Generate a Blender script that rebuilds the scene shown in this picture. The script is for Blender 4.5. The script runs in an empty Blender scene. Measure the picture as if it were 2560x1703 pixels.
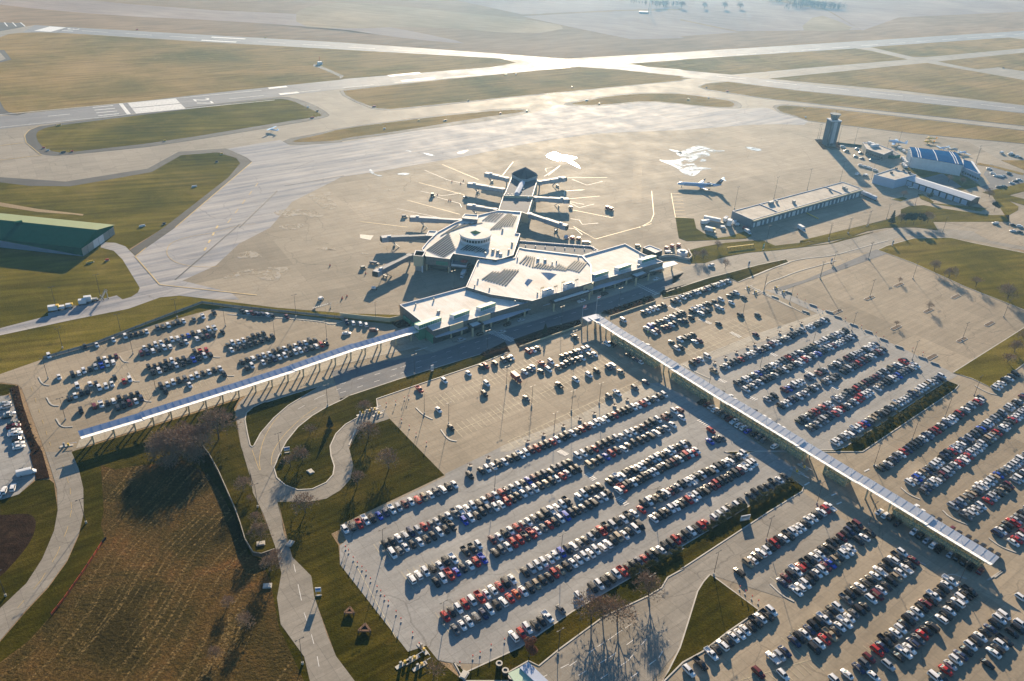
import bpy, bmesh, math, random
import numpy as np
from mathutils import Vector, Matrix, geometry
R = math.radians
random.seed(7)
SC = bpy.context.scene
COL = SC.collection

# ------------------------------------------------------------------ camera
FPX, PITCH, ROLL, CAMZ = 2066.0, R(30.24), R(-2.76), 222.0
cp, sp, cr, sr = math.cos(PITCH), math.sin(PITCH), math.cos(ROLL), math.sin(ROLL)
cam_d = bpy.data.cameras.new('camera'); cam = bpy.data.objects.new('camera', cam_d); COL.objects.link(cam)
cam_d.sensor_width = 36.0; cam_d.lens = FPX / 2560 * 36.0
cam_d.clip_start = 1.0; cam_d.clip_end = 20000.0
rt = Vector((cr, -sr * sp, -sr * cp)); dn = Vector((-sr, -cr * sp, -cr * cp)); fw = Vector((0, cp, -sp))
m3 = Matrix((rt, -dn, -fw)).transposed()
cam.matrix_world = Matrix.Translation((0, 0, CAMZ)) @ m3.to_4x4()
SC.camera = cam

# ------------------------------------------------------------------ sky, sun, exposure
SUN_EL, SUN_AZ = R(14.5), R(2.2)          # azimuth from +Y towards +X
wd = bpy.data.worlds.new('World'); SC.world = wd; wd.use_nodes = True
nt = wd.node_tree; bg = nt.nodes['Background']
sky = nt.nodes.new('ShaderNodeTexSky'); sky.sky_type = 'NISHITA'; sky.sun_disc = False
sky.sun_elevation = SUN_EL; sky.sun_rotation = SUN_AZ; sky.air_density = 1.0; sky.dust_density = .5; sky.ozone_density = 3.0
tint = nt.nodes.new('ShaderNodeMix'); tint.data_type = 'RGBA'; tint.blend_type = 'MULTIPLY'; tint.inputs[0].default_value = 1; tint.inputs[7].default_value = (.76, .98, 1.08, 1)   # cool gain on the sky, added to tint the shade
nt.links.new(sky.outputs[0], tint.inputs[6]); nt.links.new(tint.outputs[2], bg.inputs[0]); bg.inputs[1].default_value = 0.05
sun_d = bpy.data.lights.new('sun', 'SUN'); sun = bpy.data.objects.new('sun', sun_d); COL.objects.link(sun)
sun_d.energy = 5.0; sun_d.angle = R(0.55); sun_d.color = (1.0, 0.78, 0.53)
sd = Vector((math.sin(SUN_AZ) * math.cos(SUN_EL), math.cos(SUN_AZ) * math.cos(SUN_EL), math.sin(SUN_EL)))
sun.rotation_euler = sd.to_track_quat('Z', 'Y').to_euler(); sun.location = (0, 300, 400)
SC.view_settings.view_transform = 'Standard'; SC.view_settings.look = 'None'
SC.view_settings.gamma = 1.0; SC.view_settings.exposure = 1.56
SC.render.engine = 'CYCLES'
SC.cycles.max_bounces = 5; SC.cycles.diffuse_bounces = 2; SC.cycles.glossy_bounces = 3; SC.cycles.transmission_bounces = 3
SC.cycles.volume_bounces = 0; SC.cycles.transparent_max_bounces = 6
SC.cycles.use_denoising = True
SC.cycles.sample_clamp_indirect = 4.0

# ------------------------------------------------------------------ survey helpers: marks on the plan are surveyed as sightings and laid on their real plane
TL = {'a': (0, 0, .36487), 'b': (850, 0, .36487), 'c': (1700, 0, .36487), 'd': (0, 560, .36487), 'e': (850, 560, .36487), 'f': (1700, 560, .36487),
      'g': (0, 1130, .36549), 'h': (850, 1130, .36549), 'i': (1700, 1130, .36549), 'j': (900, 400, .23759), 'k': (980, 600, .23759),
      'l': (1420, 580, .23759), 'm': (2000, 270, .23759), 'n': (1660, 420, .23759), 'o': (1440, 820, .23759), 'p': (0, 480, .23759),
      'q': (400, 950, .23759), 'D': (0, 0, 1.0861)}
def T(s):
    out, cur = [], None
    for w in s.split():
        if ',' in w:
            x, y = w.split(','); ox, oy, k = TL[cur]; out.append((ox + float(x) * k, oy + float(y) * k))
        else: cur = w
    return out
def G(p, z=0.0):
    x = p[0] - 1280; y = p[1] - 851.5
    u = cr * x - sr * y; v = sr * x + cr * y
    dx, dy, dz = u, FPX * cp - v * sp, -FPX * sp - v * cp
    t = (CAMZ - z) / -dz
    return Vector((dx * t, dy * t, z))
def GS(s, z=0.0): return [G(p, z) for p in T(s)]
def G1(s, z=0.0): return G(T(s)[0], z)
def chaikin(P, n=2, closed=True):
    for _ in range(n):
        Q = []
        N = len(P)
        rng = range(N) if closed else range(N - 1)
        if not closed: Q.append(P[0])
        for i in rng:
            a, b = P[i], P[(i + 1) % N]
            Q += [a.lerp(b, .25), a.lerp(b, .75)]
        if not closed: Q.append(P[-1])
        P = Q
    return P

# ------------------------------------------------------------------ mesh builder
class MB:
    def __init__(s): s.v = []; s.f = []; s.m = []; s.sm = False
    def add(s, vs, fs, m=0):
        b = len(s.v); s.v += [tuple(v) for v in vs]
        for f in fs: s.f.append(tuple(i + b for i in f)); s.m.append(m)
        return s
    def quad(s, a, b, c, d, m=0): return s.add([a, b, c, d], [(0, 1, 2, 3)], m)
    def box(s, c, size, rz=0.0, m=0, tilt=None):
        hx, hy, hz = size[0] / 2, size[1] / 2, size[2] / 2
        vs = [Vector((x, y, z)) for x in (-hx, hx) for y in (-hy, hy) for z in (-hz, hz)]
        M = Matrix.Rotation(rz, 3, 'Z')
        if tilt is not None: M = M @ tilt
        vs = [M @ v + Vector(c) for v in vs]
        return s.add(vs, [(0, 1, 3, 2), (4, 6, 7, 5), (0, 4, 5, 1), (2, 3, 7, 6), (0, 2, 6, 4), (1, 5, 7, 3)], m)
    def boxb(s, x, y, z0, w, d, h, rz=0.0, m=0): return s.box((x, y, z0 + h / 2), (w, d, h), rz, m)
    def beam(s, a, b, w, h, m=0):
        a = Vector(a); b = Vector(b); d = (b - a).normalized()
        r = d.cross(Vector((0, 0, 1)))
        r = r.normalized() * w / 2 if r.length > 1e-5 else Vector((w / 2, 0, 0))
        u = r.cross(d).normalized() * h / 2
        vs = [a - r - u, a + r - u, a + r + u, a - r + u, b - r - u, b + r - u, b + r + u, b - r + u]
        return s.add(vs, [(3, 2, 1, 0), (4, 5, 6, 7), (0, 1, 5, 4), (1, 2, 6, 5), (2, 3, 7, 6), (3, 0, 4, 7)], m)
    def tube(s, a, b, r0, r1=None, n=8, m=0, cap=True):
        a = Vector(a); b = Vector(b); r1 = r0 if r1 is None else r1
        d = (b - a).normalized(); x = d.orthogonal().normalized(); y = d.cross(x)
        vs = []
        for c, r in ((a, r0), (b, r1)):
            vs += [c + (x * math.cos(2 * math.pi * i / n) + y * math.sin(2 * math.pi * i / n)) * r for i in range(n)]
        fs = [(i, (i + 1) % n, n + (i + 1) % n, n + i) for i in range(n)]
        if cap: fs += [tuple(range(n))[::-1], tuple(range(n, 2 * n))]
        return s.add(vs, fs, m)
    def poly(s, P, z, m=0):
        tri = geometry.tessellate_polygon([[Vector((p[0], p[1], 0)) for p in P]])
        vs = [(p[0], p[1], z) for p in P]; fs = []
        for t in tri:
            a, b, c = (Vector(vs[i]) for i in t)
            if (b - a).cross(c - a).z < 0: t = (t[0], t[2], t[1])
            fs.append(tuple(t))
        return s.add(vs, fs, m)
    def prism(s, P, z0, z1, m=0, mtop=None, bottom=False):
        P = ccw(P); n = len(P)
        vs = [(p[0], p[1], z0) for p in P] + [(p[0], p[1], z1) for p in P]
        s.add(vs, [(i, (i + 1) % n, n + (i + 1) % n, n + i) for i in range(n)], m)
        s.poly(P, z1, m if mtop is None else mtop)
        return s
    def build(s, name, mats, parent=None, smooth=False):
        L = parent.location if parent is not None and parent.parent is None else (parent.location + parent.parent.location if parent is not None else Vector((0, 0, 0)))
        me = bpy.data.meshes.new(name)
        me.from_pydata([(v[0] - L[0], v[1] - L[1], v[2] - L[2]) for v in s.v], [], s.f)
        if not isinstance(mats, (list, tuple)): mats = [mats]
        for m in mats: me.materials.append(m)
        me.polygons.foreach_set('material_index', s.m)
        if smooth: me.polygons.foreach_set('use_smooth', [True] * len(s.f))
        me.update()
        o = bpy.data.objects.new(name, me); COL.objects.link(o)
        if parent is not None: o.parent = parent
        return o
def area(P): return sum(P[i][0] * P[(i + 1) % len(P)][1] - P[(i + 1) % len(P)][0] * P[i][1] for i in range(len(P))) / 2
def ccw(P): return list(P) if area(P) > 0 else list(P)[::-1]
def inset(P, d):
    P = [Vector((p[0], p[1])) for p in ccw(P)]; n = len(P); out = []
    for i in range(n):
        a, b, c = P[i - 1], P[i], P[(i + 1) % n]
        e1 = (b - a).normalized(); e2 = (c - b).normalized()
        n1 = Vector((-e1.y, e1.x)); n2 = Vector((-e2.y, e2.x))
        k = n1 + n2
        k = k / max(k.length_squared, .35) * 2 if k.length > .1 else n1
        out.append(b + k * d)
    return out
def empty(name, loc):
    o = bpy.data.objects.new(name, None); COL.objects.link(o); o.location = loc; o.empty_display_size = 1; return o
def tag(o, label=None, cat=None, group=None, kind=None):
    if label: o['label'] = label
    if cat: o['category'] = cat
    if group: o['group'] = group
    if kind: o['kind'] = kind
    return o
def children(o): return [c for c in KIDS.get(o.name, [])] if False else list(o.children)
def copy_tree(o, kids=None):
    c = o.copy(); COL.objects.link(c)
    for ch in (kids if kids is not None else list(o.children)):
        d = ch.copy(); COL.objects.link(d); d.parent = c
        for g in list(ch.children):
            e = g.copy(); COL.objects.link(e); e.parent = d
    return c
ORD = ['first', 'second', 'third', 'fourth', 'fifth', 'sixth', 'seventh', 'eighth', 'ninth', 'tenth', 'eleventh', 'twelfth', 'thirteenth', 'fourteenth', 'fifteenth',
       'sixteenth', 'seventeenth', 'eighteenth', 'nineteenth', 'twentieth']
def nth(i):
    if i < 20: return ORD[i]
    tens = ['', '', 'twenty', 'thirty', 'forty', 'fifty'][(i + 1) // 10]; u = (i + 1) % 10
    return {20: 'twentieth', 30: 'thirtieth', 40: 'fortieth', 50: 'fiftieth'}[i + 1] if u == 0 else tens + '-' + ORD[u - 1]

# ------------------------------------------------------------------ materials
def newmat(name):
    m = bpy.data.materials.new(name); m.use_nodes = True; n = m.node_tree
    return m, n, n.nodes['Principled BSDF']
def ND(n, t, **kw):
    x = n.nodes.new(t)
    for k, v in kw.items():
        if k.startswith('i_'): x.inputs[int(k[2:])].default_value = v
        else: setattr(x, k, v)
    return x
def flat(name, col, rough=.6, metal=0., coat=0., spec=.5, var=0.0, scale=1.0, emis=None):
    m, n, b = newmat(name)
    b.inputs['Base Color'].default_value = (*col, 1); b.inputs['Roughness'].default_value = rough; b.inputs['Metallic'].default_value = metal
    b.inputs['Coat Weight'].default_value = coat; b.inputs['Coat Roughness'].default_value = .08; b.inputs['Specular IOR Level'].default_value = spec
    if var > 0:
        g = ND(n, 'ShaderNodeNewGeometry'); t = ND(n, 'ShaderNodeTexNoise'); t.inputs['Scale'].default_value = scale; t.inputs['Detail'].default_value = 5
        n.links.new(g.outputs['Position'], t.inputs['Vector'])
        r = ND(n, 'ShaderNodeMapRange'); r.inputs[1].default_value = .3; r.inputs[2].default_value = .7; r.inputs[3].default_value = 1 - var; r.inputs[4].default_value = 1 + var
        n.links.new(t.outputs[0], r.inputs[0])
        x = ND(n, 'ShaderNodeMix', data_type='RGBA', blend_type='MULTIPLY'); x.inputs[0].default_value = 1
        x.inputs[6].default_value = (*col, 1); n.links.new(r.outputs[0], x.inputs[7]); n.links.new(x.outputs[2], b.inputs['Base Color'])
    return m
class NB:   # small node-graph helper on world position
    def __init__(s, name):
        s.m, s.n, s.b = newmat(name); s.pos = ND(s.n, 'ShaderNodeNewGeometry').outputs['Position']
    def L(s, a, b): s.n.links.new(a, b)
    def mapping(s, rot=0., sc=(1, 1, 1), src=None):
        mp = ND(s.n, 'ShaderNodeMapping'); s.L(s.pos if src is None else src, mp.inputs[0]); mp.inputs['Rotation'].default_value = (0, 0, -rot)
        if sc == (1, 1, 1): return mp.outputs[0]
        m2 = ND(s.n, 'ShaderNodeMapping'); s.L(mp.outputs[0], m2.inputs[0]); m2.inputs['Scale'].default_value = sc; return m2.outputs[0]
    def noise(s, scale, detail=4, rough=.55, vec=None, dist=0.):
        t = ND(s.n, 'ShaderNodeTexNoise'); t.inputs['Scale'].default_value = scale; t.inputs['Detail'].default_value = detail; t.inputs['Roughness'].default_value = rough
        t.inputs['Distortion'].default_value = dist; s.L(vec if vec is not None else s.pos, t.inputs['Vector']); return t.outputs[0]
    def ramp(s, fac, stops):
        r = ND(s.n, 'ShaderNodeValToRGB'); s.L(fac, r.inputs[0]); e = r.color_ramp.elements
        while len(e) < len(stops): e.new(.5)
        for el, (p, c) in zip(e, stops): el.position = p; el.color = (*c, 1) if len(c) == 3 else c
        return r.outputs[0]
    def rng(s, v, a, b, c, d):
        r = ND(s.n, 'ShaderNodeMapRange'); r.inputs[1].default_value = a; r.inputs[2].default_value = b; r.inputs[3].default_value = c; r.inputs[4].default_value = d; s.L(v, r.inputs[0]); return r.outputs[0]
    def mix(s, fac, a, b, mode='MIX'):
        x = ND(s.n, 'ShaderNodeMix', data_type='RGBA', blend_type=mode)
        for i, v in ((0, fac), (6, a), (7, b)):
            if isinstance(v, (int, float)): x.inputs[i].default_value = v if i == 0 else (v, v, v, 1)
            elif isinstance(v, tuple): x.inputs[i].default_value = (*v, 1)
            else: s.L(v, x.inputs[i])
        return x.outputs[2]
    def math(s, op, a, b=0.):
        x = ND(s.n, 'ShaderNodeMath', operation=op)
        for i, v in ((0, a), (1, b)):
            if isinstance(v, (int, float)): x.inputs[i].default_value = v
            else: s.L(v, x.inputs[i])
        return x.outputs[0]
    def joints(s, rot, sx, sy, w):
        mp = s.mapping(rot); sep = ND(s.n, 'ShaderNodeSeparateXYZ'); s.L(mp, sep.inputs[0])
        o = []
        for i, d in ((0, sx), (1, sy)):
            fr = s.math('FRACT', s.math('DIVIDE', sep.outputs[i], d)); o.append(s.math('LESS_THAN', fr, w / d))
        return s.math('MAXIMUM', o[0], o[1])
    def slab(s, rot, sx, sy):   # random tone of each slab
        mp = s.mapping(rot); sep = ND(s.n, 'ShaderNodeSeparateXYZ'); s.L(mp, sep.inputs[0])
        c = ND(s.n, 'ShaderNodeCombineXYZ')
        for i, d in ((0, sx), (1, sy)): s.L(s.math('FLOOR', s.math('DIVIDE', sep.outputs[i], d)), c.inputs[i])
        w = ND(s.n, 'ShaderNodeTexWhiteNoise'); s.L(c.outputs[0], w.inputs[0]); return w.outputs[0]
    def out(s, col, rough=.6, spec=.5, bump=None, bd=.1):
        s.L(col, s.b.inputs['Base Color'])
        if isinstance(rough, (int, float)): s.b.inputs['Roughness'].default_value = rough
        else: s.L(rough, s.b.inputs['Roughness'])
        s.b.inputs['Specular IOR Level'].default_value = spec
        if bump is not None:
            bb = ND(s.n, 'ShaderNodeBump'); bb.inputs['Distance'].default_value = bd; bb.inputs['Strength'].default_value = 1; s.L(bump, bb.inputs['Height']); s.L(bb.outputs[0], s.b.inputs['Normal'])
        return s.m
def concrete(name, c0, c1, rot, slab=(6, 6), big=.012, jd=.35, slabv=.10, rough=(.5, .75), spec=.5, streak=None, streakrot=0., slabbig=None, cracks=.35):
    s = NB(name)
    col = s.mix(s.rng(s.noise(big, 5, .6), .35, .65, 0, 1), c0, c1)
    col = s.mix(1.0, col, s.rng(s.noise(.9, 6, .65), .25, .75, .86, 1.14), 'MULTIPLY')
    col = s.mix(1.0, col, s.rng(s.slab(rot, *slab), 0, 1, 1 - slabv, 1 + slabv), 'MULTIPLY')
    if slabbig: col = s.mix(1.0, col, s.rng(s.slab(rot, *slabbig), 0, 1, .84, 1.10), 'MULTIPLY')
    if streak:
        v = s.mapping(streakrot, (.012, .16, 1)); st = s.rng(s.noise(1.0, 5, .6, v, .3), .38, .66, 0, 1)
        col = s.mix(st, col, streak)
    if cracks:
        vo = ND(s.n, 'ShaderNodeTexVoronoi', feature='DISTANCE_TO_EDGE'); vo.inputs['Scale'].default_value = .022; wv = ND(s.n, 'ShaderNodeVectorMath', operation='MULTIPLY_ADD')
        nz = ND(s.n, 'ShaderNodeTexNoise'); nz.inputs['Scale'].default_value = .06; nz.inputs['Detail'].default_value = 5; s.L(s.pos, nz.inputs['Vector']); s.L(nz.outputs[1], wv.inputs[0]); wv.inputs[1].default_value = (16, 16, 0); s.L(s.pos, wv.inputs[2]); s.L(wv.outputs[0], vo.inputs['Vector'])
        col = s.mix(s.math('MULTIPLY', s.rng(vo.outputs[0], .001, .005, 1, 0), cracks), col, (.06, .055, .05))
        v5 = s.mapping(rot, (.03, .35, 1)); col = s.mix(1.0, col, s.rng(s.noise(1.0, 5, .7, v5), .35, .7, 1.07, .84), 'MULTIPLY')
        col = s.mix(s.rng(s.noise(.22, 4, .7), .66, .74, 0, .35), col, (.10, .09, .08))
    j = s.joints(rot, slab[0], slab[1], .16)
    col = s.mix(s.math('MULTIPLY', j, jd), col, (.08, .075, .07))
    ro = s.rng(s.noise(.05, 4, .6), .3, .7, rough[0], rough[1])
    return s.out(col, ro, spec)
def grass(name, stops, scale=.02, rot=0., stripe=.25, sw=4.0, bump=1):
    s = NB(name)
    f = s.noise(scale, 6, .62, None, .4)
    col = s.ramp(f, stops)
    v = s.mapping(rot, (.02, 1 / sw, 1)); st = s.rng(s.noise(1.0, 3, .5, v), .3, .7, 1 - stripe, 1 + stripe)
    col = s.mix(1.0, col, st, 'MULTIPLY')
    col = s.mix(s.rng(s.noise(.045, 7, .75), .56, .70, 0, .45), col, stops[-1][1])
    fine = s.noise(1.3, 5, .7)
    col = s.mix(1.0, col, s.rng(fine, .25, .75, .6, 1.4), 'MULTIPLY')
    return s.out(col, 1.0, .0, fine if bump else None, .25)

ROW = R(38.4)                      # direction of the parking rows
M = {}
M['base'] = grass('dry grass ground', [(.3, (.24, .175, .10)), (.5, (.30, .215, .13)), (.7, (.36, .26, .165))], .004, R(33), .15, 12)
M['airgrass'] = grass('airfield grass', [(.28, (.15, .125, .04)), (.42, (.22, .165, .058)), (.55, (.29, .205, .08)), (.75, (.36, .25, .11))], .009, R(32.5), .2, 5)
M['greengrass'] = grass('green grass', [(.3, (.07, .066, .010)), (.5, (.13, .108, .018)), (.72, (.22, .165, .045))], .014, R(20), .3, 5)
M['lawn'] = grass('mown lawn', [(.3, (.026, .028, .003)), (.5, (.046, .041, .005)), (.64, (.080, .062, .010)), (.8, (.13, .09, .026))], .03, R(38), .3, 2.2)
M['tanfield'] = grass('tan field', [(.3, (.28, .22, .13)), (.5, (.34, .26, .16)), (.7, (.42, .32, .2))], .006, R(-12), .12, 10)
M['greyfield'] = grass('ploughed field', [(.3, (.28, .22, .18)), (.5, (.34, .27, .22)), (.7, (.41, .33, .27))], .005, R(-10), .10, 14)
M['mulch'] = grass('mulch bed', [(.3, (.02, .013, .009)), (.6, (.04, .025, .016)), (.8, (.075, .05, .03))], .3, 0, .2, 2)
M['runway'] = concrete('runway concrete', (.24, .235, .235), (.30, .29, .28), R(32.5), (30, 7.6), .006, .25, .05, (.62, .78), .04)
M['taxi'] = concrete('taxiway concrete', (.29, .26, .21), (.36, .32, .26), R(32.5), (11, 11), .008, .28, .06, (.66, .82), .03)
M['apron'] = concrete('apron concrete', (.27, .235, .18), (.35, .30, .23), R(32.5), (6, 6), .01, .18, .05, (.7, .85), .04, slabbig=(66, 42))
M['salt'] = concrete('salt washed concrete', (.29, .295, .315), (.235, .24, .26), R(32.5), (6, 6), .02, .12, .04, (.66, .85), .03, streak=(.46, .435, .41), streakrot=R(36))
M['lot'] = concrete('parking lot concrete', (.275, .232, .17), (.345, .29, .215), ROW, (4.5, 4.5), .02, .30, .05, (.75, .9), .1, slabbig=(54, 36))
M['lotblue'] = concrete('new grey concrete', (.28, .275, .26), (.345, .338, .318), ROW, (4.5, 4.5), .03, .25, .05, (.75, .9), .1)
M['road'] = concrete('road concrete', (.24, .22, .185), (.30, .275, .235), ROW, (6, 5), .02, .35, .06, (.75, .9), .1)
M['asphalt'] = concrete('asphalt', (.14, .145, .155), (.19, .19, .19), ROW, (40, 40), .03, .0, .03, (.75, .9), .1)
M['shoulder'] = concrete('asphalt shoulder', (.075, .073, .07), (.10, .096, .09), 0, (50, 50), .02, .0, .02, (.75, .9), .12)
M['kerb'] = flat('kerb concrete', (.42, .40, .36), .7, var=.15, scale=.3)
M['walk'] = concrete('sidewalk concrete', (.36, .33, .27), (.42, .385, .32), ROW, (2, 2), .05, .3, .05, (.75, .9), .15)
M['yellow'] = flat('yellow paint', (.48, .34, .12), .6, var=.25, scale=.5)
M['stall'] = flat('worn pale stall paint', (.50, .43, .27), .6, var=.35, scale=.4)
M['white'] = flat('white paint', (.66, .65, .62), .6, var=.25, scale=.6)
M['redpaint'] = flat('red paint', (.45, .06, .04), .6)
M['tar'] = flat('tar joint', (.03, .03, .035), .6)
def puddle():
    s = NB('standing water'); s.L(s.rng(s.noise(.055, 7, .75, s.mapping(R(36), (.6, 1.5, 1)), 1.2), .42, .50, 0, 1), s.b.inputs['Alpha']); s.b.inputs['Base Color'].default_value = (.35, .32, .28, 1)
    return s.out(s.mix(s.noise(.15, 3), (.52, .5, .46), (.66, .64, .6)), s.rng(s.noise(.3, 3), .3, .7, .16, .32), 1.0)  # pale base colour stands in for bright sky glare on the water
M['water'] = puddle()
def membrane(name, c, dirt):
    s = NB(name)
    col = s.mix(s.rng(s.noise(.08, 6, .65), .42, .72, 0, 1), c, dirt)
    v = s.mapping(R(-52), (.04, .5, 1)); col = s.mix(1.0, col, s.rng(s.noise(1.0, 4, .6, v), .4, .75, 1.0, .84), 'MULTIPLY')
    col = s.mix(1.0, col, s.rng(s.noise(1.5, 4), .3, .7, .95, 1.04), 'MULTIPLY')
    j = s.joints(R(38), 3.0, 18.0, .07); col = s.mix(s.math('MULTIPLY', j, .15), col, (.3, .28, .25))
    return s.out(col, .8, .12)
M['whiteroof'] = membrane('white roof membrane', (.76, .74, .70), (.62, .55, .46))
M['grayroof'] = membrane('grey roof membrane', (.15, .155, .17), (.11, .115, .13))
M['darkroof'] = membrane('dark roof membrane', (.055, .075, .11), (.045, .06, .09))
M['gravelroof'] = membrane('gravel roof', (.50, .46, .40), (.30, .27, .24))
M['navyroof'] = flat('navy metal roof', (.012, .018, .045), .9, 0, spec=.0, var=.1, scale=1)
M['parapet'] = flat('parapet metal', (.45, .48, .55), .6, 0, spec=.2)
M['cream'] = flat('cream panel wall', (.50, .43, .28), .7, var=.08, scale=.5)
M['stone'] = flat('grey stone wall', (.15, .145, .13), .8, var=.2, scale=.8)
M['greywall'] = flat('grey metal wall', (.16, .18, .21), .7, 0, spec=.2, var=.06, scale=.5)
M['towerwall'] = flat('tower panel', (.085, .10, .125), .7, 0, spec=.1, var=.1, scale=.4)
M['glassdark'] = flat('dark glazing', (.02, .035, .04), .08, 0, spec=.8)
M['glassgreen'] = flat('green glazing', (.08, .26, .17), .1, 0, spec=.8)
M['greenroof'] = flat('pale green metal roof', (.42, .55, .42), .6, 0, spec=.2)
M['whitemetal'] = flat('white metal', (.60, .62, .65), .6, 0, spec=.2, var=.06, scale=.4)
M['brightroof'] = flat('bright canopy roof', (.74, .74, .72), .5, 0, spec=.3, var=.05, scale=.5)
M['steel'] = flat('galvanised steel', (.30, .31, .31), .6, .2)
M['darksteel'] = flat('dark steel', (.05, .055, .06), .5, .4)
M['solar'] = flat('solar panel', (.02, .03, .04), .6, 0, spec=.05)
M['bridge'] = flat('grey jet bridge panel', (.27, .30, .35), .65, 0, spec=.2, var=.08, scale=.5)
M['rubber'] = flat('black rubber', (.02, .02, .022), .8)
M['rim'] = flat('wheel rim', (.45, .45, .46), .35, .8)
M['blueroof'] = flat('blue metal roof', (.008, .065, .20), .9, 0, spec=.0, var=.08, scale=.5)
M['hangargreen'] = flat('green metal roof', (.010, .085, .055), .9, 0, spec=.0, var=.08, scale=.4)
M['hangarlight'] = flat('light green metal roof', (.15, .19, .10), .7, 0, spec=.1, var=.05, scale=.4)
M['bluewhite'] = flat('pale blue metal wall', (.40, .46, .58), .7, 0, spec=.2, var=.05, scale=.4)
M['orange'] = flat('orange fabric', (.62, .10, .03), .8, var=.2, scale=1)
M['red'] = flat('red paint metal', (.5, .04, .03), .5)
M['bluepaint'] = flat('blue paint metal', (.05, .22, .55), .45)
M['yellowpaint'] = flat('yellow paint metal', (.65, .42, .04), .5)
M['bark'] = flat('bark', (.10, .075, .055), .9, var=.2, scale=2)
M['twig'] = flat('bare twigs', (.27, .19, .13), .9)
M['twigred'] = flat('russet leaves', (.20, .085, .04), .9)
def foliage(name, a, b):
    s = NB(name); return s.out(s.mix(s.rng(s.noise(.9, 3), .3, .7, 0, 1), a, b), .8, .2)
M['conifer'] = foliage('conifer needles', (.012, .028, .016), (.03, .05, .026))
M['shrub'] = foliage('shrub twigs', (.045, .03, .02), (.12, .075, .045))

# ------------------------------------------------------------------ ground sheets
def sheet(name, s, z, mat, smooth=0, kind='structure', label=None, cat=None, pts=None):
    P = pts if pts is not None else GS(s, 0)
    P = [Vector((p[0], p[1], 0)) for p in P]
    if smooth: P = chaikin(P, smooth)
    o = MB().poly(P, z).build(name, M[mat] if isinstance(mat, str) else mat)
    return tag(o, label, cat, None, kind)
def ribbon(mb, P, w, z, m=0, h=0.0, closed=False):
    P = [Vector((p[0], p[1])) for p in P]
    n = len(P); Lf, Rt = [], []
    for i in range(n):
        a = P[i - 1] if (i > 0 or closed) else P[i]; c = P[(i + 1) % n] if (i < n - 1 or closed) else P[i]
        d = (c - a)
        if d.length < 1e-6: d = Vector((1, 0))
        d.normalize(); nn = Vector((-d.y, d.x))
        Lf.append(P[i] + nn * w / 2); Rt.append(P[i] - nn * w / 2)
    rng = range(n if closed else n - 1)
    for i in rng:
        j = (i + 1) % n
        mb.quad((*Rt[i], z + h), (*Rt[j], z + h), (*Lf[j], z + h), (*Lf[i], z + h), m)
        if h > 0:
            mb.quad((*Rt[i], z), (*Rt[j], z), (*Rt[j], z + h), (*Rt[i], z + h), m)
            mb.quad((*Lf[j], z), (*Lf[i], z), (*Lf[i], z + h), (*Lf[j], z + h), m)
    return mb
def dashes(mb, a, b, w, dash, gap, z, m=0):
    a = Vector(a[:2]); b = Vector(b[:2]); L = (b - a).length; d = (b - a) / L; t = 0
    while t < L:
        ribbon(mb, [a + d * t, a + d * min(L, t + dash)], w, z, m); t += dash + gap

base = MB().quad((-3500, -600, 0), (3500, -600, 0), (3500, 4200, 0), (-3500, 4200, 0)).build('ground', M['base'])
tag(base, kind='structure')

# far farmland beyond the runways
sheet('field', 'a -400,-40 0,38 800,110 1500,140 2357,200 b 300,245 700,290 900,300 500,215 0,130 a 2357,110 1200,60 0,-60 -400,-100', .03, 'greyfield', 1)
sheet('field', 'b 0,200 600,180 1300,240 1600,185 1250,130 600,60 0,10 -300,60 -300,180', .035, 'tanfield', 1)
sheet('field', 'b 1250,100 1900,68 2357,60 c 0,65 0,130 400,215 1240,205 1000,70 600,0 0,-40 b 1500,-60 700,-20', .045, 'greyfield', 0)
sheet('field', 'b 1250,112 1600,190 2000,270 2357,262 c 0,250 400,222 0,140 b 2357,70 1900,78', .05, 'greyfield', 0)
sheet('field', 'c 800,210 940,95 1100,150 1210,205 1000,215', .06, 'tanfield', 1)
sheet('field', 'c 1250,210 1500,120 2357,80 2800,60 2800,10 2357,-30 1400,-10 700,-20 1000,60', .055, 'greyfield', 0)
sheet('field', 'a 0,45 400,75 800,105 1700,160 2357,205 b 300,245 1000,300 1500,385 1900,350 c 0,335 0,260 b 2000,275 1300,245 600,185 0,210 a 2357,190 1000,105 0,20', .025, 'base', 0)

# airfield pavement and the grass islands in it
AIR = 'a -400,300 0,215 240,172 430,185 2357,293 b 1100,370 1550,403 2357,357 c 1000,297 2357,212 3000,168 3400,900 3000,1450 m 2357,1500 1840,1400 1300,1230 900,1240 n 1610,790 1520,765 1430,790 1170,820 1040,765 900,765 560,800 250,870 160,740 l 1250,190 900,330 j 2000,1100 1100,1330 400,1530 e 430,625 0,612 d 2357,612 1900,575 1400,512 1095,418 925,220 a 1200,1562 1728,1110 1690,1080 1545,1018 1225,1040 1010,1157 450,1245 0,1215 -400,1185'
sheet('taxiway', AIR, .05, 'taxi')
sheet('apron', 'd 1095,418 1640,130 a 2000,1380 2357,1200 b 0,1210 500,1130 900,1060 1400,960 2000,900 2357,850 c 0,890 500,850 850,855 920,840 1600,915 1980,975 2200,1100 2357,1160 3000,1400 m 2357,1500 1840,1400 1300,1230 900,1240 n 1610,790 1520,765 1430,790 1170,820 1040,765 900,765 560,800 250,870 160,740 l 1250,190 900,330 j 2000,1100 1100,1330 400,1530 e 430,625 0,612 d 2357,612 1900,575 1400,512', .075, 'apron')
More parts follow.
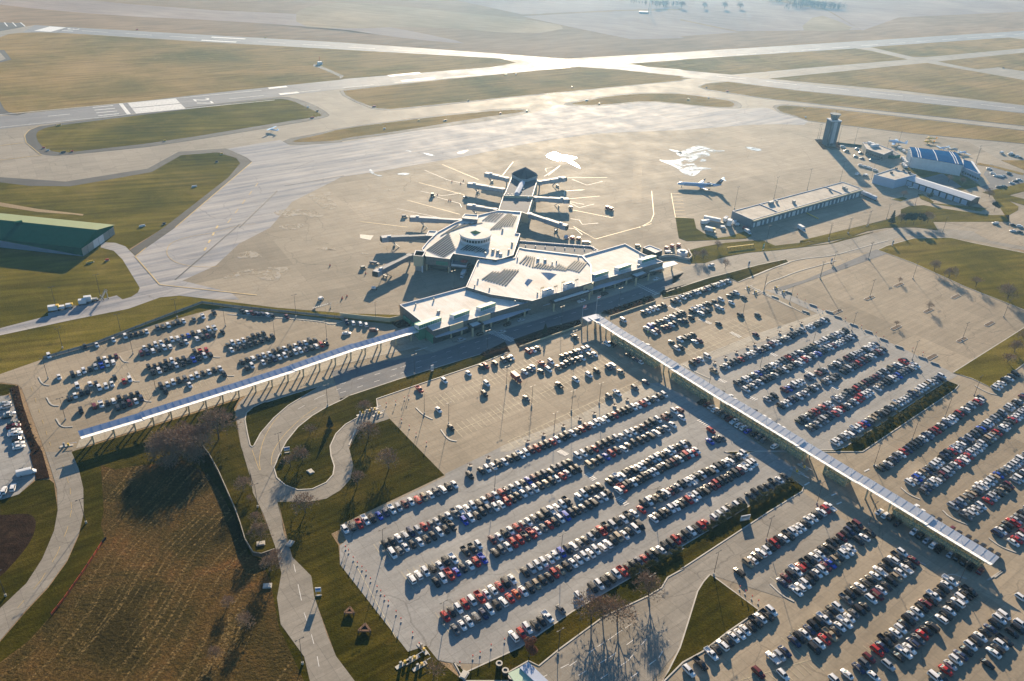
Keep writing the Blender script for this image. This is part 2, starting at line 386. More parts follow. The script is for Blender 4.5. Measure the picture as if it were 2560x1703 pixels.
sheet('apron', 'd 925,220 a 1200,1562 1728,1110 1690,1080 1560,1020 1920,960 1990,1000 2357,975 b 620,880 1330,772 1500,717 1650,724 2100,692 c 0,714 250,740 415,745 600,740 690,777 780,797 880,830 850,857 700,852 500,855 0,893 b 2000,905 1750,915 1400,965 1150,1010 900,1065 500,1135 300,1170 0,1215 a 2357,1205 2000,1385 1850,1562 d 1640,135 1480,285 1250,390 1580,470 1640,520 1400,511 1230,492 1095,417', .10, 'salt')
sheet('runway', 'a -300,836 0,800 800,712 1500,632 2357,543 b 1040,460 2357,358 c 1000,297 2357,212 3000,170 3000,222 2357,250 1200,333 0,410 b 1630,457 0,612 a 1900,662 1245,740 885,787 0,885 -300,915', .12, 'runway')
sheet('runway', 'a 240,172 430,185 2357,293 b 1100,370 1500,402 2100,452 2357,476 c 0,480 1000,590 2357,725 3000,790 3000,850 2357,777 800,620 330,562 0,527 b 1630,455 1180,412 0,340 a 2357,341 430,226 150,226', .105, 'runway')
ISL = [
 ('airgrass', 'a -400,345 0,257 60,235 150,226 270,223 430,227 1400,290 2357,342 b 1100,402 1205,430 1040,460 0,543 a 2357,545 1500,634 800,714 115,780 60,770 30,750 0,695 -400,500', 0, None),
 ('greengrass', 'a 245,930 260,900 330,870 500,850 885,800 1250,755 1900,675 2000,690 2120,745 2205,785 2190,800 1980,830 1100,975 600,1030 440,1050 340,1035 270,990', 1, 'a 170,930 200,895 280,860 900,787 1245,742 1900,664 2000,667 2150,715 2265,785 2240,805 2040,845 1100,1000 700,1040 400,1070 290,1062 220,1025 180,975'),
 ('airgrass', 'b 25,625 300,592 700,548 1630,460 1900,478 2357,527 c 0,532 70,538 0,548 b 2357,550 1190,662 700,712 350,748 250,742 110,690 40,650', 0, 'b -5,622 300,586 700,544 1630,457 1900,475 2357,524 c 0,529 80,538 0,552 b 2357,554 1190,668 700,722 400,752 300,757 220,747 100,700 15,655'),
 ('airgrass', 'a 2000,965 2030,978 2357,962 b 0,950 400,900 900,815 1280,765 1230,752 1000,765 500,820 0,885 a 2200,925', 1, 'a 1920,960 1990,1000 2357,977 b 0,967 300,927 620,882 1000,832 1330,772 1240,740 1100,742 700,785 0,875 a 2200,910'),
 ('airgrass', 'b 1570,710 1700,690 1850,660 2100,640 2357,645 c 0,645 200,670 350,695 375,715 360,735 250,735 0,712 b 2357,712 2100,690 1850,715 1650,722', 1, 'b 1490,715 1700,678 1850,650 2100,630 2357,635 c 0,637 200,660 370,685 430,718 415,747 250,742 0,718 b 2357,720 2100,697 1850,725 1650,732'),
 ('airgrass', 'b 1990,437 2357,412 c 0,410 1200,333 1310,350 1560,408 1000,455 350,512 0,480 b 2357,478 2100,458', 0, None),
 ('airgrass', 'c 1305,323 2250,258 2357,272 3000,360 3000,280 2357,332 1680,392 1600,392 1450,358', 0, None),
 ('airgrass', 'c 1765,422 2357,362 3000,300 3000,600 2357,490 2180,462 2040,476 1900,450', 0, None),
 ('airgrass', 'c 610,540 1690,432 1900,470 2357,550 3000,660 3000,790 2357,722 1500,620 1000,575', 0, None),
 ('airgrass', 'c 130,597 180,575 330,562 800,622 2357,779 3000,850 3000,930 2357,862 1200,740 600,675 200,615', 0, 'c 122,597 175,571 330,558 800,618 2357,775 3000,846 3000,938 2357,867 1200,745 600,681 190,621'),
 ('airgrass', 'c 660,742 680,728 720,724 1000,745 2357,898 3000,955 3000,1060 2357,985 1600,915 880,828 790,793 700,770', 0, 'c 632,735 650,720 700,714 1000,737 2357,893 3000,950 3000,1065 2357,989 1600,919 880,832 770,797 680,775'),
]
for i, (mt, s, sm, sh) in enumerate(ISL):
    if sh: sheet('asphalt_shoulder', sh, .135, 'shoulder', sm)
    sheet('grass', s, .165, mt, sm, 'stuff', 'cropped grass island between the taxiways', None)
sheet('asphalt_shoulder', 'a 0,695 30,750 60,770 115,780 200,772 120,792 20,785 -60,780 -300,700 -300,660', .14, 'shoulder', 0)
sheet('asphalt_shoulder', 'a -40,343 30,345 80,410 0,430 -60,440', .18, 'shoulder', 0)
sheet('taxiway', 'a -60,355 0,360 40,405 0,420 -60,430', .2, 'taxi', 0)
sheet('blast_pad', 'a -200,160 0,155 150,160 175,182 0,215 -200,240', .14, 'shoulder', 0)
sheet('asphalt_shoulder', 'a -300,1190 0,1215 450,1245 1010,1157 1225,1040 1545,1018 1690,1080 1728,1110 1690,1170 1200,1562 d 930,222 890,180 a 1120,1562 1560,1220 1645,1120 1620,1085 1490,1045 1240,1065 1040,1180 480,1278 200,1275 0,1250 -300,1225', .06, 'shoulder', 0)
sheet('grass', 'a -400,1220 -300,1225 0,1250 200,1275 480,1278 1040,1180 1240,1065 1490,1045 1620,1085 1645,1120 1560,1220 1120,1562 d 885,172 930,222 1095,418 1400,512 1900,575 2357,612 e 0,612 430,625 350,690 0,650 d 2357,668 1600,572 1440,588 850,745 300,925 0,1030 -400,1160', .03, 'greengrass', 0, 'stuff', 'green grass round the green roofed hangar')
sheet('service_road', 'd 690,125 790,130 860,155 925,220 1095,418 1640,500 1640,530 1400,511 1230,492 1100,503 880,582 500,657 0,764 -300,832 -300,790 0,715 330,630 330,612 800,490 840,518 900,500 945,470 958,440 935,400 840,245 780,185 690,162', .065, 'salt', 0)
sheet('gravel_track', 'p -300,85 0,110 400,180 880,235 870,250 780,238 400,212 0,150 -300,130', .06, 'tanfield', 0)

# runway and taxiway paint
mw = MB(); my = MB(); Z = .215
def rpt(s): return G1(s)
thr0, thr1 = rpt('a 800,714'), rpt('a 885,785')       # threshold bar ends
across = (thr1 - thr0).normalized(); along = (rpt('c 0,383') - rpt('a 845,750')).normalized(); cen = (thr0 + thr1) / 2
across = Vector((along.y, -along.x, 0)) if across.dot(Vector((along.y, -along.x, 0))) > 0 else Vector((-along.y, along.x, 0))
def RW(t, u): return cen + along * t + across * u
def rrect(mb, t0, t1, u0, u1, z=Z):
    mb.quad((*RW(t0, u0)[:2], z), (*RW(t1, u0)[:2], z), (*RW(t1, u1)[:2], z), (*RW(t0, u1)[:2], z))
rrect(mw, 0, 3.4, -22, 22)
for k in range(6):
    for sg in (-1, 1): u = sg * (1.3 + k * 3.5); rrect(mw, 8, 53, min(u, u + sg * 3.1), max(u, u + sg * 3.1))
for sg in (-1, 1):
    rrect(mw, -130, 140, sg * 21.6 - .45, sg * 21.6 + .45)
dashes(mw, RW(100, 0), rpt('b 1000,508'), .9, 36, 25, Z); dashes(mw, rpt('b 1100,500'), rpt('c 2357,232'), .9, 36, 25, Z)
for s_, w_ in (('a 1840,607 1965,594', 6), ('a 1915,648 2045,634', 6), ('b 335,522 548,501', 8), ('b 425,558 645,536', 8)): ribbon(mw, GS(s_), w_, Z)
for k in range(4): u = -16 + k * 10.5; rrect(mw, -24, -6, u - .9, u + .9)
for t in (-46, -120): rrect(mw, t - 18, t, -.6, .6)
o = mw.build('runway_markings', M['white']); tag(o, kind='structure')
def digits(txt, cenp, up, size, mat, z, name):
    c = bpy.data.curves.new(name, 'FONT'); c.body = txt; c.size = size; c.align_x = 'CENTER'; c.align_y = 'CENTER'; c.space_character = 1.25
    o = bpy.data.objects.new(name, c); COL.objects.link(o); c.materials.append(M[mat])
    o.location = (cenp[0], cenp[1], z); o.rotation_euler = (0, 0, math.atan2(up.y, up.x) - math.pi / 2)
    return o
o = digits('27', RW(74, 0), along, 22, 'white', Z, 'runway_number'); tag(o, kind='structure')
a31 = (rpt('b 1000,378') - rpt('a 300,198')).normalized()
o = digits('31', rpt('a 478,206'), a31, 22, 'white', .2, 'runway_number'); tag(o, kind='structure')
mw = MB()
for (s, w) in (('a 215,172 110,222', 2), ('a 300,182 410,192', 30)):
    pass
ribbon(mw, GS('a 290,197 400,205'), 34, .19)
ribbon(mw, GS('a 1380,277 1620,290'), 5, .19); ribbon(mw, GS('a 1450,256 1680,268'), 5, .19)
dashes(mw, rpt('a 560,212'), rpt('b 1100,388'), .9, 36, 24, .19); dashes(mw, rpt('c 250,522'), rpt('c 2600,775'), .9, 36, 24, .19)
for k in range(3): ribbon(mw, GS('a %d,155 %d,182' % (30 + k * 55, 52 + k * 60)), 1.4, .19)
o = mw.build('runway_markings', M['white']); tag(o, kind='structure')
def lines(lst, w, mat, z, name='apron_markings', smooth=0):
    mb = MB()
    for s in lst:
        P = GS(s)
        if smooth: P = chaikin(P, smooth, False)
        ribbon(mb, P, w, z)
    return tag(mb.build(name, M[mat]), kind='structure')
lines(['a 1200,1562 1728,1112', 'd 930,222 1000,165', 'd 925,224 1095,418 1760,490', 'a 285,1066 180,980 168,930 200,893 290,857', 'a 0,1100 290,1065', 'a 0,1000 165,980'], .7, 'yellow', .23)
lines(['j 865,50 1250,210', 'j 620,240 1100,370', 'j 495,425 1050,575', 'j 0,650 500,710', 'j 1612,22 1500,165', 'b 1560,1365 1780,1345', 'b 1590,1440 1870,1495', 'b 1535,1310 1675,1300', 'b 1530,1220 1830,1218',
       'e 1600,20 1750,105 2135,0', 'b 2135,1310 2150,1470 2130,1520 2050,1562'], .55, 'yellow', .15, smooth=0)
lines(['j 390,515 1080,660', 'j 680,110 930,215 1100,250', 'j 640,330 870,380 1060,350', 'j 800,390 1050,460 1070,500', 'j 1950,95 1980,165 2110,60 1950,95', 'b 1400,1210 1510,1135', 'b 1540,1310 1540,1345', 'b 1570,1390 1640,1425 1740,1400', 'b 1580,1500 1640,1510 1660,1540 1770,1530', 'b 1590,1230 1690,1270 1800,1245', 'j 2190,720 2270,730 2340,790', 'j 2200,440 2357,470', 'j 2160,330 2350,320'], .4, 'white', .15)
lines(['n 75,268 120,522'] + ['n %d,%d %d,%d' % (80 + i * 6, 270 + i * 36, 188 + i * 7, 272 + i * 36) for i in range(8)], .4, 'yellow', .15)
lines(['d 1200,385 1640,5', 'a 1640,1562 1900,1310', 'a 1950,1275 2357,1205'], 1.0, 'tar', .22)
lines(['d 1750,0 1600,20 1480,60 1280,90 1170,130 1140,180 1150,230 1230,280 1400,300 1500,290'], .35, 'yellow', .21, smooth=2)
mb = MB(); dashes(mb, rpt('d 1400,185'), rpt('d 1500,0'), 1.2, 5, 7, .22); dashes(mb, rpt('a 1560,1530'), rpt('a 1780,1240'), .6, 8, 10, .22); tag(mb.build('apron_markings', M['yellow']), kind='structure')
lines(['b 1640,85 1660,85'], .3, 'tar', .2)
# water standing on the apron, swept salt marks
for s in ['b 1395,1070 1470,1037 1500,1060 1580,1068 1640,1085 1560,1093 1610,1112 1660,1165 1590,1128 1530,1098 1480,1105',
          'b 2160,1092 2250,1102 2357,1090 c -40,1050 10,1040 100,1000 160,1002 250,1035 320,1030 270,1055 190,1045 215,1070 130,1083 205,1105 90,1112 110,1145 240,1155 140,1165 130,1190 80,1215 10,1185 b 2310,1150',
          'c 440,1012 490,1006 575,1030 520,1040', 'b 210,1150 235,1195 300,1205 260,1212 195,1180', 'b 380,1195 430,1184 490,1190 440,1206', 'b 555,1045 620,1055 662,1075 600,1066', 'b 785,1048 900,1022 835,1060',
          'b 2240,1020 2330,1035 2357,1060 2290,1045', 'b 440,1030 500,1036 480,1045']:
    sheet('water', s, .165, 'water', 2)
def stain():
    s = NB('pale salt stain'); f = s.noise(.16, 6, .7, None, .6)
    a = s.rng(f, .42, .56, 0, .85); s.L(a, s.b.inputs['Alpha'])
    return s.out(s.mix(s.rng(f, .5, .68, 0, 1), (.43, .37, .27), (.30, .30, .31)), .75, .12)
M['pale'] = stain()
for s in ['a 2090,1330 2200,1345 2260,1310 2280,1330 2230,1350 2300,1390 2320,1430 2230,1440 2180,1400 2120,1360', 'a 1850,1450 2000,1430 2130,1440 2230,1480 2180,1500 2050,1470 1950,1500', 'd 1880,20 2020,0 2100,5 2010,50', 'd 1640,200 1720,180 1800,220 1780,250 1700,230 1620,240', 'd 1500,380 1650,320 1800,300 2000,295 1960,320 1900,390 1800,385 1720,340 1600,370',
          'd 2150,175 2200,160 2310,165 2300,185', 'j 680,145 750,150 720,160', 'j 625,305 680,310 650,318', 'j 290,300 330,320 300,330', 'j 935,340 980,348 950,355', 'j 350,370 395,375 370,385', 'j 10,970 110,985 80,998 10,990', 'd 2230,170 2290,175 2260,182']:
    sheet('salt_stain', s, .16, 'pale', 1)
sheet('apron_patch', 'j 0,785 145,797 110,845 0,825', .155, 'kerb', 0)
sheet('apron', 'b 2010,1130 2070,1140 2065,1390 2000,1395', .155, 'lot', 0)

# ------------------------------------------------------------------ landside pavement
LAND = ('d -400,1130 0,1030 300,925 850,745 1250,640 1440,588 1600,572 2357,665 e 0,650 360,690 500,600 1200,350 2000,80 l 1250,300 n 290,1010 430,1003 640,938 860,897 1200,868 1500,833 1760,798 2000,738 2200,680 2357,642 '
        'm 0,1468 300,1430 500,1370 700,1300 900,1265 1100,1254 1500,1290 1850,1360 2200,1460 2357,1520 3000,1750 f 3200,900 i 3300,700 3000,2400 h 800,2000 840,1562 760,1445 670,1425 590,1325 465,1368 0,770 -5,640 40,612 0,500 715,160 '
        'e 560,1562 340,1335 q 2357,430 2230,460 2100,520 2020,600 1990,720 2035,900 2000,1050 1900,1160 1750,1250 1560,1285 1400,1280 1260,1258 1235,1285 1300,1557 g 1905,345 1940,550 2000,720 2130,850 2150,990 2240,1260 2300,1400 2353,1470 2600,1800 2300,2000 2120,1568 2080,1400 1920,1180 1895,1000 1925,830 1880,640 1800,420 1730,280 1700,100 1660,0 '
        'q 1000,1190 950,980 850,690 810,440 795,330 830,240 900,180 d 1600,1170 1000,1370 560,1535 g 490,0 540,120 570,250 572,420 540,560 460,740 330,920 180,1080 0,1290 -400,1650 -400,1400 -200,1230 0,1070 180,900 290,730 370,540 395,400 390,250 350,120 310,0 d 230,1350 150,1130 120,1100 0,1085 -400,1180')
land = sheet('parking_lot_paving', LAND, .045, 'lot')
sheet('parking_lot_paving', 'h 0,640 45,605 0,520 720,170 720,150 e 1100,1530 1600,1330 2110,1090 o 870,580 1230,760 2290,1470 i 745,205 0,640 h 2353,655 1590,1090 1230,1330 1000,1450 770,1445 670,1425 590,1325 465,1368 0,770', .07, 'lotblue')
sheet('parking_lot_paving', 'f 0,990 400,830 1000,590 1100,650 1850,1010 1060,1540 1000,1562 i 700,0 f 650,1400', .068, 'lotblue')
sheet('parking_lot_paving', 'f 580,450 700,460 1180,690 1900,1040 1830,1080 1000,640', .085, 'lotblue')
sheet('pavement', 'e 1100,1562 1100,1525 1600,1325 2100,1085 2230,1130 1700,1350 1300,1500 1150,1562', .09, 'walk')
sheet('pavement', 'f 0,960 500,760 1000,600 1020,625 560,810 0,1010', .09, 'walk')
sheet('road', 'd -400,1180 0,1085 g 0,1070 180,900 290,730 370,540 395,400 390,250 350,120 310,0 490,0 540,120 570,250 572,420 540,560 460,740 330,920 180,1080 0,1290 -400,1650 -400,1300', .075, 'road') if False else None
sheet('road', 'g 310,0 350,120 390,250 395,400 370,540 290,730 180,900 0,1070 -200,1230 -400,1400 -400,1650 0,1290 180,1080 330,920 460,740 540,560 572,420 570,250 540,120 490,0', .075, 'road')
sheet('road', 'q 2357,-60 1700,60 1350,120 900,180 830,240 795,330 810,440 850,690 950,980 1000,1190 1260,1258 1400,1280 1560,1285 1750,1250 1900,1160 2000,1050 2035,900 1990,720 2020,600 2100,520 2230,460 2357,430 e 340,1335 250,1200 410,1063 1000,882 1650,660 2357,430 2357,330 2100,400 1500,590 640,850 200,960', .08, 'road')
sheet('road', 'q 1000,1188 g 1660,0 1700,100 1730,280 1800,420 1880,640 1925,830 1895,1000 1920,1180 2080,1400 2120,1568 2300,2000 2600,1800 2353,1470 2300,1400 2240,1260 2150,990 2130,850 2000,720 1940,550 1905,345 q 1300,1557 1235,1285 1262,1256', .082, 'road')
sheet('road', 'e 2357,328 2357,432 f 0,425 290,355 720,250 850,240 1100,205 1400,190 1470,100 1560,85 1700,80 2000,110 2357,180 2700,260 2700,180 2357,100 2000,50 1700,25 1450,30 1350,60 1000,150 600,175 300,230 0,300', .083, 'road')
sheet('road', 'e -60,1010 640,885 900,795 1500,615 2000,455 2357,335 l 1100,420 1100,560 e 2120,490 1640,655 1150,830 1000,880 410,1062 0,1190', .095, 'asphalt')
sheet('road', 'h 1160,1620 1360,1470 1800,1130 2100,990 2240,860 2353,800 i 0,810 600,415 830,270 1300,590 700,1000 205,840 120,950 0,1340 -300,1700', .09, 'road')
sheet('pavement', 'e 640,880 900,790 1500,610 2000,450 2357,330 l 1150,400 1000,330 e 2000,400 1300,560 600,800 480,830', .12, 'walk')
sheet('pavement', 'd 560,1530 1640,1190 2357,960 e 600,830 560,745 0,900 d 2010,1010 1580,1160 980,1350 545,1480 520,1540', .09, 'walk')
sheet('road', 'n 1480,1180 2230,860 2357,880 2357,900 1220,1300 1200,1260', .11, 'asphalt')
sheet('road', 'd -400,1240 0,1180 60,1175 100,1250 140,1400 250,1562 g 205,0 250,170 230,195 130,290 20,325 -300,380', .078, 'lotblue')

def lawn(name, s, z, mt='lawn', sm=0, lab='mown grass verge beside the roads and parking lots', kerb=True):
    P = GS(s)
    if sm: P = chaikin(P, sm)
    P = [Vector((p[0], p[1], 0)) for p in P]
    o = MB().prism(P, .04, z).build(name, M[mt]); tag(o, lab, None, None, 'stuff')
    if kerb:
        k = ribbon(MB(), P, .45, .05, 0, z - .02, True).build('kerb', M['kerb']); tag(k, kind='structure')
lawn('grass', 'q 990,690 1060,560 1200,400 1350,270 1550,150 1680,70 1400,150 1130,235 1100,235 980,290 910,350 895,420 920,560 950,690 970,705', .20)
lawn('grass', 'q 1200,930 1250,800 1330,650 1450,500 1600,380 1750,290 1900,220 2000,165 e 0,1200 410,1063 1000,882 1150,880 950,962 600,1080 250,1200 q 2290,290 2230,330 2100,385 1950,470 1850,570 1790,700 1800,800 1835,910 1820,1000 1750,1080 1600,1150 1450,1158 1320,1110 1230,1030', .20)
lawn('grass', 'h 850,1568 780,1440 860,1510 1230,1340 1590,1093 2250,710 2353,660 i 0,655 460,380 745,207 790,200 845,240 835,270 600,415 0,808 h 2353,798 2240,860 2200,930 2100,990 1800,1130 1500,1350 1360,1465 1290,1430 1150,1510 1170,1568', .20)
lawn('grass', 'i 205,840 240,862 540,1085 330,1230 150,1370 20,1440 -130,1590 -80,1500 0,1340 60,1150 120,955 160,890', .22)
lawn('grass', 'f 1060,1550 1130,1530 1830,1075 1910,1105 1880,1140 1250,1562 i 520,0 400,25 300,0', .20)
lawn('grass', 'f 1355,180 1420,150 1600,100 1850,95 2000,130 2357,200 3000,330 3000,800 2357,590 1950,430 1600,270', .20, 'greengrass')
lawn('grass', 'f 1870,1020 2357,712 2800,480 3000,900 2357,960 2135,1125 2000,1060', .20, 'greengrass')
lawn('grass', 'l 1130,600 1500,480 1700,430 2000,350 2290,290 2325,325 2100,400 1790,530 1700,490 1170,665 1000,700 970,655', .21)
lawn('grass', 'n 250,870 420,830 650,790 900,770 1040,765 1170,820 1430,790 1520,765 1610,790 1840,710 2357,545 m 0,1400 190,1420 500,1310 900,1180 1060,1130 1060,1070 1150,1035 1300,1025 1500,1060 2000,1130 2200,1130 2290,1080 2300,1040 2150,950 2000,890 m 2200,1200 1400,1200 1450,1290 1200,1255 900,1262 700,1298 500,1368 300,1428 0,1466 n 2200,678 1760,796 1500,831 1200,866 860,895 640,936 430,1001 290,1005 260,940', .2, 'greengrass', kerb=False)
lawn('grass', 'n 120,525 315,535 340,640 420,690 560,740 700,720 900,650 920,720 860,745 240,772 155,740', .22, 'greengrass', kerb=False)
lawn('grass', 'm 960,962 1080,935 1140,960 1060,990', .22, 'greengrass')
lawn('grass', 'm 1240,910 1290,905 1400,985 1960,1060 1900,1090 1400,1010 1270,960', .225, 'greengrass', kerb=False)
lawn('grass', 'c 2357,1100 2200,1100 2357,1165 2700,1300 2700,1050', .22, 'airgrass', kerb=False)
lawn('grass', 'm 1920,890 2357,790 2600,760 2600,900 2357,880 2200,920 2357,960 2600,1010 2600,1060 2357,1025 2100,950', .22, 'greengrass', kerb=False)
lawn('grass', 'm 1870,580 2000,600 2357,690 2340,710 2000,620 1860,600', .22, 'airgrass', kerb=False)
sheet('road', 'm 2000,590 2400,720 2600,760 2300,820 1960,890 1900,830 2000,800 1930,700', .13, 'asphalt')
sheet('road', 'm 1400,1150 2000,1180 2100,1150 2357,1060 2500,1150 2600,1500 2357,1460 2000,1400 1830,1310 1900,1280 1480,1200', .13, 'lot')
sheet('road', 'm 1410,975 1500,955 1990,1030 1970,1055 1400,1005', .24, 'lot')
sheet('road', 'm 1240,790 1300,740 1500,690 1700,830 1640,850', .13, 'asphalt')
sheet('grass', 'm 1060,620 1250,640 1700,690 1750,720 1900,820 1700,870 1500,800 1250,720', .12, 'greengrass', 0, 'stuff', 'grass in the shade of the blue roofed hangar')
for s in ('e 960,895 1130,808 1165,875 1010,920', 'e 1190,795 1400,720 1640,657 1655,690 1500,745 1225,850', 'e 1785,612 2130,490 2165,530 1870,628', 'e 2195,470 2357,420 l 1100,590 1000,655 970,665', 'd 70,1125 125,1110 160,1250 235,1470 290,1562 g 340,180 250,190 205,20 d 215,1562 130,1350 90,1200', 'e 355,685 440,650 480,700 400,715'):
    lawn('planting_bed', s, .25, 'mulch', 0, 'dark mulch bed', kerb=False)

# rough field with mown swathes, lower left
def fieldmat():
    s = NB('stubble field')
    wv = ND(s.n, 'ShaderNodeVectorMath', operation='MULTIPLY_ADD'); nz = ND(s.n, 'ShaderNodeTexNoise'); nz.inputs['Scale'].default_value = .012; nz.inputs['Detail'].default_value = 1; s.L(s.pos, nz.inputs['Vector'])
    s.L(nz.outputs[1], wv.inputs[0]); wv.inputs[1].default_value = (38, 38, 0); s.L(s.pos, wv.inputs[2])
    vv = s.mapping(R(76), (.014, .62, 1), wv.outputs[0])
    band = s.rng(s.noise(1.0, 2, .5, vv), .53, .62, 0, 1)
    brk = s.rng(s.noise(1.1, 3, .7), .45, .6, 0, 1)
    basec = s.ramp(s.noise(.03, 6, .65, None, .5), [(.30, (.026, .022, .008)), (.45, (.058, .044, .015)), (.58, (.10, .062, .022)), (.72, (.16, .075, .028))])
    basec = s.mix(1.0, basec, s.rng(s.noise(1.1, 5, .75), .25, .75, .35, 1.65), 'MULTIPLY')
    col = s.mix(s.math('MULTIPLY', s.math('MULTIPLY', band, brk), .6), basec, (.27, .19, .085))
    return s.out(col, 1.0, 0.0, s.noise(.8, 4, .7), .6)
M['stubble'] = fieldmat()
sheet('field', 'g 690,90 790,120 900,100 1250,60 1420,150 1500,260 1620,480 1700,700 1780,740 1850,880 1880,1050 1910,1200 2000,1400 2080,1568 2200,1900 -500,2100 -500,1900 0,1440 200,1290 350,1120 720,600 690,500 710,400 700,250', .05, 'stubble', 0, 'stuff', 'brown stubble field with pale mown swathes')
sheet('field', 'g -400,420 0,435 180,420 230,440 250,490 220,600 130,720 0,860 -400,1150', .05, 'mulch', 1)
sheet('grass', 'd 560,1540 1640,1200 q 780,300 800,440 850,700 950,980 1000,1200 1130,1557 g 1800,420 1880,640 1925,830 1895,1000 1920,1180 2080,1400 2150,1700 2600,2000 -500,2300 -500,1750 0,1300 180,1090 330,930 460,750 540,570 572,420 570,250 540,120 490,0', .035, 'lawn', 0, 'stuff', 'dark rough grass round the stubble field')
sheet('grass', 'h -60,560 720,165 e 560,1562 340,1335 q 2357,430 2100,520 1990,720 2035,900 2000,1050 1900,1160 1560,1285 1235,1285 1300,1557 g 1905,345 2000,720 2150,990 2300,1400 2600,1800 h 760,2100 840,1562 670,1425 590,1325 465,1368 0,770 -10,640', .035, 'lawn', 0, 'stuff', 'mown grass west of the long term lot')
sheet('grass', 'g -400,300 20,325 130,290 250,190 340,190 370,215 395,400 370,540 290,730 180,900 0,1070 -400,1400', .04, 'lawn', 0, 'stuff', 'mown grass inside the curved road')
sheet('grass', 'd -400,1200 0,1095 110,1105 60,1165 0,1180 -400,1250', .06, 'lawn', 0, 'stuff', 'grass corner by the small car park')
lawn('grass', 'f 2357,140 2050,60 2010,40 1850,40 1700,20 2000,45 2357,90', .2, 'greengrass', kerb=False) if False else None

# road paint
mb = MB()
def dl(s, w=.16, dash=3, gap=6, z=.125):
    P = GS(s)
    for a, b in zip(P, P[1:]): dashes(mb, a, b, w, dash, gap, z)
dl('e 0,1100 415,985 1000,790 1500,640 2050,480 2357,390', .2); dl('e 0,1160 415,1025 960,850', .2)
for s in ('h 1360,1555 1640,1415', 'h 1570,1465 1760,1335 1960,1200', 'h 1630,1530 1840,1410 2030,1270', 'h 1780,1555 1970,1430 2130,1240', 'h 1990,1545 2180,1410 2250,1290', 'h 1830,1290 2020,1160'): dl(s, .22, 3.2, 5, .115)
for s in ('g 2010,770 2050,960 2080,1100 2130,1250 2170,1400 2200,1568', 'q 1450,310 1660,190 1900,90'): dl(s, .2, 4, 6, .125)
# crosswalks
def zebra(s0, s1, n, ln, w=.5, z=.14):
    a, b = G1(s0), G1(s1)
    for i in range(n):
        p = a.lerp(b, i / (n - 1)); d = ln; dirn = Vector((math.cos(ROW), math.sin(ROW)))
        ribbon(mb, [Vector(p[:2]) - dirn * d / 2, Vector(p[:2]) + dirn * d / 2], w, z)
zebra('e 1035,740', 'e 1185,800', 13, 4.5); zebra('e 2030,415', 'e 2170,480', 11, 4.5); zebra('e 520,870', 'e 590,850', 7, 1.2)
for a, b, n in (('f 350,745', 'f 410,775', 7), ('f 130,1345', 'f 200,1385', 6), ('f 600,880', 'f 660,905', 6), ('f 250,1060', 'f 310,1085', 6), ('f 450,1175', 'f 520,1205', 6), ('f 820,990', 'f 880,1020', 6), ('f 1030,1110', 'f 1085,1135', 6),
                ('h 1500,-5', 'h 1550,20', 6), ('h 1690,150', 'h 1740,190', 6), ('h 1900,315', 'h 1960,360', 6), ('l 1070,780', 'l 1180,830', 8), ('l 1390,920', 'l 1500,965', 8)): zebra(a, b, n, 2.6, .45)
ribbon(mb, GS('i 760,115 880,180'), .5, .14); ribbon(mb, GS('i 850,230 885,210'), .6, .14); ribbon(mb, GS('i 1035,300 1070,285'), .6, .14); ribbon(mb, GS('i 1070,360 1105,345'), .6, .14); ribbon(mb, GS('i 1260,135 1295,118'), .6, .14)
# stall lines (white/yellow) in the part empty lots
stall = MB()
SD = Vector((math.cos(ROW - R(94)), math.sin(ROW - R(94))))
def stalls(s, n, both=True, ln=5.0, tgt=None, z=.10):
    a, b = GS(s)
    t = tgt if tgt is not None else stall
    for i in range(n):
        p = Vector(a.lerp(b, i / (n - 1))[:2])
        ribbon(t, [p - SD * (ln if both else 0), p + SD * ln], .17, z)
    ribbon(t, [a, b], .17, z)
stalls('e 650,1230 1350,940', 24); stalls('e 800,1420 1900,930', 38); stalls('e 1150,1490 2080,1060', 28, False)
stalls('h 100,760 380,1270', 2, False, .1)
for s, n in (('d 640,1250 1020,1160', 12), ('d 410,1075 870,960', 14), ('d 470,1150 930,1060', 13), ('d 1090,1150 1550,1040', 13), ('d 990,870 1500,740', 14)): stalls(s, n, True, 4.8, None, .10)
stalls('d 380,905 1420,625', 30, False, 5); stalls('d 1640,590 2300,680', 24, False, 5)
stalls('h 270,690 760,500', 14); stalls('h 460,880 990,700', 14); stalls('h 700,1170 1250,860', 16); stalls('i 690,920 1300,560', 24); stalls('i 770,1340 1600,740', 34); stalls('i 1340,1400 1980,940', 28)
stalls('f 30,830 480,660', 14); stalls('f 60,900 560,700', 16, True); stalls('i 420,1560 900,1420', 12, False)
o = stall.build('stall_lines', M['stall']); tag(o, kind='structure')
tag(mb.build('road_markings', M['white']), kind='structure')
mb = MB(); P = GS('g 430,90 480,250 490,400 460,530 390,700 280,880 120,1070')
for a, b in zip(P, P[1:]): dashes(mb, a, b, .16, 4, 5, .12)
ribbon(mb, chaikin(GS('q 970,740 1040,940 1060,960 1040,850 1080,640 1180,460 1260,370'), 2, False), .2, .13)
ribbon(mb, chaikin(GS('q 1170,900 1180,760 1300,580 1500,390 1650,290'), 2, False), .2, .13)
for i in range(12):
    t = i / 11; a = G1('q %f,%f' % (1185 + 330 * t, 880 - 480 * t)); ribbon(mb, [a, a + Vector((2.4, 1.2, 0))], .16, .13)
for i in range(6): P = GS('d %d,%d %d,%d' % (215 + 25 * i, 1120 + 75 * i, 222 + 25 * i, 1145 + 75 * i)); ribbon(mb, P, .2, .12)
tag(mb.build('road_markings', M['yellow']), kind='structure')
